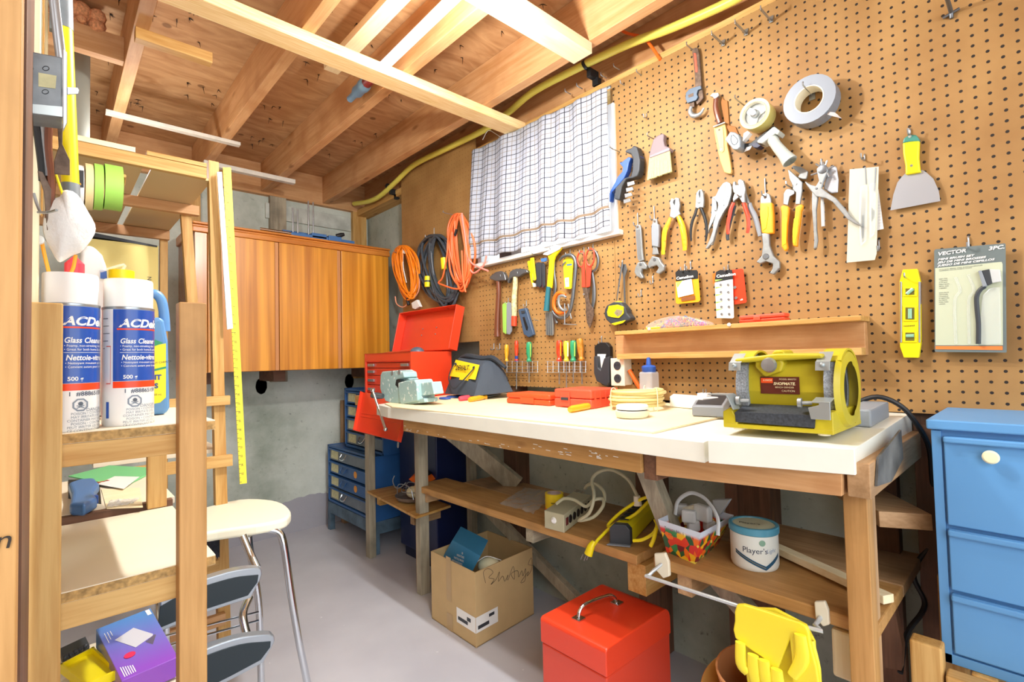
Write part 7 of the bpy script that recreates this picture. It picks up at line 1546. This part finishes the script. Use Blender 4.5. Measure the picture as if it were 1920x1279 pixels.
pl_(t, 'brush_head', Q8((1575, 752), (1600, 745), (1645, 865), (1610, 872)), d_+.012, .010, 'grey', 0, .001); pl_(t, 'bristles', Q8((1602, 750), (1660, 738), (1680, 845), (1645, 862)), d_+.011, .009, 'darkgrey'); pl_(t, 'bristles', Q8((1660, 738), (1740, 742), (1750, 830), (1682, 842)), d_+.011, .009, 'clearplastic')
tb_(t, 'brush_handle', Q8((1628, 868), (1590, 895), (1565, 950), (1568, 1040), (1578, 1150), (1578, 1300)), d_+.006, .0045, 'darkgrey', .8)
pl_(t, 'bubble', Q8((1660, 880), (1740, 870), (1750, 1300), (1590, 1310), (1590, 1150), (1600, 1000), (1610, 930)), d_+.007, .006, bubm, 0, .003)
for pts_ in (((1405, 800), (1440, 900), (1400, 980), (1408, 1300)), ((1500, 780), (1545, 900), (1505, 980), (1510, 1300))): tb_(t, 'bubble_ridge', Q8(*pts_), d_+.002, .003, bubm, .5)
# spirit level
t = W('torpedo_level', 'short bright yellow spirit level with three vials hanging upright by its end', 'level')
pl_(t, 'body', Q8((1010, 742), (1120, 737), (1142, 830), (1145, 1300), (1130, 1400), (1125, 1404), (1018, 1402), (990, 1320), (987, 830)), .022, .018, 'yellow', 0, .003, 3)
for px in (990, 1128): pl_(t, 'edge_rail', Q8((px, 832), (px+14, 832), (px+14, 1290), (px, 1290)), .024, .020, 'steel')
for y0_, y1_ in ((870, 945), (1012, 1130), (1200, 1290)):
    pl_(t, 'vial_frame', Q8((1010, y0_), (1115, y0_), (1115, y1_), (1010, y1_)), .0245, .003, 'yellow', 0, .002, 3); pl_(t, 'vial_window', Q8((1030, y0_+14), (1098, y0_+14), (1098, y1_-14), (1030, y1_-14)), .0252, .0006, plain('vialdark', '6a6428', .4))
for a_, b__ in (((1040, 925), (1088, 885)), ((1064, 1035), (1064, 1110)), ((1035, 1240), (1095, 1238))): (p_, q2) = Q8(a_, b__); wtube(G(), [p_, q2], .0265, .0042, .6, n=12, sub=1).build('vial', plain('vialg', '8fc0a0', .1, coat=.6), t, smooth=True)
text('lettering', 'JOHNSON', X(*Q8((1100, 1158))[0], PX-.0224), (0, 1, 0), (0, 0, -1), .0035, 'black', t, depth=.0, bold=.02)
# hammers
def hammer(label, head, handle, hr, mat, tip=None, tipmat=None):
    t = W('claw_hammer', label, 'hammer'); pl_(t, 'hammer_head', head, .034, .022, 'darksteel', 0, .004, 3); tb_(t, 'handle', handle, .022, hr, mat, 1)
    if tip: tb_(t, 'painted_end', tip, .022, hr[-1]*1.06, tipmat, 1)
    return t
hammer('claw hammer with a dark brown wooden handle, the left one', H8((135, 480), (165, 450), (230, 400), (300, 385), (345, 400), (370, 450), (385, 520), (350, 530), (320, 530), (240, 540), (190, 520), (150, 510)), H8((275, 540), (280, 700), (270, 900), (262, 1100), (258, 1280), (262, 1370)), [.012, .012, .0125, .0135, .0145, .016], 'brownw')
hammer('old claw hammer with a paint-spattered pale handle and red end', H8((440, 400), (480, 370), (540, 350), (640, 350), (700, 370), (710, 410), (640, 430), (580, 470), (500, 470), (440, 510), (420, 570), (400, 540), (430, 470)), H8((530, 475), (528, 600), (515, 750), (512, 900), (515, 1020), (510, 1190)), [.012, .0125, .013, .0135, .013, .013], plain('spatter', 'd8cf9c', .6, var=.5, scale=70), H8((513, 1060), (510, 1210)), plain('reddip', 'e84a2a', .4))
# folding hex sets and knives
def folded(name, label, pxs, mat, mat2, d=.018, cat='multi tool'):
    t = W(name, label, cat); pl_(t, 'side_plate', pxs, d+.006, .006, mat, 0, .002, 3); 
    cx_ = sum(p_[0] for p_ in pxs)/len(pxs); P2 = [(cx_+(px-cx_)*.8-2.2, py) for px, py in pxs]; pl_(t, 'side_plate', P2, d-.002, .006, mat, 0, .002); P3 = [(cx_+(px-cx_)*.45-1.2, py) for px, py in pxs]; pl_(t, 'folded_keys', P3, d+.001, .005, mat2, 0, .001); return t
folded('folding_hex_keys', 'yellow and blue folding key set, left of the pink one', H8((755, 195), (800, 180), (835, 500), (830, 520), (800, 530)), 'yellow', 'steelblue')
t = W('pocket_knife', 'yellow and grey utility blade holder behind the yellow folding key set', 'knife'); pl_(t, 'body', H8((705, 240), (740, 230), (785, 560), (830, 600), (820, 630), (790, 625), (760, 540)), .014, .010, 'yellow', 0, .002); pl_(t, 'tip', H8((780, 560), (825, 570), (830, 620), (795, 628)), .016, .010, 'ltgrey')
folded('folding_hex_keys', 'black folding key set with a red stripe', H8((840, 270), (870, 250), (910, 260), (915, 600), (890, 635), (855, 620), (845, 560)), 'darkgrey', 'red')
folded('folding_hex_keys', 'black and pink folding key set, right of the red-striped one', H8((915, 260), (945, 255), (968, 300), (972, 600), (950, 640), (930, 630)), 'darkgrey', plain('hotpink', 'e03a7a', .4))
t = W('blue_clip', 'small steel-blue plastic clip hanging above the pink folding key set', 'clip'); pl_(t, 'clip_body', H8((905, 200), (990, 185), (995, 230), (960, 250), (915, 245)), .03, .006, 'steelblue', 0, .001)
t = folded('folding_hex_keys', 'lime green and grey folding multi key tool under the left hammer head', H8((395, 870), (430, 850), (465, 870), (472, 1240), (470, 1290), (440, 1340), (410, 1330), (395, 1250)), 'grey', 'lime', .018)
pl_(t, 'green_side', H8((330, 890), (360, 860), (400, 860), (385, 1250), (380, 1330), (340, 1300)), .022, .008, 'lime', 0, .002)
t = W('utility_knife', 'slate blue utility knife hanging at a slant, handle down', 'knife')
pl_(t, 'knife_body', H8((570, 960), (680, 935), (700, 990), (790, 1290), (800, 1340), (750, 1370), (720, 1380), (650, 1330), (610, 1150), (575, 1010)), .024, .016, plain('slate', '3f5570', .4), 0, .003, 3)
pl_(t, 'thumb_slot', H8((635, 1080), (665, 1070), (720, 1230), (710, 1280), (690, 1270)), .0246, .0006, 'black'); pl_(t, 'slider', H8((610, 985), (665, 975), (672, 1015), (622, 1025)), .027, .004, 'darkgrey')
# scraper
t = W('ice_scraper', 'long yellow scraper with a teal grip and angled white blade, beside the pry bar', 'scraper')
pl_(t, 'shaft', H8((1010, 160), (1040, 150), (1160, 60), (1215, 30), (1215, 50), (1120, 170), (1100, 240), (1070, 600), (1065, 640), (1000, 640), (1005, 560), (1035, 220)), .030, .010, 'yellow', 0, .002, 3)
tb_(t, 'grip', H8((1030, 620), (1020, 700), (1010, 800), (1003, 900), (995, 985)), .030, [.0115, .0112, .012, .013, .014], plain('gripteal', '1f6a78', .5), 1)
pl_(t, 'blade', H8((940, 140), (960, 115), (1190, 0), (1215, 20), (1190, 60), (1010, 150)), .036, .006, 'white', 0, .001)
t = W('pry_bar', 'dark steel pry bar hanging behind the yellow scraper', 'pry bar')
tb_(t, 'bar', H8((1125, 120), (1110, 200), (1110, 400), (1130, 600), (1110, 800), (1110, 1000), (1130, 1100), (1150, 1170)), .014, [.006, .006, .006, .007, .006, .006, .007, .008], 'darksteel', .7)
t = W('steel_channel', 'short ribbed steel strip hanging below the teal grip', 'metal strip')
pl_(t, 'strip', H8((975, 1000), (1080, 990), (1100, 1180), (1100, 1330), (1085, 1355), (985, 1345)), .016, .006, 'steel', 0, .001)
for k in range(3): pl_(t, 'rib', H8((995+30*k, 1010), (1005+30*k, 1010), (1012+30*k, 1340), (1002+30*k, 1340)), .018, .002, 'darksteel', 0, 0)
t = W('hacksaw_frame', 'dark bow-shaped steel frame hanging with its hooked ends open to the left', 'saw frame')
tb_(t, 'frame', H8((1190, 230), (1240, 175), (1320, 150), (1385, 160), (1425, 220), (1435, 320), (1420, 500), (1400, 700), (1380, 850), (1350, 980), (1290, 1070), (1200, 1090), (1130, 1050), (1080, 980)), .030, [.004, .0065, .008, .008, .008, .008, .008, .008, .008, .008, .008, .0075, .006, .003], 'darksteel', 1)
t = W('blade_pack', 'bright yellow blade packet with a barcode, framed by the dark bow saw', 'packet')
pl_(t, 'card', H8((1245, 230), (1300, 180), (1390, 190), (1395, 250), (1370, 640), (1355, 655), (1265, 645)), .022, .002, plain('packy', 'f4ea1c', .4), 0, 0); pl_(t, 'barcode_panel', H8((1270, 490), (1330, 480), (1335, 620), (1280, 625)), .0226, .0006, 'white', 0, 0); pl_(t, 'logo_panel', H8((1295, 285), (1375, 275), (1375, 300), (1298, 305)), .0226, .0006, 'steelblue', 0, 0)
for k in range(6): pl_(t, 'barcode_bar', H8((1278+1.0*k, 500+9*k), (1320, 497+9*k), (1320, 501+9*k), (1278, 504+9*k)), .0229, .0004, 'darkgrey', 0, 0)
pl_(t, 'old_blade', H8((1220, 300), (1280, 235), (1290, 250), (1240, 310)), .028, .001, 'darksteel', 0, 0)
t = W('tubing_cutter', 'orange-red C-shaped tubing cutter with grey screw, low beside the bow saw', 'cutter')
tb_(t, 'frame', H8((1280, 745), (1220, 715), (1160, 725), (1120, 790), (1105, 880), (1125, 960), (1170, 1010), (1230, 1010), (1285, 985)), .036, [.006, .008, .0085, .0085, .0085, .008, .007, .007, .007], 'orange', .9)
t2 = W('c_clamp', 'small silver C-clamp with threaded screw and bar handle hanging in front of the cutter', 'clamp')
tb_(t2, 'frame', H8((1290, 780), (1240, 755), (1190, 770), (1175, 850), (1200, 930), (1250, 975), (1290, 960)), .044, [.005, .006, .006, .006, .006, .006, .006], 'castal', .8)
tb_(t2, 'screw', H8((1268, 870), (1268, 1000), (1268, 1190)), .042, .0028, 'steel', 1); tb_(t2, 'bar_handle', H8((1250, 1180), (1330, 1185), (1445, 1190)), .042, .0022, 'steel', 1); tb_(t2, 'screw', H8((1320, 880), (1340, 980), (1370, 1100)), .030, .0035, 'castal', 1)
# scissors and snips
t = W('tin_snips', 'red dipped-handle tin snips with ring grips and dark pointed blades', 'snips')
for pts_ in (((1500, 100), (1465, 160), (1460, 230), (1490, 310), (1530, 320), (1558, 250), (1560, 160), (1540, 100)), ((1640, 60), (1600, 120), (1590, 210), (1620, 300), (1665, 310), (1705, 230), (1710, 130), (1690, 60))): tb_(t, 'ring_grip', H8(*pts_), .028, .0034, 'redbody', 1, closed=True)
pl_(t, 'shank', H8((1520, 320), (1560, 230), (1572, 630), (1522, 630)), .030, .006, 'redbody', 0, .002); pl_(t, 'shank', H8((1582, 250), (1665, 310), (1640, 620), (1588, 632)), .028, .006, 'redbody', 0, .002)
pl_(t, 'blade', H8((1530, 632), (1600, 640), (1640, 870), (1700, 960), (1700, 1060), (1660, 1200), (1640, 1245), (1600, 1160), (1580, 1000), (1590, 860), (1560, 760)), .026, .005, 'rusty', 0, .001); pl_(t, 'blade', H8((1600, 630), (1650, 620), (1600, 900), (1590, 960), (1575, 820)), .022, .005, 'rusty', 0, .001)
disc(t, 'pivot', 1094.5, 552, .0305, .0045, .002, 'steel')
t = W('garden_shears', 'dark steel shears with one large loop handle behind the red snips', 'shears')
tb_(t, 'loop_handle', H8((1690, 60), (1740, 110), (1770, 200), (1755, 320), (1710, 380), (1668, 390)), .012, .005, 'darksteel', .8); tb_(t, 'blade', H8((1672, 380), (1690, 500), (1705, 650), (1700, 820), (1680, 950)), .012, [.006, .007, .008, .009, .006], 'darksteel', .5)
# dividers and tape measure
t = W('dividers', 'slim steel drafting dividers hanging above the tape measure', 'dividers')
pl_(t, 'leg', Q7((820, 705), (850, 700), (862, 745), (845, 800), (850, 1000), (843, 1020), (838, 960), (832, 800)), .020, .004, 'darksteel', 0, .0006); tb_(t, 'leg', Q7((828, 690), (812, 790), (795, 900), (787, 975)), .026, [.004, .0035, .0028, .0015], 'darksteel', .6)
t = W('tape_measure', 'black and yellow tape measure hanging above the left end of the wall shelf', 'tape measure')
pl_(t, 'case', Q7((695, 1040), (710, 1010), (760, 985), (810, 985), (850, 1030), (860, 1070), (890, 1105), (880, 1120), (830, 1140), (780, 1158), (740, 1150), (705, 1120), (690, 1080)), .050, .038, 'darkgrey', 1, .005, 3)
pl_(t, 'yellow_face', Q7((712, 1060), (725, 1015), (790, 1005), (835, 1020), (835, 1070), (800, 1105), (750, 1100), (718, 1090)), .0535, .004, 'yellow', 1, .001); pl_(t, 'label_window', Q7((765, 1068), (785, 1040), (830, 1048), (820, 1080), (790, 1095)), .0542, .001, plain('winbr', '8d8468', .4), 0, 0)
pl_(t, 'yellow_base', Q7((742, 1148), (810, 1130), (850, 1122), (830, 1142), (770, 1160)), .054, .004, 'yellow', 0, .001); pl_(t, 'yellow_loop', Q7((765, 985), (800, 978), (812, 990), (775, 1000)), .045, .02, 'yellow', 0, .002)
text('lettering', '3', X(*Q7((785, 1078))[0], PX-.0546), (0, -1, .1), (0, 0, 1), .006, 'black', t, depth=.0)
# battery cards
t = W('battery_card', 'orange and green battery blister cards stacked on a hook, left of the button cells', 'batteries')
pl_(t, 'card', Q7((1225, 765), (1240, 750), (1385, 745), (1395, 760), (1412, 970), (1400, 985), (1240, 1000), (1228, 990)), .018, .0015, 'yelloworange', 0, 0); pl_(t, 'top_panel', Q7((1225, 765), (1240, 750), (1385, 745), (1395, 760), (1396, 810), (1228, 830)), .0186, .0008, 'black', 0, 0)
pl_(t, 'front_pack', Q7((1228, 838), (1345, 812), (1360, 925), (1245, 952)), .024, .004, 'white', 0, .001); pl_(t, 'green_corner', Q7((1230, 838), (1280, 822), (1240, 880)), .0247, .0005, 'lime', 0, 0); pl_(t, 'brown_tab', Q7((1268, 955), (1370, 935), (1372, 965), (1270, 980)), .0212, .001, plain('tabbr', '8a5226', .5), 0, 0)
text('lettering', 'Camelion', X(*Q7((1232, 818))[0], PX-.0252), (0, -1, 0), (0, 0, 1), .0095, 'white', t, bold=.03, depth=0, sx=1.25)
t = W('battery_card', 'white strip of ten button cells on a green and white card before the red card', 'batteries')
pl_(t, 'card', Q7((1520, 840), (1655, 812), (1664, 1100), (1655, 1108), (1535, 1105)), .022, .0015, 'white', 0, 0); pl_(t, 'top_panel', Q7((1518, 835), (1530, 760), (1560, 745), (1650, 745), (1656, 815)), .022, .0015, 'black', 0, 0)
for r_ in range(5):
    y_ = 860+55*r_; pl_(t, 'green_stripe', Q7((1522+2*r_, y_-42), (1580, y_-44), (1524+2*r_, y_-28)), .0226, .0005, 'lime', 0, 0)
    for c_ in (0, 1): px, py = Q7((1565+56*c_+2*r_, y_-4))[0]; disc(t, 'button_cell', px, py, .0232, .0042, .002, 'steel', n=16)
text('lettering', 'Camelion', X(*Q7((1533, 803))[0], PX-.0228), (0, -1, 0), (0, 0, 1), .0095, 'white', t, bold=.03, depth=0, sx=1.25)
t = W('battery_card', 'red battery card half hidden behind the white button cell strip', 'batteries')
pl_(t, 'card', Q7((1640, 745), (1725, 735), (1735, 745), (1760, 980), (1750, 992), (1668, 1005)), .014, .0015, 'red', 0, 0)
for px, py in ((1672, 876), (1680, 955)): a_, b__ = Q7((px, py))[0]; disc(t, 'coin_cell', a_, b__, .0165, .0048, .002, 'steel', n=18)
pl_(t, 'orange_side', Q7((1503, 775), (1530, 765), (1530, 850), (1508, 850)), .014, .0015, 'orange', 0, 0)
text('lettering', 'x6', X(*Q7((1712, 975))[0], PX-.0146), (0, -1, .1), (0, 0, 1), .006, 'white', t, depth=0, bold=.03)
# screwdriver racks
plain('wire', 'c8ccd0', .3, .85)
def rack(label, x0_, x1_):
    t = W('screwdriver_rack', label, 'rack'); 
    for yy, d0 in ((500, .035), (560, .035), (630, .045)):
        a_, b__ = K6((x0_, yy), (x1_, yy)); g = wtube(G(), [a_, b__], d0, .0014, 1, sub=1, n=6); g.build('long_wire', 'wire', t, smooth=True)
    a_, b__ = K6((x0_+15, 595), (x1_, 595)); wtube(G(), [a_, b__], .012, .0014, 1, sub=1, n=6).build('long_wire', 'wire', t, smooth=True)
    n = int((x1_-x0_)/62)
    for k in range(n+1):
        xx = x0_+20+k*(x1_-x0_-30)/n; (px, py), (qx, qy) = K6((xx, 495), (xx, 630)); 
        G().tube([X(px, py, PX), X(px, py, PX-.036), X(qx, qy, PX-.045), X(qx, qy, PX-.010)], .0014, n=6, smoothpath=False).build('cross_wire', 'wire', t, smooth=True)
    return t
rack('left wire screwdriver rack on the pegboard holding three screwdrivers', 305, 700); rack('right wire screwdriver rack on the pegboard holding four screwdrivers', 790, 1275)
def sdr(label, x_, y0_, y1_, ys, r_, mat, strip=None, lean=0):
    (px, py), (qx, qy), (sx_, sy_) = K6((x_, y0_), (x_+lean, y1_), (x_+lean*1.3, ys)); 
    a_, b__, c_ = X(px, py, PX-.026), X(qx, qy, PX-.026), X(sx_, sy_, PX-.026)
    t = W('screwdriver', label, 'screwdriver', 'screwdrivers standing in the wire racks'); L_ = (b__-a_).length; r_ *= 1.25
    g = G().lathe([(0, 0), (r_*.7, .001), (r_*.95, .08*L_), (r_, .3*L_), (r_*.95, .6*L_), (r_*.65, .78*L_), (r_*.7, .86*L_), (r_, .92*L_), (r_*.8, L_), (0, L_)], a_, b__-a_, n=24)
    for i, v in enumerate(g.v):
        if 2 <= i//24 <= 4 and i % 4 == 0: ax_ = a_+(b__-a_)*((v-a_).dot(b__-a_)/(b__-a_).length_squared); g.v[i] = ax_+(v-ax_)*.84
    g.build('handle', mat, t, smooth=True)
    if strip: wtube(G(), K6((x_+16, y0_+20), (x_+16+lean*.7, y0_+(y1_-y0_)*.75)), .026+r_*.9, r_*.25, .4, sub=1).build('stripe', strip, t, smooth=True)
    G().tube([b__, c_], .0026, n=8, smoothpath=False).build('shaft', 'steel', t, smooth=True)
sdr('small clear-yellow screwdriver, first from the left in the left wire rack', 318, 292, 500, 620, .0082, 'amber')
sdr('red and clear screwdriver with a blue collar, second in the left wire rack', 437, 245, 495, 830, .0075, 'amberred'); 
(px, py), (qx, qy) = K6((437, 430), (437, 497)); tag(G().tube([X(px, py, PX-.026), X(qx, qy, PX-.026)], [.0078, .0084], n=16, smoothpath=False).build('blue_collar', 'blued', smooth=True), 'blue plastic collar at the foot of the red clear screwdriver handle', 'collar')
sdr('green screwdriver with a pale stripe, alone at the right of the left rack', 588, 262, 505, 750, .0105, 'green', 'lime')
sdr('red screwdriver with a yellow stripe, first in the right wire rack', 950, 243, 495, 770, .0105, 'red', 'amber')
sdr('yellow striped screwdriver beside the red one in the right wire rack', 1036, 250, 500, 815, .0105, plain('yellowcl', 'e8d040', .25), 'offwhite')
sdr('green screwdriver with pale ring, third in the right wire rack', 1118, 245, 500, 755, .0108, 'green', 'lime')
sdr('worn amber wooden-look screwdriver leaning at the right end of the rack', 1195, 220, 490, 770, .0105, plain('wornamber', 'd08a2c', .4, var=.4, scale=90), None, 22)
# coiled cords
def coil(name, label, cx_, cy_, rx, ry, n_, r_, mat, d, seed, tilt=0, hang=None, cat='extension cord'):
    random.seed(seed); t = W(name, label, cat); pts = []
    for k in range(n_*10):
        a_ = k*2*math.pi/10; lv = k/(n_*10); jx = rx*(1-.62*abs(math.sin(lv*23+seed))); jy = ry*(1-.14*abs(math.sin(lv*11+seed)))
        px = cx_+tilt*(-math.sin(a_))+jx*math.cos(a_)+rx*.15*math.sin(k*.7); py = cy_-ry+jy-jy*math.sin(a_)-(0)
        pts.append(X(px, py, PX-d-.014*math.sin(k*1.3)-.010*lv))
    G().tube(pts, r_, n=8, sub=4).build('coiled_cord', mat, t, smooth=True); return t
plain('corange', 'f58a1a', .4); plain('ccoral', 'f0703a', .4); plain('csalmon', 'e8a080', .4)
t = coil('extension_cord', 'bright orange coiled extension cord, leftmost on the pegboard', 762, 512, 24, 51, 15, .0058, 'corange', .040, 3, tilt=6)
tb_(t, 'cord_loop', [(741, 556), (744, 570), (756, 576), (766, 566), (770, 545), (778, 520), (784, 495), (786, 540), (776, 560)], .045, .004, 'csalmon', 1); pl_(t, 'white_plug', [(771, 568), (781, 562), (787, 575), (778, 580), (773, 578)], .05, .02, 'white', 0, .002); tb_(t, 'black_plug', [(764, 560), (766, 572)], .05, .010, 'black', 1); tb_(t, 'white_wrap', [(757, 472), (764, 473)], .055, .012, 'white', .6); tb_(t, 'white_cord', [(756, 476), (756, 500), (762, 530)], .05, .003, 'white', 1)
t = coil('extension_cord', 'heavy dark grey coiled power cable with yellow plugs, in the middle', 827, 510, 39, 69, 13, .0076, plain('cblack', '3c444c', .4), .032, 5, tilt=9)
for (a_, b__) in (((801, 518), (801, 538)), ((831, 484), (833, 505))): tb_(t, 'yellow_plug', [a_, ((a_[0]+b__[0])/2, (a_[1]+b__[1])/2), b__], .062, [.018, .019, .018], 'yellow', .8); 
tb_(t, 'plug_band', [(801, 526), (801, 529)], .062, .0195, 'darkgrey', .8)
t = coil('extension_cord', 'coral orange coiled extension cord hanging highest, beside the curtain', 864, 475, 24, 74, 10, .0058, 'ccoral', .050, 8, tilt=4)
tb_(t, 'cord_loop', [(858, 400), (846, 420), (840, 450), (838, 480), (830, 520), (822, 530), (832, 535), (850, 541), (866, 540), (872, 520), (875, 490), (868, 440), (862, 405)], .075, .0048, 'ccoral', 1)
tb_(t, 'cord_end', [(866, 400), (872, 440), (876, 475), (884, 493), (900, 502), (915, 508)], .070, .0048, plain('cpink', 'f09080', .4), 1); tb_(t, 'cord_end', [(864, 402), (874, 460), (880, 500), (888, 512), (900, 505), (908, 495), (912, 480)], .066, .0048, 'cpink', 1)
tb_(t, 'cord_end', [(866, 470), (868, 520), (873, 548)], .078, .0048, 'ccoral', 1); tb_(t, 'cord_strap', [(856, 430), (853, 442)], .078, .007, 'black', 1)
# hooks
hs = [(1302, 96, 'thin wire hook holding the old red pipe wrench', .05, 0), (1405, 205, 'bent wire hook in front of the tape dispenser reel', .10, 0), (1162, 285, 'flat hook holding the blue sprung tool', .06, 0), (1229, 262, 'flat hook through the small cream brush', .05, 0),
      (1197, 424, 'wire hook through the slim bare steel wrench', .03, .05), (1228, 412, 'wire hook through the grey-sleeved wrench', .03, .05), (1436, 368, 'wire hook through the large orange-gripped wrench', .03, .055), (1707, 255, 'wire hook holding the yellow putty knife', .03, .02), (1545, 316, 'wire hook above the rotary leather punch', .03, .02),
      (1622, 302, 'wire hook with twist tie holding the long white blister card', .04, .02), (1817, 466, 'thick wire hook through the brush set card', .035, .03), (1702, 522, 'wire hook through the yellow spirit level', .04, 0), (1649, 470, 'empty hook at the foot of the white blister card', .02, .03), (1285, 508, 'wire hook carrying the orange battery card, left one', .03, .025), (1296, 506, 'wire hook carrying the orange battery card, right one', .03, .03), (1366, 508, 'wire hook carrying the button cell strip', .03, .022),
      (1225, 532, 'empty wire hook under the two adjustable wrenches', .02, .03), (1203, 556, 'empty wire hook above the bag of rubber bands', .02, .025), (1009, 601, 'empty thin wire hook beside the slate utility knife', .02, 0), (1168, 502, 'wire hook holding the steel dividers', .02, .03), (1010, 478, 'wire hook behind the black folding key sets', .04, 0), (1041, 470, 'wire hook behind the scraper blade', .03, 0), (1070, 480, 'wire hook above the yellow blade packet', .03, .03), (1096, 476, 'wire hook between the two snips ring grips', .03, .03), (1113, 470, 'wire hook holding the dark garden shears', .03, .03), (948, 520, 'wire hook beside the left hammer head', .03, .02), (980, 515, 'wire hook behind the spattered hammer', .03, .02), (954, 570, 'wire hook holding the lime green multi tool', .02, .03), (988, 575, 'wire hook holding the slate utility knife', .02, .03),
      (927, 655, 'left of the two empty hooks beside the left screwdriver rack', .02, .03), (938, 655, 'right of the two empty hooks beside the left screwdriver rack', .02, .03), (1129, 644, 'wire hook holding the black phone holder', .02, .03), (1395, 372, 'wire hook carrying both pairs of cutting pliers', .045, 0), (1484, 352, 'wire hook carrying the orange water-pump pliers', .04, 0), (861, 405, 'steel hook carrying the coral extension cord', .10, 0), (815, 447, 'steel hook carrying the heavy dark power cable', .06, .06), (756, 475, 'steel hook carrying the leftmost bright orange cord', .06, 0),
      (1213, 222, 'empty double-pronged wire hook above the small brush', .02, .02), (1171, 160, 'empty wire hook just under the sill by the curtain corner', .025, 0), (1203, 141, 'empty wire hook under the sill, right of the curtain', .03, 0), (1160, 130, 'bare wire hook above the sill near the pipe clip', .03, 0), (1136, 146, 'bare wire hook above the curtain right corner', .03, 0), (1091, 166, 'bare wire hook above the middle of the curtain top', .03, 0), (1069, 176, 'bare wire hook above the curtain, left of the others', .03, 0)]
for px, py, lb, L_, up in hs: hook(px, py, lb, L_, up)
for px, py, lb in ((1357, 82, 'flat steel bracket hook at the top, left of three'), (1400, 62, 'flat steel bracket hook at the top, middle of three'), (1447, 38, 'flat steel bracket hook at the top, right of three')):
    c = X(px, py, PX); g = G().prism([c+Vector((-.006, .006, -.010)), c+Vector((-.006, -.006, -.010)), c+Vector((-.002, -.007, .012)), c+Vector((-.002, .007, .012))], (-.002, 0, 0)); g.box((c.x-.085, c.y-.0015, c.z-.008), (c.x-.002, c.y+.0015, c.z+.000)); g.box((c.x-.088, c.y-.0015, c.z-.008), (c.x-.085, c.y+.0015, c.z+.006)); tag(g.build('bracket_hook', 'hook', bevel=.0005), lb, 'hook')
c = X(1784, 27, PX); tag(G().tube([c+Vector((-.004, 0, -.012)), c+Vector((-.006, 0, 0)), c+Vector((-.020, 0, .004)), c+Vector((-.11, .0, .006))], .0045, n=10, sub=2).tube([c+Vector((-.006, .016, -.004)), c+Vector((-.006, -.016, .004))], .0035, n=8, smoothpath=False).build('heavy_peg', 'darksteel', smooth=True), 'heavy grey cross-shaped steel peg at the top right of the pegboard', 'hook')
# nails and small hooks
tag(G().tube([X(905, 262, 1.60), X(915, 245, 1.60), X(928, 250, 1.60), X(945, 262, 1.60)], .0018, n=6).build('curtain_wire', 'white', smooth=True), 'thin white wire loop above the left corner of the curtain', 'wire')
# torn ledge: key hook under the wall shelf
"""end"""
finish()
